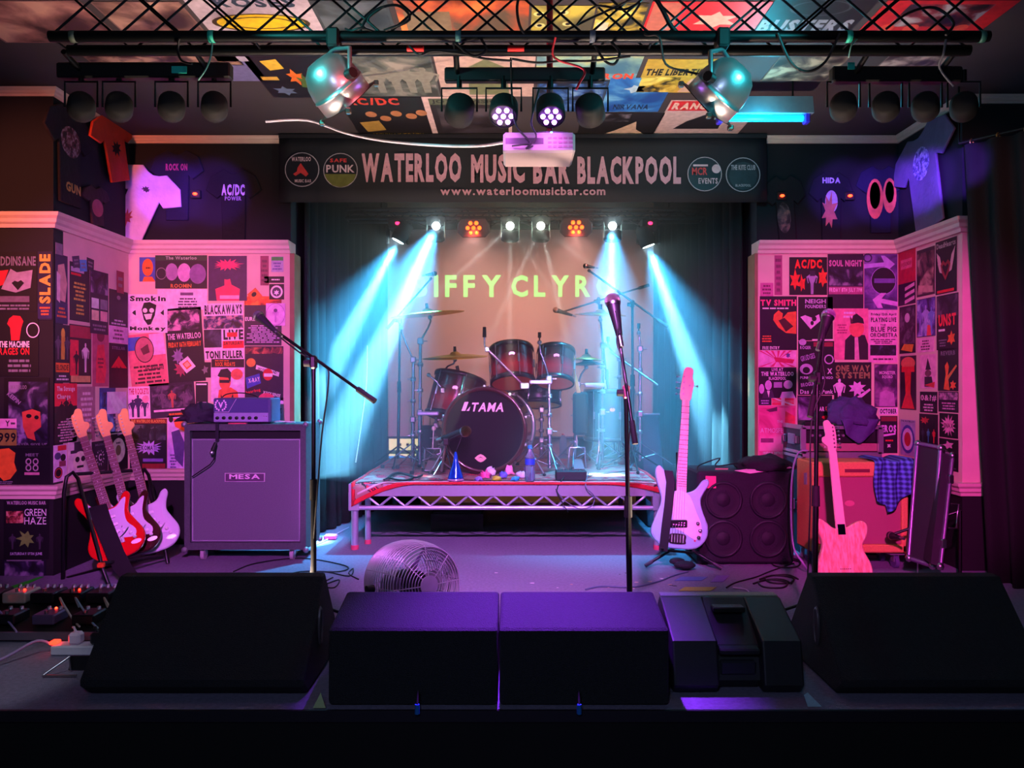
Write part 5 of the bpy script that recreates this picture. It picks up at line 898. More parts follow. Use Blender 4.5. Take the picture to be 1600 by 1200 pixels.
b.path([lc+Vector((-.04,0,-.045)), lc+Vector((.05,0,-.045)), lc+Vector((.1,0,.04))], .0015, 5); b.build('logo', mat('#f0d0f0', .4), t)
for i in range(7):
    kx = hx0+.03+i*.041; MB().lathe([(.0005,.016),(.009,.016),(.011,.002),(.011,0)], (kx, D2-.004, hz0+.03), (0,-1,0), 14).build('knob', mat('#0c0c12', .4), t)
for i in range(2):
    kx = hx1-.045+i*.016; MB().tube((kx, D2-.004, hz0+.04), (kx, D2-.016, hz0+.043), .003, None, 6).build('toggle_switch', steel, t)
for sx in (hx0+.03, hx1-.03): MB().tube((sx, D2+.05, .866), (sx, D2+.05, .877), .01, None, 8).build('rubber_foot', rubber, t)
flat_ = MB().box((W(357,0,4.99).x, 4.985, .867), (W(385,0,4.99).x, 5.01, .8735)); single(flat_, 'paper_strip', mat('#e04860', .6), 'pink paper strip under the small amplifier head', 'paper')
cable('black lead arching over the small amplifier head', [W(338,640,5.1), W(350,618,5.15), W(375,614,5.12), W(398,618,5.1), W(404,624,5.08)], .004)
single(MB().ring(W(443,660,5.0)+Vector((-.02,0,.002)), (0,.2,1), .035, .004, 20, 6).ring(W(443,660,5.0)+Vector((.04,0,.002)), (0,.1,1), .03, .004, 20, 6), 'cable_coil', mat('#c8c0d0', .5), 'small pale coiled lead on top of the grey cabinet', 'cable')
def heap(label, c, size, col, name, cat, seed=0, bump=.28, m=None, n=28, cut=True):
    b = MB(); b.ball((0,0,0), 1, n); c = Vector(c); z = []
    for i, p in enumerate(b.v):
        k = 1+bump*(mnoise.noise(p*2.1+Vector((seed,0,0)))*.8+.5*mnoise.noise(p*5+Vector((0,seed,0)))); q = Vector((p.x*size[0]*k, p.y*size[1]*k, max(p.z, -.25)*size[2]*k if cut else p.z*size[2]*k)); z.append(q)
    mz = min(q.z for q in z); b.v = [q+c-Vector((0,0,mz)) for q in z]
    return single(b, name, m or mat(col, .9, 0, .3, 20, .8, 40), label, cat)
heap('crumpled dark cloth lying on the left end of the grey cabinet', W(308,662,5.12)+Vector((0,0,.004)), (.12,.10,.085), '#2a2438', 'cloth_heap', 'cloth', 3, .75)
# microphone hung on the cabinet front
t = thing('hanging_microphone', 'microphone hung by its strap over the front of the grey cabinet', 'microphone', tuple(W(335,730,4.9)))
MB().box((W(336,0,4.94).x,4.945,W(0,690,4.94).z),(W(341,0,4.94).x,4.952,.872)).build('strap', mat('#141420', .8), t)
MB().tube(W(337,692,4.92), W(332,704,4.90), .011, .013, 10).build('body', blkm, t); MB().ball(W(331,707,4.895), .015, 10).build('head', steel, t)
MB().path([W(336,700,4.91), W(334,718,4.91), W(328,726,4.92), W(300,745,4.93)], .004, 6).build('lead', rubber, t)
# ------------------------------------------------------------------ black bass cabinet
D = 4.85; x0, x1 = W(1090,0,D).x, W(1242,0,D).x; z0, z1 = .012, W(0,737,D).z
t = thing('speaker_cabinet', 'black four-speaker bass cabinet with a pink label behind the bass', 'speaker cabinet', ((x0+x1)/2, D+.2, 0))
bt_ = mat('#1c1826', .75, 0, .4, 60, .6, 200, name='black_carpet_covering'); b = MB(); b.cbox(((x0+x1)/2, D+.21, (z0+z1)/2), (x1-x0, .40, z1-z0), .012); b.build('shell', bt_, t)
for i in range(2):
    for j in range(2):
        c = Vector((x0+(x1-x0)*(.27+.46*i), D+.009, z0+(z1-z0)*(.27+.42*j))); r = .115
        s_ = MB().lathe([(r,0),(r*1.02,-.008),(r*.9,-.012),(r*.86,-.004)], c, (0,1,0), 28).build('speaker_ring', mat('#1a1524', .6, 0), t)
        MB().lathe([(r*.86,-.004),(r*.4,.004),(r*.36,0),(r*.3,-.004),(.0005,-.008)], c, (0,1,0), 28).build('speaker_cone', mat('#15111e', .7, 0, .3, 40), s_)
MB().box((W(1103,0,D).x,D+.003,W(0,763,D).z),(W(1119,0,D).x,D+.012,W(0,744,D).z)).build('label_plate', mat('#f04880', .5), t)
for x in (x0+.05, x1-.05): MB().box((x-.02,D+.03,0),(x+.02,D+.38,.013)).build('skid', rubber, t)
heap('black cloth and jacket piled on the bass cabinet', W(1195,733,4.98)+Vector((0,0,.0)), (.17,.14,.07), '#15121e', 'cloth_heap', 'cloth', 8)
single(MB().slab([W(1148,737,4.87)+Vector((0,0,.006)), W(1172,741,4.84)+Vector((0,0,.004)), W(1238,733,4.88)+Vector((0,0,.008)), W(1225,727,5.0)+Vector((0,0,.006))], (0,0,1), .002), 'paper_sheet', mat('#f0a8d0', .7), 'pink lit paper sheets lying on the front edge of the bass cabinet', 'paper')
single(MB().slab([W(1116,739,4.9)+Vector((0,0,.004)), W(1136,739,4.9)+Vector((0,0,.004)), W(1138,733,5.0)+Vector((0,0,.004)), W(1118,733,5.0)+Vector((0,0,.004))], (0,0,1), .002), 'paper_sheet', mat('#f06888', .7), 'small red card lying on the corner of the bass cabinet', 'paper')
cable('tangled black lead on top of the bass cabinet', [W(1095,745,4.86), W(1090,730,4.95), W(1105,722,5.0), W(1125,716,5.0), W(1118,728,4.97), W(1150,724,5.0), W(1180,722,5.02)], .004)
# ------------------------------------------------------------------ tweed combo amplifier
D = 4.75; x0, x1 = W(1270,0,D).x, W(1420,0,D).x; z0, z1 = .10, W(0,722,D).z
t = thing('guitar_amplifier', 'tan covered combo amplifier with a brown grille and casters behind the ash guitar', 'amplifier', ((x0+x1)/2, D+.14, 0))
tweed = mat('#e09858', .7, 0, .2, 120, .3, 300, name='tan_tweed'); b = MB()
b.cbox((x0+.02,D+.135,(z0+z1)/2),(.04,.27,z1-z0),.008).cbox((x1-.02,D+.135,(z0+z1)/2),(.04,.27,z1-z0),.008).cbox(((x0+x1)/2,D+.135,z1-.045),(x1-x0-.02,.27,.09),.008).cbox(((x0+x1)/2,D+.135,z0+.025),(x1-x0-.02,.27,.05),.008); b.box((x0+.02,D+.24,z0+.02),(x1-.02,D+.262,z1-.02)); b.build('shell', tweed, t)
MB().box((x0+.042,D+.016,z0+.052),(x1-.042,D+.03,z1-.092)).build('grille_cloth', mat('#b06070', .85, 0, .25, 250, .5, 500, name='oxblood_grille'), t)
MB().box((W(1320,0,D).x,D-.002,z1-.062),(W(1359,0,D).x,D+.01,z1-.042)).build('control_slot', mat('#7a2c38', .5), t)
MB().slab([(W(1329,0,D).x+.03*math.cos(i*.524),D+.016,W(0,787,D).z+.018*math.sin(i*.524)) for i in range(12)], (0,-1,0), .004).build('oval_badge', mat('#d87888', .4), t)
for z in (z0, z1):
    MB().ball((x1-.004,D+.006,z), .02, 10, 0, (.8,.6,.8)).build('corner_protector', mat('#d08a48', .4, .4), t)
MB().slab([(x0-.001,D+.09,W(0,760,D).z),(x0-.001,D+.14,W(0,762,D).z),(x0-.001,D+.14,W(0,743,D).z),(x0-.001,D+.09,W(0,741,D).z)], (-1,0,0), .0015).build('sticker', mat('#9a98a0', .5, 0, .6, 60), t)
for x in (x0+.06, x1-.06):
    for y in (D+.05, D+.23): caster(t, (x, y, 0), .04, mat('#6a6090', .4, .4))
# checked shirt hanging over the amplifier corner
pl = bpy.data.materials.new('blue_check_cloth'); pl.use_nodes = True; N = pl.node_tree.nodes; L = pl.node_tree.links; bs = N['Principled BSDF']; tc = N.new('ShaderNodeTexCoord'); ws = []
for axn in ('X', 'Z'):
    wv = N.new('ShaderNodeTexWave'); wv.bands_direction = axn; wv.inputs['Scale'].default_value = 11; L.new(tc.outputs['Object'], wv.inputs['Vector']); ws.append(wv)
mx = N.new('ShaderNodeMath'); mx.operation = 'ADD'; L.new(ws[0].outputs['Fac'], mx.inputs[0]); L.new(ws[1].outputs['Fac'], mx.inputs[1]); cr = N.new('ShaderNodeValToRGB'); e = cr.color_ramp.elements; e[0].position = .25; e[0].color = hexc('#182a6a')+(1,); e[1].position = .9; e[1].color = hexc('#5c8ce0')+(1,)
hf = N.new('ShaderNodeMath'); hf.operation = 'MULTIPLY'; hf.inputs[1].default_value = .5; L.new(mx.outputs[0], hf.inputs[0]); L.new(hf.outputs[0], cr.inputs[0]); L.new(cr.outputs[0], bs.inputs['Base Color']); bs.inputs['Roughness'].default_value = .9
vs = []; fs = []; NX, NZ = 26, 26
for j in range(NZ+1):
    tt = j/NZ
    for i in range(NX+1):
        s = i/NX; xx = W(1362+s*(62+tt*8),0,D).x
        if tt < .25: y = D+.2-tt/.25*.2-.012; z = z1+.012+.012*math.sin(s*9)
        else: q = (tt-.25)/.75; y = D-.02-.018*math.sin(s*16+q*2)-.02*q; z = z1+.008-q*(.25+.06*math.sin(s*5+.6)-.05*(s < .25))
        vs.append((xx+.01*math.sin(tt*7), y, z))
for j in range(NZ):
    for i in range(NX): q = j*(NX+1)+i; fs.append((q, q+1, q+NX+2, q+NX+1))
o = single(MB().add(vs, fs, 0, True), 'checked_shirt', pl, 'blue checked shirt hanging over the corner of the tan amplifier', 'shirt'); md = o.modifiers.new('thickness', 'SOLIDIFY'); md.thickness = .004
# ------------------------------------------------------------------ rack cases
D = 5.07; x0 = W(1255,0,D).x; x1 = W(1376,0,D).x
def rack(label, z0, z1, fill):
    t = thing('rack_case', label, 'rack case', ((x0+x1)/2, D+.18, z0))
    b = MB(); y0, y1 = D, D+.36; th = .012
    b.box((x0,y0,z0),(x0+th,y1,z1)).box((x1-th,y0,z0),(x1,y1,z1)).box((x0+th,y0,z1-th),(x1-th,y1,z1)).box((x0+th,y0,z0),(x1-th,y1,z0+th)).box((x0+th,y1-th,z0+th),(x1-th,y1,z1-th)); b.build('case_shell', mat('#241a2c', .6, 0, .2, 40), t)
    for xa in (x0, x1):
        for za in (z0, z1):
            MB().box((xa-.006,y0-.004,za-.014),(xa+.006,y1,za+.014)).build('edge_rail', alu, t)
    for za in (z0, z1): MB().box((x0-.006,y0-.006,za-.01),(x1+.006,y0+.012,za+.01)).build('edge_rail', alu, t)
    for xa in (x0, x1): MB().box((xa-.016,y0-.006,z0),(xa+.016,y0+.012,z1)).build('edge_rail', alu, t)
    MB().cbox((x0-.012,y0+.07,(z0+z1)/2),(.018,.04,.05),.004).build('butterfly_latch', steel, t); MB().cbox((x0-.012,y0+.31,(z0+z1)/2),(.018,.04,.05),.004).build('butterfly_latch', steel, t)
    MB().cbox((x0-.008,y0+.19,(z0+z1)/2),(.012,.12,.07),.004).build('side_handle', mat('#8a8498', .4, .5), t)
    fill(t, x0+.018, x1-.018, z0+.016, z1-.016); return t
def fill_top(t, a, c, z0, z1):
    MB().box((a,D+.03,z0+.055),(c,D+.25,z1)).build('rack_unit', blkm, t); p = MB().box((a,D+.012,z0),(c,D+.25,z0+.05)).build('rack_unit', mat('#d89098', .35, .5), t)
    MB().text('Avex', (a+.12,D+.011,z0+.035), (1,0,0), (0,0,-1), .05, .016).build('lettering', mat('#f0d0d8', .4), p)
    for i in range(5): MB().tube((a+.05+.05*i,D+.03,z0+.1),(a+.05+.05*i,D+.02,z0+.1),.008,None,10).build('knob', alu, t)
def fill_low(t, a, c, z0, z1):
    MB().box((a,D+.02,z1-.05),(c,D+.25,z1-.004)).build('rack_unit', blkm, t); MB().box((a,D+.02,z1-.13),(c,D+.25,z1-.06)).build('rack_unit', mat('#2a2234', .4, .4), t)
    for i in range(4): MB().tube((a+.04+.03*i,D+.02,z1-.026),(a+.04+.03*i,D+.012,z1-.026),.007,None,10).build('knob', alu, t)
    MB().box((a,D+.02,z0),(c,D+.25,z1-.14)).build('blank_panel', blkm, t)
zt0, zt1 = W(0,709,D).z, W(0,668,D).z
rack('lower flight rack case with metal edges behind the tan amplifier', .008, zt0-.02, fill_low)
rack('upper flight rack case with a pink lit unit under a dark jacket', zt0, zt1, fill_top)
single(MB().cbox((x0+.11,D+.12,zt1+.022),(.16,.12,.036),.006), 'radio_receiver', blkm, 'small black wireless receiver box on the upper rack case', 'receiver')
heap('dark violet jacket slumped over the upper rack case', Vector((W(1340,0,D).x, D+.1, zt1+.012)), (.155,.13,.13), '#453068', 'jacket', 'jacket', 5, .4)
b = MB(); vs = []; fs = []; xa, xb = W(1312,0,D).x, W(1372,0,D).x
for j in range(11):
    for i in range(13):
        s = i/12; q = j/10; dz = .11*(1-abs(s-.45)*1.3)*q; vs.append((xa+(xb-xa)*(s*(1-.25*q)+.1*q), D-.018-.012*math.sin(s*9+q*3)-.012*q, zt1+.055-.05*q-dz))
for j in range(10):
    for i in range(12): q = j*13+i; fs.append((q, q+1, q+14, q+13))
o = single(b.add(vs, fs, 0, True), 'cloth_flap', mat('#4a3470', .9, 0, .3, 20, .5, 40), 'violet jacket hem hanging over the front of the rack case', 'jacket'); o.modifiers.new('thickness', 'SOLIDIFY').thickness = .006
cable('patterned pale cable looping down beside the tan amplifier', [W(1262,704,5.03), W(1247,708,4.98), W(1238,740,4.72), W(1236,800,4.7), W(1240,855,4.68), W(1255,880,4.6), fl(1262,892,.01)], .006, '#a890c0')
# ------------------------------------------------------------------ flight case lids leaning by the right wall
def lid(label, tl, tr, bl, d_t, d_b, th, wpx):
    a, b_, c = W(*tl, d_t), W(*tr, d_t-.12), W(*bl, d_b); u_ = (b_-a); v_ = (c-a); n = u_.cross(v_).normalized(); n = -n if n.y < 0 else n
    t = thing('case_lid', label, 'flight case', (c.x, c.y, 0)); dpt = c+u_
    MB().slab([a, b_, dpt, c], n, th).build('panel', mat('#15111a', .7, 0, .3, 30), t)
    for p, q in ((a, b_), (b_, dpt), (dpt, c), (c, a)): 
        dr = (q-p).normalized(); MB().tube(p-n*.002, q-n*.002, .013, None, 4).build('edge_rail', mat('#9a8ab0', .35, .8), t)
    for p in (a, b_, dpt, c): MB().ball(p, .022, 8).build('ball_corner', steel, t)
    return t, a, b_, c, dpt, n
lid('tall black flight case lid with metal edges leaning by the right poster wall', (1434,693), (1470,700), (1420,872), 4.66, 4.5, .05, 0)
t, a, b_, c, dpt, n = lid('narrow metal-edged case panel with a handle beside the tall lid', (1476,708), (1488,712), (1457,876), 4.62, 4.42, .05, 0)
m_ = b_.lerp(dpt, .55)-n*.02; MB().path([m_+(b_-dpt).normalized()*.07, m_+(b_-dpt).normalized()*.07+Vector((.045,0,0)), m_-(b_-dpt).normalized()*.07+Vector((.045,0,0)), m_-(b_-dpt).normalized()*.07], .006, 6).build('handle', steel, t)
for k in (.22, .8): MB().cbox(b_.lerp(dpt, k), (.03,.04,.05), .005).build('latch', steel, t)
e = fl(1434, 896); single(MB().tube(e, e+Vector((0,0,.13)), .005, None, 8), 'metal_rod', alu, 'thin silver rod standing on the floor beside the tan amplifier', 'rod')
# amp microphone on a low boom
t = thing('microphone_stand', 'low black boom stand reaching across to the tan amplifier', 'mic stand', tuple(Vector((W(1500,0,4.45).x, 4.45, 0)))); q = W(1500,798,4.45)
MB().tube(Vector((q.x, q.y, .02)), q, .01, None, 10).build('upright', stm, t); MB().tube(q, W(1398,834,4.58), .008, None, 8).build('boom', stm, t); MB().lathe([(.001,0),(.12,0),(.12,.01),(.02,.025),(.012,.04)], Vector((q.x, q.y, 0)), (0,0,1), 24).build('round_base', blkm, t)
microphone('black microphone close to the grille of the tan amplifier', W(1388,836,4.66), (-.1,.9,-.05), .12, '#28242c')
# ------------------------------------------------------------------ pedalboard and power strip, left
t = thing('pedalboard', 'black pedalboard full of effects pedals on the carpet beside the big monitor', 'pedalboard', (-2.0, 3.6, 0))
bx0, bx1 = -2.55, -1.62
MB().slab([(bx0,3.42,.012),(bx0,3.84,.012),(bx0,3.84,.10),(bx0,3.42,.035)], (1,0,0), bx1-bx0).build('board', mat('#0c0c10', .7), t)
MB().box((bx0,3.405,.012),(bx1,3.418,.045)).build('front_rail', mat('#8a8090', .4, .7), t)
for x in (bx0+.05, bx1-.05):
    for y in (3.46, 3.8): MB().tube((x,y,0),(x,y,.013),.015,None,8).build('rubber_foot', rubber, t)
rnd = random.Random(5)
cols = ['#18161c','#d8d0c0','#202028','#15141a','#1c1c22','#2a2030','#14141a']
px = -2.52
for i in range(7):
    wd2 = .11; cx = px+wd2/2; px += wd2+.02; col = cols[i]
    p = MB().cbox((cx,3.75,.115),(wd2,.13,.05),.006).build('effects_pedal', mat(col, .4, .3), t)
    for k in range(3): MB().lathe([(.0005,.016),(.008,.016),(.009,0)], (cx-.033+.033*k,3.79,.14), (0,0,1), 10).build('knob', alu, p)
    MB().tube((cx,3.715,.14),(cx,3.715,.155),.009,None,10).build('foot_switch', steel, p)
    if i in (1, 3, 5): MB().ball((cx+.02,3.74,.143), .006, 8).build('led', glow('#ff2010', 12), p)
px = -2.5
for i in range(5):
    cx = px+.08; px += .175; p = MB().cbox((cx,3.53,.078),(.10,.12,.045),.006).build('effects_pedal', mat(('#15151a','#202028','#6a5a80','#18181e','#26202c')[i], .4, .3), t)
    MB().tube((cx,3.50,.10),(cx,3.50,.114),.008,None,10).build('foot_switch', steel, p)
    for k in range(2): MB().lathe([(.0005,.014),(.008,.014),(.009,0)], (cx-.025+.05*k,3.565,.1), (0,0,1), 10).build('knob', alu, p)
    if i % 2 == 0: MB().ball((cx,3.575,.102), .006, 8).build('led', glow('#ff3018', 12), p)
for i, (a, c_) in enumerate((((-2.05,3.6,.1),(-1.95,3.5,.06)), ((-1.98,3.6,.1),(-1.86,3.48,.06)), ((-1.85,3.6,.1),(-1.75,3.5,.06)), ((-2.4,3.62,.1),(-2.2,3.46,.05)))):
    a = Vector(a); c_ = Vector(c_); cable(('white patch lead curving off the pedalboard','pale blue patch lead curving off the pedalboard','short pale patch lead at the monitor end of the pedalboard','lilac patch lead at the far end of the pedalboard')[i], [a, a+Vector((.0,-.03,.05)), a.lerp(c_, .5)+Vector((-.01,-.02,.05)), c_+Vector((0,0,.01)), c_+Vector((.06,-.06,.0))], .0045, ('#d8d0c0','#a0c0c8','#d8c8b0','#b098d0')[i])
single(MB().cbox((-2.12,3.95,.045),(.18,.08,.02),.006,0,Matrix.Rotation(R(-14),3,'Y')), 'wood_block', mat('#9a9a60', .7), 'pale greenish wooden slat lying behind the pedalboard', 'wood')
t = thing('power_strip', 'power strip with plugs and a glowing red switch beside the pedalboard', 'power strip', (-1.75, 3.27, 0))
MB().cbox((-1.72,3.27,.022),(.36,.07,.04),.006).build('body', mat('#cfc8d8', .4), t)
MB().cbox((-1.895,3.265,.05),(.032,.04,.014),.004).build('switch', glow('#ff2414', 7), t)
for i, c in enumerate(('#e8c8e0','#15131c','#18161e')): pg_ = MB().cbox((-1.81+.09*i,3.27,.066),(.05,.05,.05),.01).build('plug', mat(c, .4), t); MB().path([(-1.81+.09*i,3.27,.088),(-1.82+.09*i,3.27,.11),(-1.84+.09*i,3.3,.10)], .005, 6).build('lead', mat(c, .5), pg_)
cable('violet lit cable running off the power strip across the carpet', [(-1.9,3.27,.03),(-1.96,3.25,.06),(-2.02,3.15,.03),(-2.08,3.05,.01),(-2.16,2.95,.008)], .006, '#b090c0')
t = thing('metal_bracket', 'small folded metal bracket on the carpet beside the big left monitor', 'bracket', (-1.72, 3.06, 0))
MB().tube((-1.79,3.0,.008),(-1.72,3.06,.06),.004,None,6).tube((-1.72,3.06,.06),(-1.715,3.06,.008),.004,None,6).tube((-1.79,3.0,.008),(-1.66,3.0,.008),.004,None,6).build('rods', steel, t)
MB().slab([(-1.73,3.07,.004),(-1.60,3.07,.004),(-1.60,3.07,.06),(-1.72,3.07,.06)], (0,1,0), .004).build('plate', mat('#2a2a30', .4, .6), t)
# ------------------------------------------------------------------ drum riser
RX0, RX1, RD0, RD1, RZ = -1.10, 1.02, 5.30, 7.18, .45
t = thing('drum_riser', 'low aluminium stage riser with a zigzag truss edge under the drum kit', 'riser', ((RX0+RX1)/2, RD0, 0))
MB().box((RX0+.01,RD0+.01,RZ-.03),(RX1-.01,RD1-.01,RZ)).build('deck_board', mat('#15131a', .8, 0, .3, 30), t)
ral = mat('#d2cbe0', .32, .75, .1, 30, name='riser_aluminium')
for a, b_ in (((RX0,RD0,RZ-.085),(RX1,RD0+.03,RZ-.004)), ((RX0,RD1-.03,RZ-.085),(RX1,RD1,RZ-.004)), ((RX0,RD0+.03,RZ-.085),(RX0+.03,RD1-.03,RZ-.004)), ((RX1-.03,RD0+.03,RZ-.085),(RX1,RD1-.03,RZ-.004))): MB().box(a, b_).build('top_rail', ral, t)
for y in (RD0+.015, RD1-.015): MB().tube((RX0,y,RZ-.165),(RX1,y,RZ-.165),.016,None,10).build('bottom_rail', ral, t)
for x in (RX0+.015, RX1-.015): MB().tube((x,RD0,RZ-.165),(x,RD1,RZ-.165),.016,None,10).build('bottom_rail', ral, t)
nb = 22
for i in range(nb):
    xa = RX0+.12+(RX1-RX0-.24)*i/nb; xb = RX0+.12+(RX1-RX0-.24)*(i+1)/nb; za, zb = (RZ-.085, RZ-.155) if i % 2 == 0 else (RZ-.155, RZ-.085)
    MB().tube((xa,RD0+.015,za),(xb,RD0+.015,zb),.0085,None,8).build('brace', ral, t)
for x in (RX0+.035, RX1-.035):
    for y in (RD0+.035, RD1-.035):
        MB().cbox((x,y,RZ-.12),(.075,.075,.13),.006).build('corner_block', ral, t)
        l = MB().tube((x,y,.012),(x,y,RZ-.17),.024,None,14).build('leg', ral, t); MB().tube((x,y,0),(x,y,.03),.027,None,14).build('leg_foot', mat('#d04868', .5), l)
l = MB().tube((RX0+.09,RD0+.22,.012),(RX0+.09,RD0+.22,RZ-.09),.02,None,14).build('leg', ral, t); MB().tube((RX0+.09,RD0+.22,0),(RX0+.09,RD0+.22,.03),.023,None,14).build('leg_foot', mat('#d04868', .5), l)
single(MB().box((-.62,6.0,.0),(-.22,6.35,.13)).box((-.6,6.02,.13),(-.24,6.33,.145)), 'storage_box', mat('#1a1418', .7), 'dark flat box stored under the drum riser', 'box')
# ------------------------------------------------------------------ persian rug
rug = bpy.data.materials.new('persian_rug'); rug.use_nodes = True; N = rug.node_tree.nodes; L = rug.node_tree.links; bs = N['Principled BSDF']; tc = N.new('ShaderNodeTexCoord')
vo = N.new('ShaderNodeTexVoronoi'); vo.inputs['Scale'].default_value = 11; vo.feature = 'F1'; vo.distance = 'MANHATTAN'; L.new(tc.outputs['Object'], vo.inputs['Vector'])
nz = N.new('ShaderNodeTexNoise'); nz.inputs['Scale'].default_value = 45; nz.inputs['Detail'].default_value = 2; L.new(tc.outputs['Object'], nz.inputs['Vector'])
ad = N.new('ShaderNodeMath'); ad.operation = 'MULTIPLY_ADD'; ad.inputs[1].default_value = .45; L.new(nz.outputs['Fac'], ad.inputs[0]); L.new(vo.outputs['Distance'], ad.inputs[2])
cr = N.new('ShaderNodeValToRGB'); cr.color_ramp.interpolation = 'CONSTANT'; e = cr.color_ramp.elements; e[0].position = 0; e[0].color = hexc('#a88880')+(1,); e[1].position = .26; e[1].color = hexc('#c01838')+(1,)
for p, c in ((.5,'#2a0c1c'),(.62,'#e02848'),(.76,'#30101e'),(.9,'#9a7068')): k = e.new(p); k.color = hexc(c)+(1,)
L.new(ad.outputs[0], cr.inputs[0]); L.new(cr.outputs[0], bs.inputs['Base Color']); bs.inputs['Roughness'].default_value = .95
t = thing('patterned_rug', 'red bordered persian rug spread over the drum riser, one corner hanging down', 'rug', (-.04, RD0, RZ))
NX, NY = 60, 30
def over(s): return .012+.15*max(0, 1-s/.2)**1.6+.06*max(0, (s-.82)/.18)**1.6
def rugpt(s, q, lift=0):                   # s across, q 0 front edge .. 1 back
    x = RX0+.02+(RX1-RX0-.03)*s; o = over(s); ln = o+1.75; p = q*ln
    if p < o: return Vector((x, RD0-.008-lift-.01*math.sin(s*40)*(o > .05), RZ+.006-(o-p)))
    return Vector((x, RD0-.008+(p-o), RZ+.006+lift+.004*math.sin(s*21+p*9)*min(1, (p-o)*4)))
def strip(q0, q1, s0, s1, nx, ny, lift, m, name):
    vs = [rugpt(s0+(s1-s0)*i/nx, q0+(q1-q0)*j/ny, lift) for j in range(ny+1) for i in range(nx+1)]
    fs = [(j*(nx+1)+i, j*(nx+1)+i+1, (j+1)*(nx+1)+i+1, (j+1)*(nx+1)+i) for j in range(ny) for i in range(nx)]
    o = MB().add(vs, fs, 0, True).build(name, m, t); o.modifiers.new('thickness', 'SOLIDIFY').thickness = .004; return o
strip(0, 1, 0, 1, NX, NY, 0, rug, 'pile'); redb = mat('#c01828', .9, 0, .2, 60)
strip(0, .018, 0, 1, NX, 4, .003, redb, 'border'); strip(.018, 1, 0, .012, 2, 30, .003, redb, 'border'); strip(.018, 1, .988, 1, 2, 30, .003, redb, 'border')
strip(.03, .038, .02, .98, NX, 2, .003, mat('#d8b8b8', .9), 'border_stripe'); strip(.075, .083, .02, .98, NX, 2, .003, mat('#2a1020', .9), 'border_stripe')
# ------------------------------------------------------------------ drums
def burst(name, lo, hi, axis=(0,0,1)):
    m, N, L, b = _new(name); tc = N.new('ShaderNodeTexCoord'); sx = N.new('ShaderNodeVectorMath'); sx.operation = 'DOT_PRODUCT'; sx.inputs[1].default_value = axis
    L.new(tc.outputs['Object'], sx.inputs[0]); mr = N.new('ShaderNodeMapRange'); mr.inputs['From Min'].default_value = lo; mr.inputs['From Max'].default_value = hi; L.new(sx.outputs['Value'], mr.inputs['Value'])
    cr = N.new('ShaderNodeValToRGB'); e = cr.color_ramp.elements; e[0].position = 0; e[0].color = hexc('#5a0c18')+(1,); e[1].position = 1; e[1].color = hexc('#0c0408')+(1,); k = e.new(.35); k.color = hexc('#a01828')+(1,); k = e.new(.65); k.color = hexc('#4a0a14')+(1,)
    L.new(mr.outputs[0], cr.inputs[0]); L.new(cr.outputs[0], b.inputs['Base Color']); b.inputs['Roughness'].default_value = .18; b.inputs['Coat Weight'].default_value = .7; return m
hoopm = mat('#14080c', .3, 0, .1, 20, coat=.5)
def drum(label, c, r, h, ax, botm, topm=None, hoop=None, lugs=6, legs=0, name='tom_drum', shell=None, mount=True):
    c = Vector(c); ax = Vector(ax).normalized(); u, v = perp(ax); o = c-ax*h/2; t = thing(name, label, 'drum', tuple(o)); hoop = hoop or hoopm
    MB().lathe([(r,0),(r,h)], o, ax, 36).build('shell', shell or burst('red_burst_lacquer', 0, h, tuple(ax)), t)
    for s, nm, m in ((0, 'bottom_head', botm), (h, 'top_head', topm or mat('#d8d0c8', .5))): MB().disc(o+ax*(s+(-.004 if s == 0 else .004)), ax if s else -ax, r*.97, 36).build(nm, m, t)
    for s in (-.012, h-.02): MB().lathe([(r*.96,s),(r*1.035,s),(r*1.045,s+.016),(r*1.035,s+.034),(r*1.0,s+.034)], o, ax, 36).build('hoop', hoop, t)
    for i in range(lugs):
        a = 2*math.pi*i/lugs+.3; dr = u*math.cos(a)+v*math.sin(a); p = o+dr*(r*1.02)
        lg = MB().tube(p+ax*(h*.5-.03), p+ax*(h*.5+.03), .009, None, 8); lg.tube(p+dr*.008+ax*.0, p+dr*.008+ax*h, .003, None, 6); lg.build('lug', steel, t)
    MB().disc(c+Vector((0,-1,0)).cross(ax).cross(ax).normalized()*0+(-(v if v.y > 0 else -v) if abs(v.y) > abs(u.y) else -(u if u.y > 0 else -u))*(r*1.004)+ax*h*.12, (0,-1,.1), .022, 16, 0, .016).build('badge', mat('#c0a0b0', .3, .7), t)
    for i in range(legs):
        a = 2*math.pi*i/legs-.5; dr = u*math.cos(a)+v*math.sin(a); p = o+dr*(r+.02)+ax*h*.55; e = Vector((p.x+dr.x*.05, p.y+dr.y*.05, RZ+.02)); l = MB().path([p, Vector((p.x, p.y, RZ+.15)), e], .006, 8).build('leg', steel, t); MB().ball(e, .011, 8).build('rubber_foot', rubber, l)
    return t, o
redhead = mat('#ff6848', .5, 0, .1, 10); yel = mat('#ffcc28', .45, 0, .15, 10, name='yellow_drum_head')
drum('wider dark red rack tom mounted over the bass drum', W(800,572,6.02), .166, .27, (-.05,.36,.93), redhead)
drum('smaller dark red rack tom with clip microphone, next to the stick bag', W(868,573,6.02), .142, .26, (.05,.36,.93), redhead)
drum('large dark red tom leaning behind the bass drum under the ride cymbal', W(712,622,6.42), .21, .34, (.22,.22,.95), mat('#b04030', .5), mat('#30242c', .5))
drum('dark floor tom on three legs at the right of the kit', W(952,648,6.55), .205, .40, (0,.0,1), mat('#30282c', .5), mat('#28323a', .5), legs=3, shell=mat('#152428', .3, coat=.5), name='floor_tom')
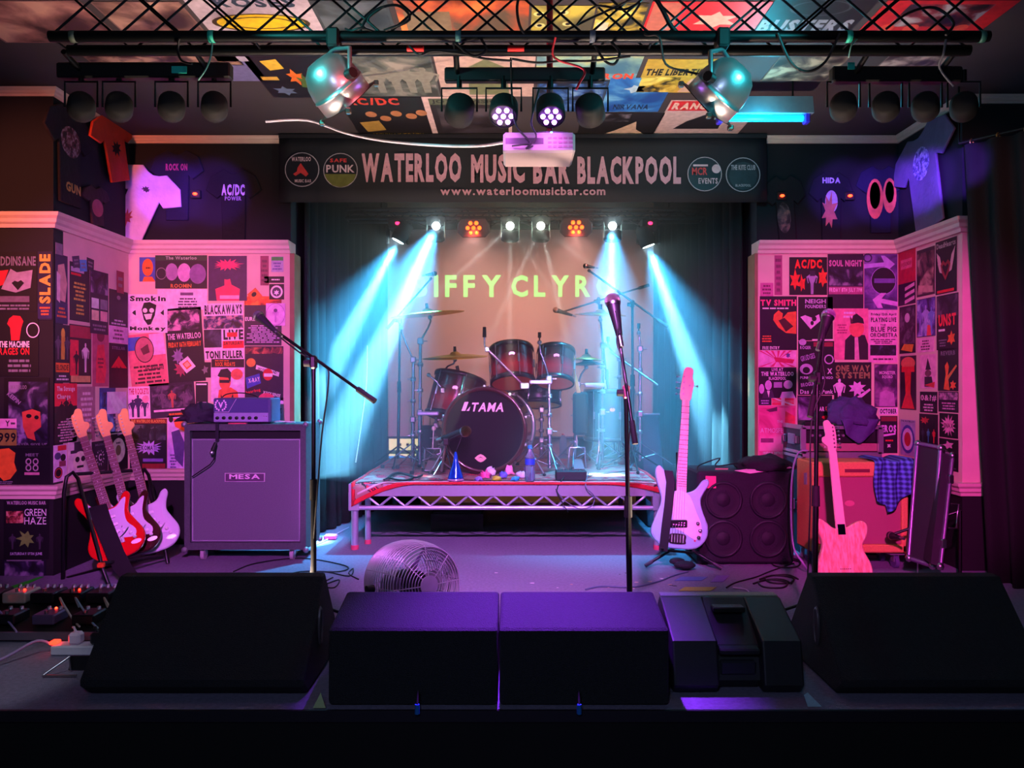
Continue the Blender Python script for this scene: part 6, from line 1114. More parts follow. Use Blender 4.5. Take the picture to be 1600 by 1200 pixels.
drum('snare drum with a yellow underside behind the bass drum', W(842,619,6.38), .18, .13, (.03,.20,.97), yel, name='snare_drum', shell=mat('#20181c', .3, .4), hoop=mat('#18141a', .3, .7), lugs=8)
# bass drum
c = W(757, 670, 5.78); c.z = .782; r = .312; ax = Vector((-.16,-.985,.0)).normalized(); u, v = perp(ax); h = .44
t = thing('bass_drum', 'bass drum with a black front head lettered TAMA on the rug', 'drum', (c.x, c.y+.2, RZ)); ROOT = t
MB().lathe([(r*.97,0),(r*.97,-h)], c, ax, 48).build('shell', burst('red_burst_lacquer', -.35+.33, .33+.33), t)
khm = mat('#05050d', .6, 0, .2, 4, name='black_drum_head'); khm.node_tree.nodes['Principled BSDF'].inputs['Specular IOR Level'].default_value = .12
MB().lathe([(.0005,.004),(r*.5,.004),(r*.93,.002)], c, ax, 48).build('front_head', khm, t); MB().disc(c-ax*h, -ax, r*.95, 32).build('rear_head', mat('#c8c0b8', .5), t)
for s, hm in ((.012, mat('#3a0a14', .25, 0, .1, 20, coat=.6)), (-h-.012, steel)): MB().lathe([(r*.93,s-.016),(r*.93,s+.012),(r*1.02,s+.012),(r*1.02,s-.03),(r*.97,s-.03)], c, ax, 48).build('hoop', hm, t)
for i in range(10):
    a = 2*math.pi*i/10+.31; dr = u*math.cos(a)+v*math.sin(a); p = c+dr*r*1.03
    lg = MB().cbox(p+ax*.008, (.022,.03,.022), .004); lg.tube(p+ax*.02-dr*.004, p-ax*.2, .004, None, 6); lg.tube(p-ax*.17, p-ax*.27, .010, None, 8); lg.build('claw_lug', steel, t)
def front(px, py, e=.008): q = W(px, py, 5.78); k = (c+ax*e-q).dot(ax)/((q-Vector((0,0,H))).dot(ax)); return q+(q-Vector((0,0,H)))*k
ru = Vector((-ax.y, ax.x, 0)); ru = ru if ru.x > 0 else -ru; logo = mat('#f0c8d8', .5)
tl = front(735, 629); MB().text('TAMA', tl, ru, (0,0,-1), .245, .066, 0, 1, .22).build('lettering', logo, t)
MB().slab([front(721,642), front(727,642), front(732,628), front(726,628)], ax, .001).slab([front(728.5,642), front(733,642), front(735,635)], ax, .001).build('logo_bar', logo, t)
cc = front(751, 716); b = MB().slab([cc+ru*.045, cc+ru*.02+Vector((0,0,.022)), cc+Vector((0,0,.03)), cc-ru*.02+Vector((0,0,.022)), cc-ru*.045, cc-ru*.02-Vector((0,0,.022)), cc-Vector((0,0,.03)), cc+ru*.02-Vector((0,0,.022))], ax, .001)
st = b.build('round_sticker', mat('#e8a8b0', .5), t); MB().slab([cc+ax*.0012+ru*.02*x+Vector((0,0,.012*z)) for x, z in ((-1,0),(0,1),(1,0),(0,.4))], ax, .0005).build('sticker_print', mat('#301820', .5), st)
for sg in (-1, 1):
    p = c+ru*sg*r*.98-ax*.1+Vector((0,0,-.12)); e = Vector((p.x+ru.x*sg*.12, p.y-.12, RZ+.012)); l = MB().tube(p, e, .009, .007, 10).build('spur_leg', steel, t); MB().ball(e, .012, 8).build('rubber_foot', rubber, l)
# ------------------------------------------------------------------ cymbals and stands
brass = mat('#f0c050', .36, .8, .25, 8, .15, 60, name='bronze'); 
def cymbal(label, c, r, ax, m=None):
    c = Vector(c); ax = Vector(ax).normalized(); t = thing('cymbal', label, 'cymbal', tuple(c))
    MB().lathe([(.006,.035),(.02,.034),(.036,.024),(.045,.012),(r*.55,.004),(r,-.012),(r,-.0135),(r*.55,.002),(.044,.0095),(.03,.024),(.006,.032)], c, ax, 40).build('plate', m or brass, t)
    MB().tube(c+ax*.03, c+ax*.075, .013, .011, 10).build('felt_and_nut', rubber, t); return t
chs = mat('#a8a4b4', .24, 1, .15, 40, name='chrome_stand')
def cstand(label, base, top, arm, legs=.24, rot=0, bar=None, name='cymbal_stand', post=True):
    base = Vector(base); top = Vector(top); t = thing(name, label, 'cymbal stand', tuple(base)); mid = base.lerp(top, .45)
    MB().tube(base+Vector((0,0,.05)), mid, .0155, None, 12).build('lower_tube', chs, t); MB().tube(mid, top, .012, None, 12).build('upper_tube', chs, t)
    for p in (mid, top): MB().cbox(p, (.045,.05,.05), .008).tube(p+Vector((.015,0,0)), p+Vector((.055,0,.0)), .006, None, 6).build('clamp', steel, t)
    for i in range(3):
        a = rot+2.094*i; e = base+Vector((legs*math.cos(a), legs*math.sin(a), .012)); s = base+Vector((0,0,.2)); k = base+Vector((legs*.52*math.cos(a), legs*.52*math.sin(a), .11))
        l = MB().tube(s, e, .006, None, 6).tube(base+Vector((0,0,.07)), k, .005, None, 6).build('leg', chs, t); MB().cbox(e, (.03,.03,.025), .004).build('rubber_foot', rubber, l)
    for k in (.3, .62, .82):
        p = base.lerp(top, k); MB().lathe([(.012,-.016),(.022,-.014),(.022,.014),(.012,.016)], p, (0,0,1), 12).tube(p, p+Vector((-.045,-.01,.0)), .006, None, 6).build('memory_lock', steel, t)
    if arm:
        arm = [Vector(p) for p in arm]; MB().path([top]+arm, .0075, 8).build('boom_arm', chs, t)
        if post: e = arm[-1]; MB().tube(e, e+Vector((0,0,.05)), .005, None, 8).tube(e+Vector((0,0,.035)), e+Vector((0,0,.075)), .013, None, 10).build('wing_felt', rubber, t)
        MB().ball(arm[-1], .018, 10).build('tilter', steel, t)
    if bar:
        p = Vector(bar); MB().cbox(p, (.165,.03,.03), .007).build('name_bar', mat('#d0c0e8', .3, .7), t)
    return t
def on(x, y): d = (H-RZ-.008)*F/(y-600); p = W(x, y, d); return p      # point on the rug
cymbal('large crash cymbal raised high over the left of the kit', W(668,489,6.08), .285, (-.10,-.04,.99))
cymbal('ride cymbal glowing orange at its bell over the left tom', W(711,556,6.28), .262, (-.04,-.10,.99))
cymbal('pale yellow crash cymbal high beside the middle mic stand', W(938,490,6.30), .205, (.04,-.05,.99))
cymbal('small splash cymbal at the right of the rack toms', W(916,560,6.28), .14, (.03,.02,.99))
cymbal('second small cymbal paired under the splash cymbal', W(918,567,6.30), .13, (-.03,.04,.99), mat('#4a5a50', .3, 1, .2, 8))
def vb(x, d): p = W(x, 0, d); return Vector((p.x, d, RZ+.008))
cstand('chrome boom stand holding the large crash cymbal', vb(656,6.02), W(657,533,6.02), [W(669,512,6.06), W(673,502,6.08), W(672,496,6.08)], rot=.4, bar=W(669,646,5.98), post=False)
cstand('chrome stand with a bare bent arm beside the crash stand', vb(645,6.2), W(646,562,6.2), [W(638,545,6.2), W(628,520,6.2), W(627,512,6.2)], rot=1.0, post=False)
cstand('chrome stand holding the ride cymbal behind the left tom', vb(679,6.55), W(684,590,6.45), [W(700,572,6.35), W(709,568,6.28), W(711,562,6.28)], rot=.2, post=False)
cstand('chrome double stand rising beside the bass drum with a bare cymbal post', vb(859,5.72), W(858,592,5.78), [W(852,570,5.80), W(845,552,5.82), W(843,535,5.82)], .20, .8, bar=W(845,597,5.74))
t = thing('tom_holder', 'chrome arm with a bare cymbal post slanting across the wide rack tom', 'cymbal stand', tuple(W(818,606,5.82))); MB().tube(W(818,602,5.82), W(764,548,5.80), .0095, None, 10).build('boom_arm', mat('#d8a0c0', .25, .9), t)
MB().path([W(764,548,5.8), W(757,540,5.8), W(757,524,5.8)], .007, 8).build('tilter_rod', chs, t); MB().cbox(W(761,546,5.8),(.03,.03,.04),.006).build('tilter', steel, t); MB().tube(W(757,527,5.8), W(757,511,5.8), .015, .013, 10).build('wing_felt', rubber, t); MB().cbox(W(820,603,5.82),(.07,.04,.05),.008).build('clamp', steel, t)
MB().tube(W(822,600,5.86), Vector((W(822,0,5.9).x, 5.95, 1.06)), .012, None, 8).build('mount_post', steel, t)
cstand('tall chrome stand of the pale yellow crash cymbal', vb(941,6.35), W(942,540,6.32), [W(940,520,6.30), W(938,500,6.30)], .26, .3, bar=W(930,602,6.2), post=False)
cstand('tall chrome stand at the right edge of the riser with a slanting arm', vb(1000,6.25), W(1000,545,6.25), [W(1000,535,6.25), W(998,520,6.25)], .28, .1, bar=None)
cstand('short chrome boom stand tangled between the left tom and the bass drum', vb(694,6.25), W(692,610,6.25), [W(682,596,6.25), W(670,586,6.25)], .2, .9, post=False)
cstand('chrome hi-hat stand among the pedals right of the bass drum', vb(897,6.3), W(903,600,6.3), [W(908,585,6.29), W(916,574,6.28)], .22, .4, post=False)
cstand('short chrome snare stand behind the bass drum', vb(846,6.45), W(846,640,6.42), [W(846,636,6.42)], .2, 1.2, post=False)
cstand('chrome stand with a bare post behind the right stands', vb(968,6.8), W(968,560,6.7), [W(955,548,6.6), W(950,540,6.55)], .22, .9)
b = MB().tube(W(953,549,6.3), W(1028,602,6.1), .009, None, 8).tube(W(1005,585,6.16), W(1026,600,6.1), .006, None, 6); single(b, 'boom_arm', mat('#e0d8e8', .2, 1), 'bright chrome boom arm slanting down behind the middle mic stand', 'cymbal stand')
# overhead microphone booms
micstand('black overhead boom stand at the right of the drums', vb(989,6.05), W(988,475,6.05), W(1042,510,6.0), W(922,424,6.12), .010, .008, .26)
microphone('black pencil microphone on the overhead boom above the kit', W(911,415,6.14), W(911,415,6.14)-W(935,419,6.10), .12, '#15151a', .8)
b0 = W(660,440,6.3); micstand('black overhead boom stand reaching up at the left of the drums', vb(622,6.35), W(625,500,6.35), W(606,512,6.3), W(672,437,6.4), .009, .007, .24)
microphone('black pencil microphone on the left overhead boom', W(683,427,6.42), W(683,427,6.42)-W(664,430,6.40), .12, '#15151a', .8)
micstand('black boom stand angled in from the right over the drums', vb(962,6.9), W(935,470,6.85), W(1012,446,6.9), W(880,487,6.6), .009, .008, .22)
microphone('vocal microphone pointing left on the boom above the rack toms', W(864,483,6.56), W(864,483,6.56)-W(892,492,6.58), .17, '#c0a090')
# tom clip microphones
for (x, y, d), lab in (((804,545,5.93), 'tiny red clip microphone on the wide rack tom'), ((877,548,5.93), 'tiny black clip microphone on the smaller rack tom')):
    p = W(x, y, d); t = thing('clip_microphone', lab, 'microphone', tuple(p)); MB().path([p+Vector((0,0,-.06)), p, p+Vector((.0,.02,.035))], .004, 6).build('gooseneck', rubber, t); MB().tube(p+Vector((-.005,.015,.03)), p+Vector((.005,.04,.045)), .011, None, 8).build('capsule', mat('#c02030' if x < 850 else '#15151a', .4), t)
single(MB().tube(W(714,572,6.3), W(722,608,6.28), .014, .012, 10), 'drum_microphone', blkm, 'black tube microphone standing before the leaning tom', 'microphone')
# kick microphone on a short stand
t = thing('microphone_stand', 'short chrome tripod stand for the bass drum microphone', 'mic stand', tuple(on(688,742))); k = on(690,742); tp = W(697,690,5.5)
MB().tube(k+Vector((0,0,.03)), tp, .009, None, 10).build('upright', steel, t); MB().tube(tp, W(722,678,5.46), .009, None, 8).build('boom', blkm, t); MB().cbox(tp,(.04,.04,.05),.006).build('boom_clutch', blkm, t)
for a in (.5, 2.5, 4.3): MB().tube(k+Vector((0,0,.10)), k+Vector((.12*math.cos(a), .12*math.sin(a), .01)), .006, None, 6).build('leg', steel, t)
microphone('large black microphone with a gold centre before the bass drum head', W(734,672,5.44), (.75,-.62,.25), .17, '#4a3612', 1.6, 'kick_microphone')
# ------------------------------------------------------------------ small things on the riser
p = on(712,752); t = thing('blue_cone', 'shiny blue cone-shaped horn standing on the rug before the bass drum', 'horn', tuple(p))
MB().lathe([(.0005,.2),(.008,.2),(.016,.14),(.052,.03),(.055,.02),(.0005,.02)], p, (0,0,1), 24).build('cone', mat('#0a50d0', .18, .5, .1, 20, coat=.5), t); MB().lathe([(.0005,.0),(.05,.0),(.058,.01),(.055,.02),(.0005,.02)], p, (0,0,1), 24).build('base_ring', mat('#c8a8d0', .2, .5), t)
cable('thin lead from the blue cone up to the bass drum microphone', [p+Vector((0,0,.2)), p+Vector((.02,0,.25)), p+Vector((.05,.02,.33))], .003)
p = on(829,757); p.y = max(p.y, RD0+.05); t = thing('water_bottle', 'clear plastic water bottle with a blue cap at the front of the riser', 'bottle', tuple(p)); clear = mat('#c0c8f0', .08, 0, .1, 30, trans=.85, name='clear_plastic')
MB().lathe([(.0005,0),(.03,0),(.034,.01),(.034,.10),(.031,.105),(.034,.11),(.034,.165),(.024,.195),(.013,.215),(.013,.23)], p, (0,0,1), 20).build('bottle_body', clear, t); MB().tube(p+Vector((0,0,.222)), p+Vector((0,0,.245)), .016, .015, 14).build('cap', mat('#2a9ad8', .35), t); MB().lathe([(.0348,.115),(.0348,.155)], p, (0,0,1), 20).build('label_band', mat('#2848c0', .4, 0, .6, 60), t)
p = on(880,715); t = thing('water_bottle', 'uncapped clear water bottle among the stands behind the pedal', 'bottle', tuple(p)); MB().lathe([(.0005,0),(.03,0),(.034,.01),(.034,.15),(.02,.19),(.013,.205)], p, (0,0,1), 20).build('bottle_body', clear, t); MB().tube(p+Vector((0,0,.2)), p+Vector((0,0,.215)), .014, None, 12).build('cap', mat('#d04040', .4), t)
names = [('#8a7cc8','lilac crumpled packet on the rug'),('#f050a0','pink round sweet wrapper on the rug'),('#e0d8f0','white crumpled tissue on the rug'),('#b8c830','lime green bottle top on the rug heap'),('#6060d0','blue crumpled packet on the rug'),('#f08ac0','pale pink crumpled wrapper on the rug'),('#28a0e0','bright blue lid on the rug'),('#c0b8d8','grey paper cup scrap on the rug'),('#a048b0','purple wrapper by the bass drum hoop')]
for i, (cl_, lb) in enumerate(names):
    p = on(748+i*9.5, 751-(i % 3)*4); heap(lb+(' before the TAMA drum' if 'hoop' not in lb else ''), p, (.026+.008*(i % 2),.022,.022+.012*((i*7) % 3)), cl_, 'crumpled_wrapper', 'litter', i*3+1, 1.1, mat(cl_, .4), 14)
cable('black cable coil lying on the rug at the left of the riser', [on(600,752)+Vector((0,0,.01)), on(622,742)+Vector((0,0,.012)), on(645,746)+Vector((0,0,.01)), on(635,753)+Vector((0,0,.012)), on(608,751)+Vector((0,0,.02)), on(622,743)+Vector((0,0,.022)), on(648,749)+Vector((0,0,.015)), on(660,744)+Vector((0,0,.01))], .007)
p = on(893,752); t = thing('foot_pedal_box', 'flat black stage box at the front edge of the rug', 'stage box', tuple(p)); MB().cbox(p+Vector((0,.08,.035)), (.21,.14,.066), .006).build('housing', mat('#14141c', .6), t)
for i in range(6): MB().tube(p+Vector((-.08+.032*i,.06,.068)), p+Vector((-.08+.032*i,.06,.078)), .009, None, 8).build('socket', steel, t)
for i in range(4): cable(('thin black lead drooping from the stage box over the riser rail','thin grey lead hanging in a loop over the riser edge','black lead running over the rug to the right stands','second black lead crossing the rug behind the stage box')[i], ([p+Vector((-.05,0,.03)), W(870,765,5.27), W(878,785,5.26), W(888,800,5.24)], [p+Vector((.12,.05,.05)), W(915,760,5.27), W(928,775,5.26), W(925,790,5.25), W(905,795,5.25), W(880,780,5.26), W(868,764,5.27)], [p+Vector((.1,.1,.02)), on(930,742), on(960,738), on(1000,735)], [on(850,738), on(900,732), on(950,728), on(990,726)])[i], .0035, '#101018' if i != 1 else '#5a5870')
# drum pedal and hi-hat pedal
for (x, y, d), lab in (((672,728,5.9), 'hi-hat foot pedal with chrome frame at the left of the bass drum'), ((905,728,6.0), 'drum pedal with chrome linkage at the right of the bass drum')):
    p = Vector((W(x,0,d).x, d, RZ+.01)); t = thing('drum_pedal', lab, 'drum pedal', tuple(p)); MB().slab([p+Vector((-.04,-.02,.01)), p+Vector((.04,-.02,.01)), p+Vector((.035,.2,.06)), p+Vector((-.035,.2,.06))], (0,0,1), .008).build('foot_board', alu, t)
    MB().path([p+Vector((-.07,.2,0)), p+Vector((-.06,.2,.16)), p+Vector((.06,.2,.16)), p+Vector((.07,.2,0))], .008, 8).build('frame', steel, t); MB().tube(p+Vector((.0,.2,.16)), p+Vector((.0,.26,.3)), .005, None, 6).ball(p+Vector((0,.27,.31)), .02, 10).build('beater', mat('#d8d0c0', .6), t)
# stick bag with sticks
p = W(905,650,6.2); t = thing('stick_bag', 'dark stick bag hanging on the floor tom', 'bag', tuple(p+Vector((0,0,-.16)))); b = MB(); b.cbox(p+Vector((.01,0,.02)), (.12,.05,.34), .02); b.build('bag', mat('#12201c', .85), t)
for i in range(4): a = W(898+i*2,590,6.17); single(MB().tube(p+Vector((-.01+.008*i,0,.15)), a+Vector((-.012*i,0,.02*i)), .0075, .006, 8), 'drumstick', mat('#e0a058', .5), 'pale wooden drumstick sticking out of the stick bag', 'drumstick', 'sticks in the bag')
t = thing('percussion_bag', 'dark bag with beaters tucked behind the left stands', 'bag', tuple(vb(672,6.7)))
p = vb(672,6.7); MB().cbox(p+Vector((0,0,.16)), (.2,.12,.3), .03).build('bag', mat('#1c2824', .85), t)
for i, dx in enumerate((-.06,.0,.07)): bt2 = MB().tube(p+Vector((dx,0,.25)), p+Vector((dx,0,.4)), .006, None, 8).build('beater_shaft', mat('#c8a060', .5), t); MB().ball(p+Vector((dx,0,.41)), .026, 10).build('beater_head', mat('#e0d0b0', .7), bt2)
# drum fill monitor at the back right
t = thing('drum_monitor', 'dark sloped drum monitor behind the right cymbal stands', 'speaker', (1.22, 6.3, 0)); MB().slab([(1.06,6.15,.01),(1.06,6.75,.01),(1.06,6.75,.87),(1.06,6.55,.87)], (1,0,0), .16, 0, None, .01, False).build('cabinet', mat('#1a2040', .7, 0, .3, 60, .5, 200), t)
MB().tube((1.06,6.53,.87),(1.225,6.53,.87),.008,None,8).build('edge_protector', alu, t)
# ------------------------------------------------------------------ projection screen
SD = 7.36; sx0, sx1 = W(604,0,SD).x, W(1022,0,SD).x; sz1, sz0 = W(0,358,SD).z, W(0,684,SD).z
t = thing('projection_screen', 'pale projection screen behind the drums with glowing letters for the projected words BIFFY CLYRO', 'screen', ((sx0+sx1)/2, SD, sz0))
MB().box((sx0,SD,sz0),(sx1,SD+.004,sz1)).build('screen_fabric', mat('#cfc0b8', .8, 0, .05, 3, name='screen_cloth'), t)
MB().box((sx0-.03,SD-.03,sz1-.005),(sx1+.03,SD+.04,sz1+.05)).build('roller_case', mat('#101014', .6), t); MB().tube((sx0,SD,sz0),(sx1,SD,sz0),.014,None,10).build('bottom_bar', mat('#202028', .5), t)
projected, N_, L_, b__ = _new('projection_glow'); b__.inputs['Base Color'].default_value = hexc('#4a5040')+(1,); b__.inputs['Emission Color'].default_value = hexc('#a4f084')+(1,); b__.inputs['Emission Strength'].default_value = 1.6  # letters glow by themselves, standing in for the projector's light
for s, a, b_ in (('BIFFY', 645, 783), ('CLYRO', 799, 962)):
    tl = W(a,430,SD-.004); w_ = (b_-a)*SD/F; MB().text(s, tl, (1,0,0), (0,0,-1), w_, 34*SD/F, 0, 1, 0, .26).build('glowing_lettering', projected, t)
p0 = W(606,684,7.26); p1 = W(656,716,7.26); t = thing('light_box', 'pale yellow lit display box below the projection screen', 'light box', ((p0.x+p1.x)/2, 7.3, 0))
MB().box((p0.x,7.265,.01),(p1.x,7.34,p0.z)).build('housing', mat('#1a1a20', .6), t); f_ = MB().box((p0.x+.01,7.258,p1.z),(p1.x-.01,7.266,p0.z-.01)).build('lit_face', glow('#e8e0a0', .9), t)
MB().box((p0.x+.01,7.254,p1.z+.04),(p1.x-.01,7.259,p1.z+.075)).build('green_stripe', mat('#4a8a20', .5), f_); MB().box((p0.x+.01,7.254,p1.z),(p1.x-.01,7.259,p1.z+.02)).build('blue_stripe', glow('#2a90e0', .8), f_)
for x in (.1, .17): MB().box((p0.x+x,7.254,p0.z-.075),(p0.x+x+.025,7.259,p0.z-.05)).build('dark_window', blkm, f_)
cable('pale cable hanging down the black curtain beside the screen', [(W(575,0,6.3).x, 6.27, W(0,540,6.3).z), (W(574,0,6.3).x, 6.26, W(0,600,6.3).z), (W(566,0,6.25).x, 6.22, W(0,660,6.25).z), (W(557,0,6.2).x, 6.17, W(0,722,6.2).z)], .005, '#d8e8e0')
single(MB().cbox(fl(517,843)+Vector((0,0,.02)), (.09,.06,.035), .008), 'power_adapter', mat('#e070b0', .5), 'small pink lit power adapter on the carpet by the riser leg', 'adapter')
cable('pale lead from the power adapter along the carpet to the riser', [fl(480,855,.006), fl(505,846,.008), fl(530,832,.01), fl(545,824,.02)], .004, '#c8b0d0')
# ------------------------------------------------------------------ lighting rigs
tr = mat('#0e1214', .4, .6, .2, 30, name='black_truss')
def lattice(label, x0, x1, ya, yb, z0, z1, rc, rb, step, cross, name='lighting_truss', faces=('f', 'b')):
    t = thing(name, label, 'truss', ((x0+x1)/2, (ya+yb)/2, z0))
    for y in (ya, yb):
        for z in (z0, z1): MB().tube((x0,y,z),(x1,y,z),rc,None,12).build('chord', tr, t)
    n = int((x1-x0)/step); ms = {}
    for y in (ya, yb):
        for i in range(n):
            a = x0+(x1-x0)*i/n; b = x0+(x1-x0)*(i+1)/n
            for k in ((0, 1) if cross else (i % 2,)): p, q = ((a,y,z0),(b,y,z1)) if k == 0 else ((a,y,z1),(b,y,z0)); MB().tube(p, q, rb, None, 5, caps=False).build('brace', tr, t)
    for i in range(n//3+1):
        a = x0+(x1-x0)*min(1, i*3/n); MB().tube((a,ya,z0),(a,yb,z0),rb,None,5).build('spreader', tr, t)
    return t
front_truss = lattice('long black lattice lighting truss under the poster ceiling', W(78,0,3.1).x, W(1545,0,3.1).x, 3.1, 3.23, 2.488, 2.72, .022, .005, .25, True)
for x, c in ((115,'#5a6a58'),(331,'#2ac8a8'),(716,'#4a8a88'),(925,'#6a7888'),(1325,'#2ad0b0'),(1533,'#3a7868')):
    p = W(x,55,3.1); p.z = 2.488; p.y = 3.1; MB().lathe([(.0225,-.01),(.0235,-.01),(.0235,.012),(.0225,.012)], Vector((p.x,3.1,2.488)), (1,0,0), 14).build('tape_label', mat(c, .5), front_truss)
for x in (-1.2, .0, 1.2):
    MB().tube((x,3.165,2.72),(x,3.165,ZC),.008,None,8).build('hanger_rod', tr, front_truss)
back_truss = lattice('slim black truss carrying the beam lamps behind the banner', W(540,0,BD).x, W(1100,0,BD).x, BD, BD+.14, W(0,341,BD).z, W(0,327,BD).z, .013, .004, .10, False)
for x in (-1.0, 1.2): MB().tube((x,BD+.07,W(0,327,BD).z),(x,BD+.07,ZC),.006,None,6).build('hanger_rod', tr, back_truss)
lens = glow('#d8f8ff', 40); bodym = mat('#050506', .8, 0, .2, 40, name='lamp_housing')
def moving_head(label, x, y, target):
    p = W(x, y, BD-.03); t = thing('moving_head_lamp', label, 'stage lamp', (p.x, BD, W(0,341,BD).z)); zt = W(0,341,BD).z
    MB().cbox((p.x, BD, zt-.055), (.13,.12,.08), .012).build('base', bodym, t); MB().tube((p.x,BD,zt-.02),(p.x,BD,zt+.015),.02,None,10).build('clamp', tr, t); MB().ball((p.x+.005,BD-.062,zt-.05), .013, 8, 0, (1.4,.5,1)).build('display', glow('#ff2050', 6), t)
    d = (Vector(target)-p).normalized(); c = p-d*.07
    for sg in (-1, 1): MB().cbox((p.x+sg*.075, BD-.01, zt-.13), (.025,.05,.14), .008).build('yoke_arm', bodym, t)
    MB().lathe([(.0005,-.09),(.045,-.09),(.06,-.07),(.062,.03),(.054,.065),(.05,.065)], c, d, 24).build('head', bodym, t); MB().lathe([(.0005,.062),(.045,.062)], c, d, 24).build('lens', lens, t); return c+d*.07, d
def scanner(label, x, target, bright=True):
    zt = W(0,341,BD).z; px_ = W(x,0,BD).x; t = thing('scanner_lamp', label, 'stage lamp', (px_, BD, zt)); p = W(x, 354, BD-.075)
    MB().tube((px_,BD,zt-.02),(px_,BD,zt+.015),.02,None,10).build('clamp', tr, t); MB().lathe([(.075,0),(.068,-.05),(.03,-.065)], (px_,BD,zt-.0), (0,0,1), 20).build('top_cap', bodym, t)
    for sg in (-1, 1): MB().cbox((px_+sg*.066,BD,zt-.09), (.008,.05,.12), .002).build('side_arm', mat('#8aa098', .3, .6), t)
    MB().lathe([(.0005,-.175),(.055,-.175),(.068,-.165),(.068,-.10),(.058,-.095)], (px_,BD,zt), (0,0,1), 24).build('drum_housing', bodym, t)
    d = (Vector(target)-p).normalized(); MB().ball(p-d*.005, .03, 14).build('lens', lens if bright else glow('#f0ffe8', 25), t); return p, d
def ledpar(label, x, y, on, tilt):
    zt = W(0,341,BD).z; c = W(x, y, BD-.02); t = thing('led_par_lamp', label, 'stage lamp', (c.x, BD, zt)); d = Vector((tilt,-1,-.42)).normalized(); u, v = perp(d)
    MB().slab([c-d*.04+u*(.122*a)+v*(.074*b) for a, b in ((-1,-.5),(-.7,-1),(.7,-1),(1,-.5),(1,.3),(.75,1),(-.75,1),(-1,.3))], d, .045, 0, None, .008).build('housing', mat('#24141c', .5, .2), t)
    MB().path([c+u*.13+v*.0, c+u*.13+Vector((0,.02,.09)), c-u*.13+Vector((0,.02,.09)), c-u*.13], .006, 6).build('bracket', tr, t)
    for i in range(7):
        a = i*math.pi/3; o = Vector() if i == 6 else u*(.044*math.cos(a))+v*(.042*math.sin(a)); MB().ball(c+d*.006+o, .0155, 10, 0, (1,1,1)).build('led', glow('#ff4208', 8) if on else blkm, t)
    point('red_par_glow', c+d*.06+Vector((0,0,-.01)), .3, (1, .03, .02), .03)
    return c+d*.05, d
moving_head('moving head lamp throwing a wide blue beam on the left curtain', 621, 378, W(495,620,5.85)); moving_head('moving head lamp throwing a blue beam toward the pale blue bass', 1014, 386, W(1120,690,5.9))
scanner('drum-shaped scanner lamp throwing a strong beam over the left cymbals', 681, W(548,650,5.75)); scanner('scanner lamp throwing a strong beam straight down behind the middle mic', 957, W(945,700,6.3)); scanner('scanner lamp with thin rays nearest the BIFFY lettering', 797, W(790,700,5.6), False); scanner('scanner lamp with thin rays above the CLYRO lettering', 845, W(850,700,5.6), False)
ledpar('lit red seven-bulb par lamp above the BIFFY lettering', 740, 356, True, -.05); ledpar('lit red seven-bulb par lamp above the CLYRO lettering', 900, 355, True, -.08)
for i in range(5): x = 640+i*85; cable(('sagging black cable between the left moving head and scanner lamp','sagging black cable beside the red par lamp over BIFFY','sagging black cable between the two thin ray scanners','sagging black cable beside the red par lamp over CLYRO','sagging black cable next to the right moving head lamp')[i], [W(x,342,BD+.05), W(x+20,352,BD+.05), W(x+40,354,BD+.05), W(x+60,343,BD+.05)], .005)
# four-lamp bar hung from the truss
def slimpar(t, c, aim, m_on=None, r=.062):
    c = Vector(c); d = Vector(aim).normalized(); u, v = perp(d)
    k = MB().lathe([(.0005,-.065),(r*.7,-.065),(r*.95,-.05),(r,.0),(r,.03),(r*.9,.032)], c, d, 20).build('lamp_can', bodym, t)
    MB().lathe([(.0005,.028),(r*.9,.028)], c, d, 20).build('lamp_face', blkm, k)
    if m_on:
        for i in range(7):
            a = i*math.pi/3; o = Vector() if i == 6 else u*(.034*math.cos(a))+v*(.034*math.sin(a)); MB().ball(c+d*.03+o, .011, 8).build('led', m_on, k)
    return k
FB = 3.36; zb = W(0,118,FB).z; x0, x1 = W(695,0,FB).x, W(945,0,FB).x
t = thing('lamp_bar', 'black bar with four small par lamps, two of them lit violet, above the projector', 'lamp bar', ((x0+x1)/2, FB, zb))
MB().cbox(((x0+x1)/2,FB,zb),(x1-x0,.04,.06),.006).build('cross_bar', blkm, t)
for x in (715, 925): p = W(x,0,FB).x; MB().tube((p,FB,zb),(p,3.24,2.488),.012,None,10).build('drop_pole', tr, t)
violet = glow('#c070ff', 30)
for x, on_, aim in ((718,0,(-.2,.9,-.35)),(787,1,(-.05,-.55,-.85)),(860,1,(.03,-.5,-.85)),(922,0,(.2,.9,-.35))):
    p = Vector((W(x,0,FB).x, FB-.01, W(0,176,FB).z)); slimpar(t, p, aim, violet if on_ else None); MB().path([p+Vector((-.075,0,0)), p+Vector((-.075,0,.10)), p+Vector((.075,0,.10)), p+Vector((.075,0,0))], .005, 6).build('bracket', tr, t); MB().tube(p+Vector((0,0,.1)), p+Vector((0,0,.15)), .012, None, 8).build('mount_bolt', tr, t)
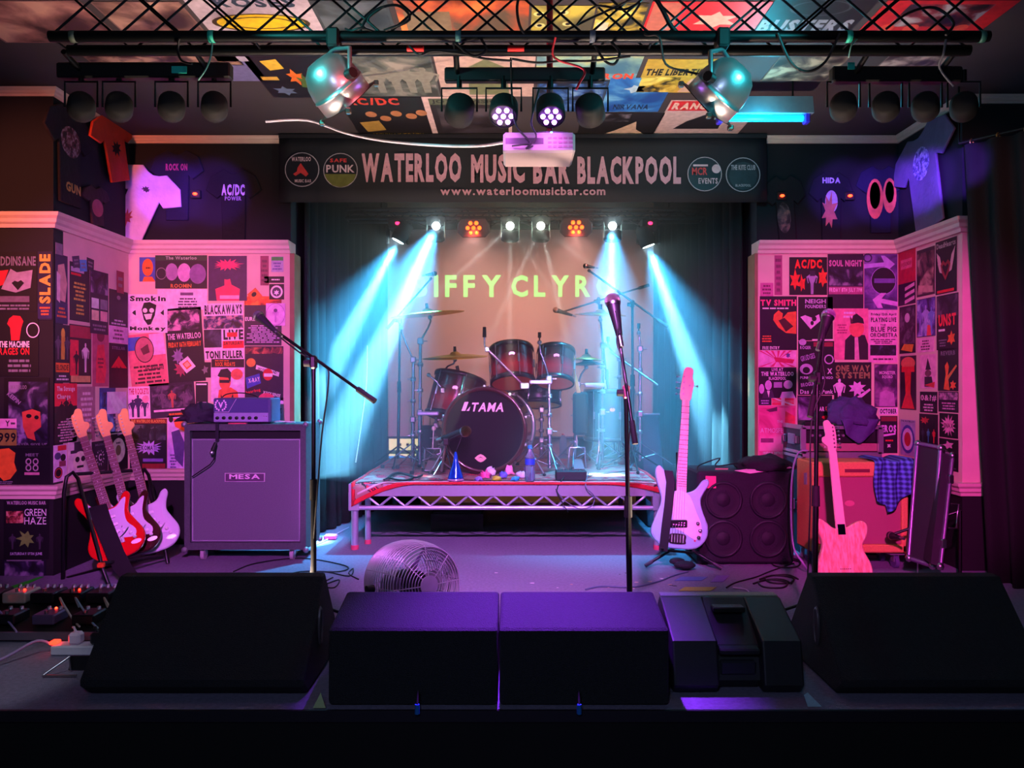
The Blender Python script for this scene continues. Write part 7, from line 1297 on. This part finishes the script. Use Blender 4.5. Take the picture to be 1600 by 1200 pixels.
# projector
D = 3.30; x0, x1 = W(786,0,D).x, W(899,0,D).x; zt, zb_ = W(0,206,D).z, W(0,238,D).z
t = thing('projector', 'white projector hung from the ceiling in front of the banner', 'projector', ((x0+x1)/2, D+.11, zb_)); pw = mat('#94848a', .45, 0, .05, 20, name='white_plastic')
MB().cbox(((x0+x1)/2,D+.115,(zt+zb_)/2),(x1-x0,.23,zt-zb_),.01).build('case', pw, t)
MB().box((x0+.01,D-.002,zb_+.035),(x0+.17,D+.004,zb_+.06)).build('socket_panel', mat('#20182a', .5), t)
for i in range(5):
    for j in range(3): MB().box((x1-.115+.022*i,D-.002,zb_+.02+.018*j),(x1-.10+.022*i,D+.004,zb_+.028+.018*j)).build('vent_slot', mat('#8a6078', .5), t)
MB().box((x1-.12,D+.01,zt-.002),(x1-.03,D+.03,zt+.003)).build('button_panel', mat('#403050', .5), t); MB().ball((x1-.10,D+.012,zt), .006, 8).build('status_led', glow('#3a90ff', 14), t)
MB().tube(((x0+x1)/2+.05,D+.12,zt-.005),((x0+x1)/2+.05,D+.12,ZC),.014,None,12).build('ceiling_pole', mat('#a03040', .4, .3), t); MB().cbox(((x0+x1)/2+.05,D+.12,zt+.012),(.12,.12,.022),.004).build('mount_plate', blkm, t)
MB().lathe([(.0005,.02),(.03,.02),(.034,0)], ((x0+x1)/2-.06,D+.23,(zt+zb_)/2), (0,1,0), 20).build('lens', mat('#101828', .1), t)
cable('black leads plugged into the back of the projector', [W(800,228,D-.01), W(815,226,D-.03), W(828,222,D-.02), W(806,195,D+.0), W(800,150,3.3), W(798,90,3.25)], .004); cable('second black lead looping beside the projector', [W(832,228,D-.01), W(822,232,D-.03), W(838,214,D-.02), W(830,190,3.3), W(842,140,3.33)], .004)
cable('pale cable swooping from the left par lamp along the banner to the projector', [W(415,190,4.4), W(480,188,4.4), W(540,208,4.3), W(600,220,4.2), W(680,227,4.0), W(745,228,3.8), W(790,222,3.5)], .007, '#e8e0f0')
# chrome par cans
chrome = mat('#c8ccd0', .33, .9, .12, 6, .08, 30, name='polished_par_can')
def parcan(label, rear, frontp, d0, d1, clampx):
    a = W(*rear, d0); b = W(*frontp, d1); ax = (b-a).normalized(); L_ = (b-a).length; r = .108; t = thing('par_can_lamp', label, 'stage lamp', tuple(a))
    MB().lathe([(.0005,-.03),(r*.45,-.025),(r*.75,.0),(r*.93,.04),(r,.08),(r,L_*.62),(r*1.03,L_*.62),(r*1.03,L_*.66),(r,L_*.66),(r,L_)], a, ax, 32).build('can', chrome, t); MB().lathe([(r*.98,L_),(r*.8,L_*.75),(.03,L_*.5),(.0005,L_*.5)], a, ax, 24).build('reflector', mat('#d8d8e0', .2, 1), t)
    u, v = perp(ax); cc = a+ax*L_
    MB().slab([cc+u*(.10*x)+v*(.10*y) for x, y in ((-1,-1),(1,-1),(1,1),(-1,1))], ax, .004).build('colour_frame', mat('#3a3438', .4, .6), t)
    for x, y in ((-1,-1),(1,-1),(1,1),(-1,1)): MB().cbox(cc+u*(.095*x)+v*(.095*y)+ax*.01, (.022,.022,.022), .004).build('frame_clip', mat('#e8e0d0', .2, 1), t)
    m = a+ax*L_*.45; top = Vector((clampx,3.1,2.488)); s = ax.cross(Vector((0,0,1))).normalized()
    MB().path([m+s*.115, m+s*.115+Vector((0,0,.1)), top+Vector((0,.0,-.05)), m-s*.115+Vector((0,0,.1)), m-s*.115], .009, 8).build('yoke', mat('#8a8488', .4, .7), t); MB().cbox(top+Vector((0,0,-.012)), (.05,.07,.075), .008).build('hook_clamp', blkm, t)
    for sg in (1, -1): MB().tube(m+s*sg*.105, m+s*sg*.14, .02, None, 10).build('yoke_knob', blkm, t)
parcan('chrome par can lamp pointing down toward the JOY DIVISION poster', (503,104), (543,158), 3.05, 3.13, W(522,0,3.1).x); parcan('chrome par can lamp lit cyan beside the blue tube lamp', (1152,112), (1106,163), 3.05, 3.13, W(1128,0,3.1).x)
# blue tube lamp on the ceiling
D = 4.5; x0, x1 = W(1120,0,D).x, W(1266,0,D).x; z = W(0,187,D).z
t = thing('tube_lamp', 'glowing cyan fluorescent tube lamp under the ceiling beside the chrome par can', 'lamp', ((x0+x1)/2, D, z))
MB().slab([(x0,D-.06,z+.02),(x0,D+.06,z+.02),(x0,D+.04,z+.12),(x0,D-.04,z+.12)], (1,0,0), x1-x0).build('reflector_housing', mat('#7a98a8', .35, .5), t); MB().tube((x0+.02,D-.02,z),(x1-.05,D-.02,z),.017,None,14).build('tube', glow('#08c8f0', 3.2), t)
for x in (x0+.01, x1-.03): MB().cbox((x,D-.02,z),(.03,.05,.06),.005).build('end_cap', mat('#3a28c0', .4), t)
for x in (x0+.1, x1-.1): MB().tube((x,D,z+.1),(x,D,ZC),.006,None,6).build('hanger', tr, t)
# side bars of unlit looking par lamps
uv = glow('#5a30ff', 10)
for lab, xa, xb, yb_, xs, sgn in (('black bar of four par lamps over the left poster wall', 92, 362, 112, (127,186,268,335), -1), ('black bar of four par lamps over the right poster wall', 1298, 1500, 118, (1318,1384,1446,1506), 1)):
    D = 3.38; x0, x1 = W(xa,0,D).x, W(xb,0,D).x; zz = W(0,yb_,D).z; t = thing('lamp_bar', lab, 'lamp bar', ((x0+x1)/2, D, zz)); MB().cbox(((x0+x1)/2,D,zz),(x1-x0,.05,.066),.006).build('cross_bar', blkm, t)
    for x in (x0+.1, x1-.1): MB().tube((x,D,zz),(x,3.24,2.488),.012,None,8).build('drop_pole', tr, t)
    MB().cbox(W(280 if sgn < 0 else 1330,109 if sgn < 0 else 103,D-.028),(.065 if sgn < 0 else .03,.004,.03),.001).build('tape_label', mat('#2ad0b8', .5), t)
    for i, x in enumerate(xs):
        p = Vector((W(x,0,D).x, D, W(0,168,D).z)); aim = Vector((W(x,0,DB).x*.98, DB-.2, 2.2))-p; slimpar(t, p, aim, None, .056); MB().path([p+Vector((-.07,0,0)), p+Vector((-.07,0,.11)), p+Vector((.07,0,.11)), p+Vector((.07,0,0))], .005, 6).build('bracket', tr, t)
        MB().tube(p+Vector((0,0,.11)), p+Vector((0,0,.16)), .012, None, 8).build('mount_bolt', tr, t)
# cables on the front truss
rnd = random.Random(11)
labs = ['black cable loop hanging from the front truss beside the ROSES poster','thin pale green lead hanging by the left lamp bar','black cable looping over the truss near the left par can','black cable draped along the truss under the cream poster','black cable hanging above the four-lamp bar','red lead hanging from the truss over the projector','black cable coils over the yellow ceiling posters','long black cable crossing before the yellow poster','black cable loop near the right par can','thin teal lead hanging by the right lamp bar','grey lead dangling over the right lamp bar']
segs = [[(280,60),(278,80),(284,95),(300,100)],[(332,62),(330,85),(322,108),(310,125)],[(540,45),(550,48),(565,44),(590,50),(575,30),(600,10)],[(640,72),(655,86),(675,80),(720,84),(760,92),(800,95)],[(800,92),(840,98),(880,95),(925,95),(985,88)],[(868,58),(866,90),(912,108),(905,130),(900,140)],[(900,40),(930,10),(975,15),(1000,5),(970,45),(940,70)],[(880,50),(920,30),(985,0),(1020,-20)],[(1000,45),(1010,55),(1030,58),(1040,100),(1075,112),(1105,118)],[(1340,60),(1330,72),(1326,90)],[(1478,62),(1474,85),(1468,106),(1490,135)]]
for i, (l, s) in enumerate(zip(labs, segs)): cable(l, [W(x, y, 3.08+.03*math.sin(k*1.7+i)) for k, (x, y) in enumerate(s)], .0045 if 'thin' not in l else .003, '#c02838' if 'red' in l else '#6ab0a0' if 'green' in l or 'teal' in l else '#6a6a70' if 'grey' in l else '#0c0c10')
more = [('black cable arc over the orange ceiling collage', [(560,55),(580,20),(620,8),(640,30),(600,48)]), ('black cable tied round the truss over the cream poster', [(700,50),(715,70),(740,88),(760,78),(748,56)]), ('black cable bight below the truss near the blue poster', [(930,72),(945,95),(960,100),(968,82),(955,66)]), ('black cable sweeping up past the eyes poster', [(825,62),(812,40),(808,10),(815,-20)]), ('thick black cable bundle beside the red ceiling poster', [(1020,-10),(1035,15),(1048,40),(1062,55)]), ('black cable festoon hung under the right end of the truss', [(1215,52),(1236,98),(1262,112),(1290,96),(1312,52)]), ('black cable twisted along the truss by the skull poster', [(1385,45),(1420,20),(1460,12),(1490,35),(1478,55)])]
for i, (l, s) in enumerate(more): cable(l, [W(x, y, 3.088+.015*math.sin(k*1.3+i)) for k, (x, y) in enumerate(s)], .009 if 'thick' in l else .0055)
for x, l in ((649, 'red tape collar on a lead below the truss over the grey ceiling poster'), (806, 'red tape collar on a lead below the truss by the eyes poster')):
    single(MB().tube(W(x-13,76,3.2), W(x+13,76,3.2), .012, None, 10), 'tape_collar', mat('#e01818', .5), l, 'tape')
# curtain rail with rings on the right
ra = Vector((2.60,4.58,2.52)); rb_ = Vector((3.3,3.66,2.52)); t = thing('curtain_rail', 'brass ringed curtain rail carrying the heavy side drape', 'curtain rail', tuple(ra)); MB().tube(ra, rb_, .008, None, 8).build('rail', mat('#2a2420', .5, .5), t)
for i in range(8): p = ra.lerp(rb_, .06+i*.12); MB().ring(p+Vector((0,0,-.012)), (rb_-ra), .02, .004, 14, 6).build('curtain_ring', mat('#d8a860', .3, .9), t)
MB().tube(ra, (ra.x,ra.y,ZC), .006, None, 6).build('hanger', tr, t); MB().tube(rb_, (rb_.x,rb_.y,ZC), .006, None, 6).build('hanger', tr, t)
for x, l in ((-.95, 'small black uplighter added out of sight behind the big monitor beside the pedalboard'), (.85, 'small black uplighter added out of sight behind the small plastic monitor')):  # hidden fixtures added to go with the ceiling uplights
    t = thing('added_uplighter', l, 'lamp', (x, 3.44, 0)); MB().lathe([(.0005,0),(.07,0),(.075,.02),(.06,.05),(.062,.13),(.055,.135)], (x,3.44,0), (0,0,1), 20).build('housing', blkm, t); MB().disc((x,3.44,.125), (0,0,1), .05, 16).build('lens', glow('#ffd0a8', 8), t)
# ------------------------------------------------------------------ stage haze
def haze_material(dens, aniso=.35):
    m = bpy.data.materials.new('stage_haze'); m.use_nodes = True; N = m.node_tree.nodes; L = m.node_tree.links
    N.remove(N['Principled BSDF']); v = N.new('ShaderNodeVolumeScatter'); v.inputs['Density'].default_value = dens; v.inputs['Anisotropy'].default_value = aniso
    v.inputs['Color'].default_value = (.9, .95, 1, 1); L.new(v.outputs[0], N['Material Output'].inputs['Volume']); return m
hz = MB(); FP = [(-1.05, 5.2), (1.12, 5.2), (1.55, 5.5), (1.22, 7.1), (-1.07, 7.1), (-1.42, 5.5)]
hz.slab([(x, y, .46) for x, y in FP], (0,0,1), 2.30)
single(hz, 'stage_haze', haze_material(.26), 'thin smoky haze hanging around the drum riser', 'haze', kind='stuff')
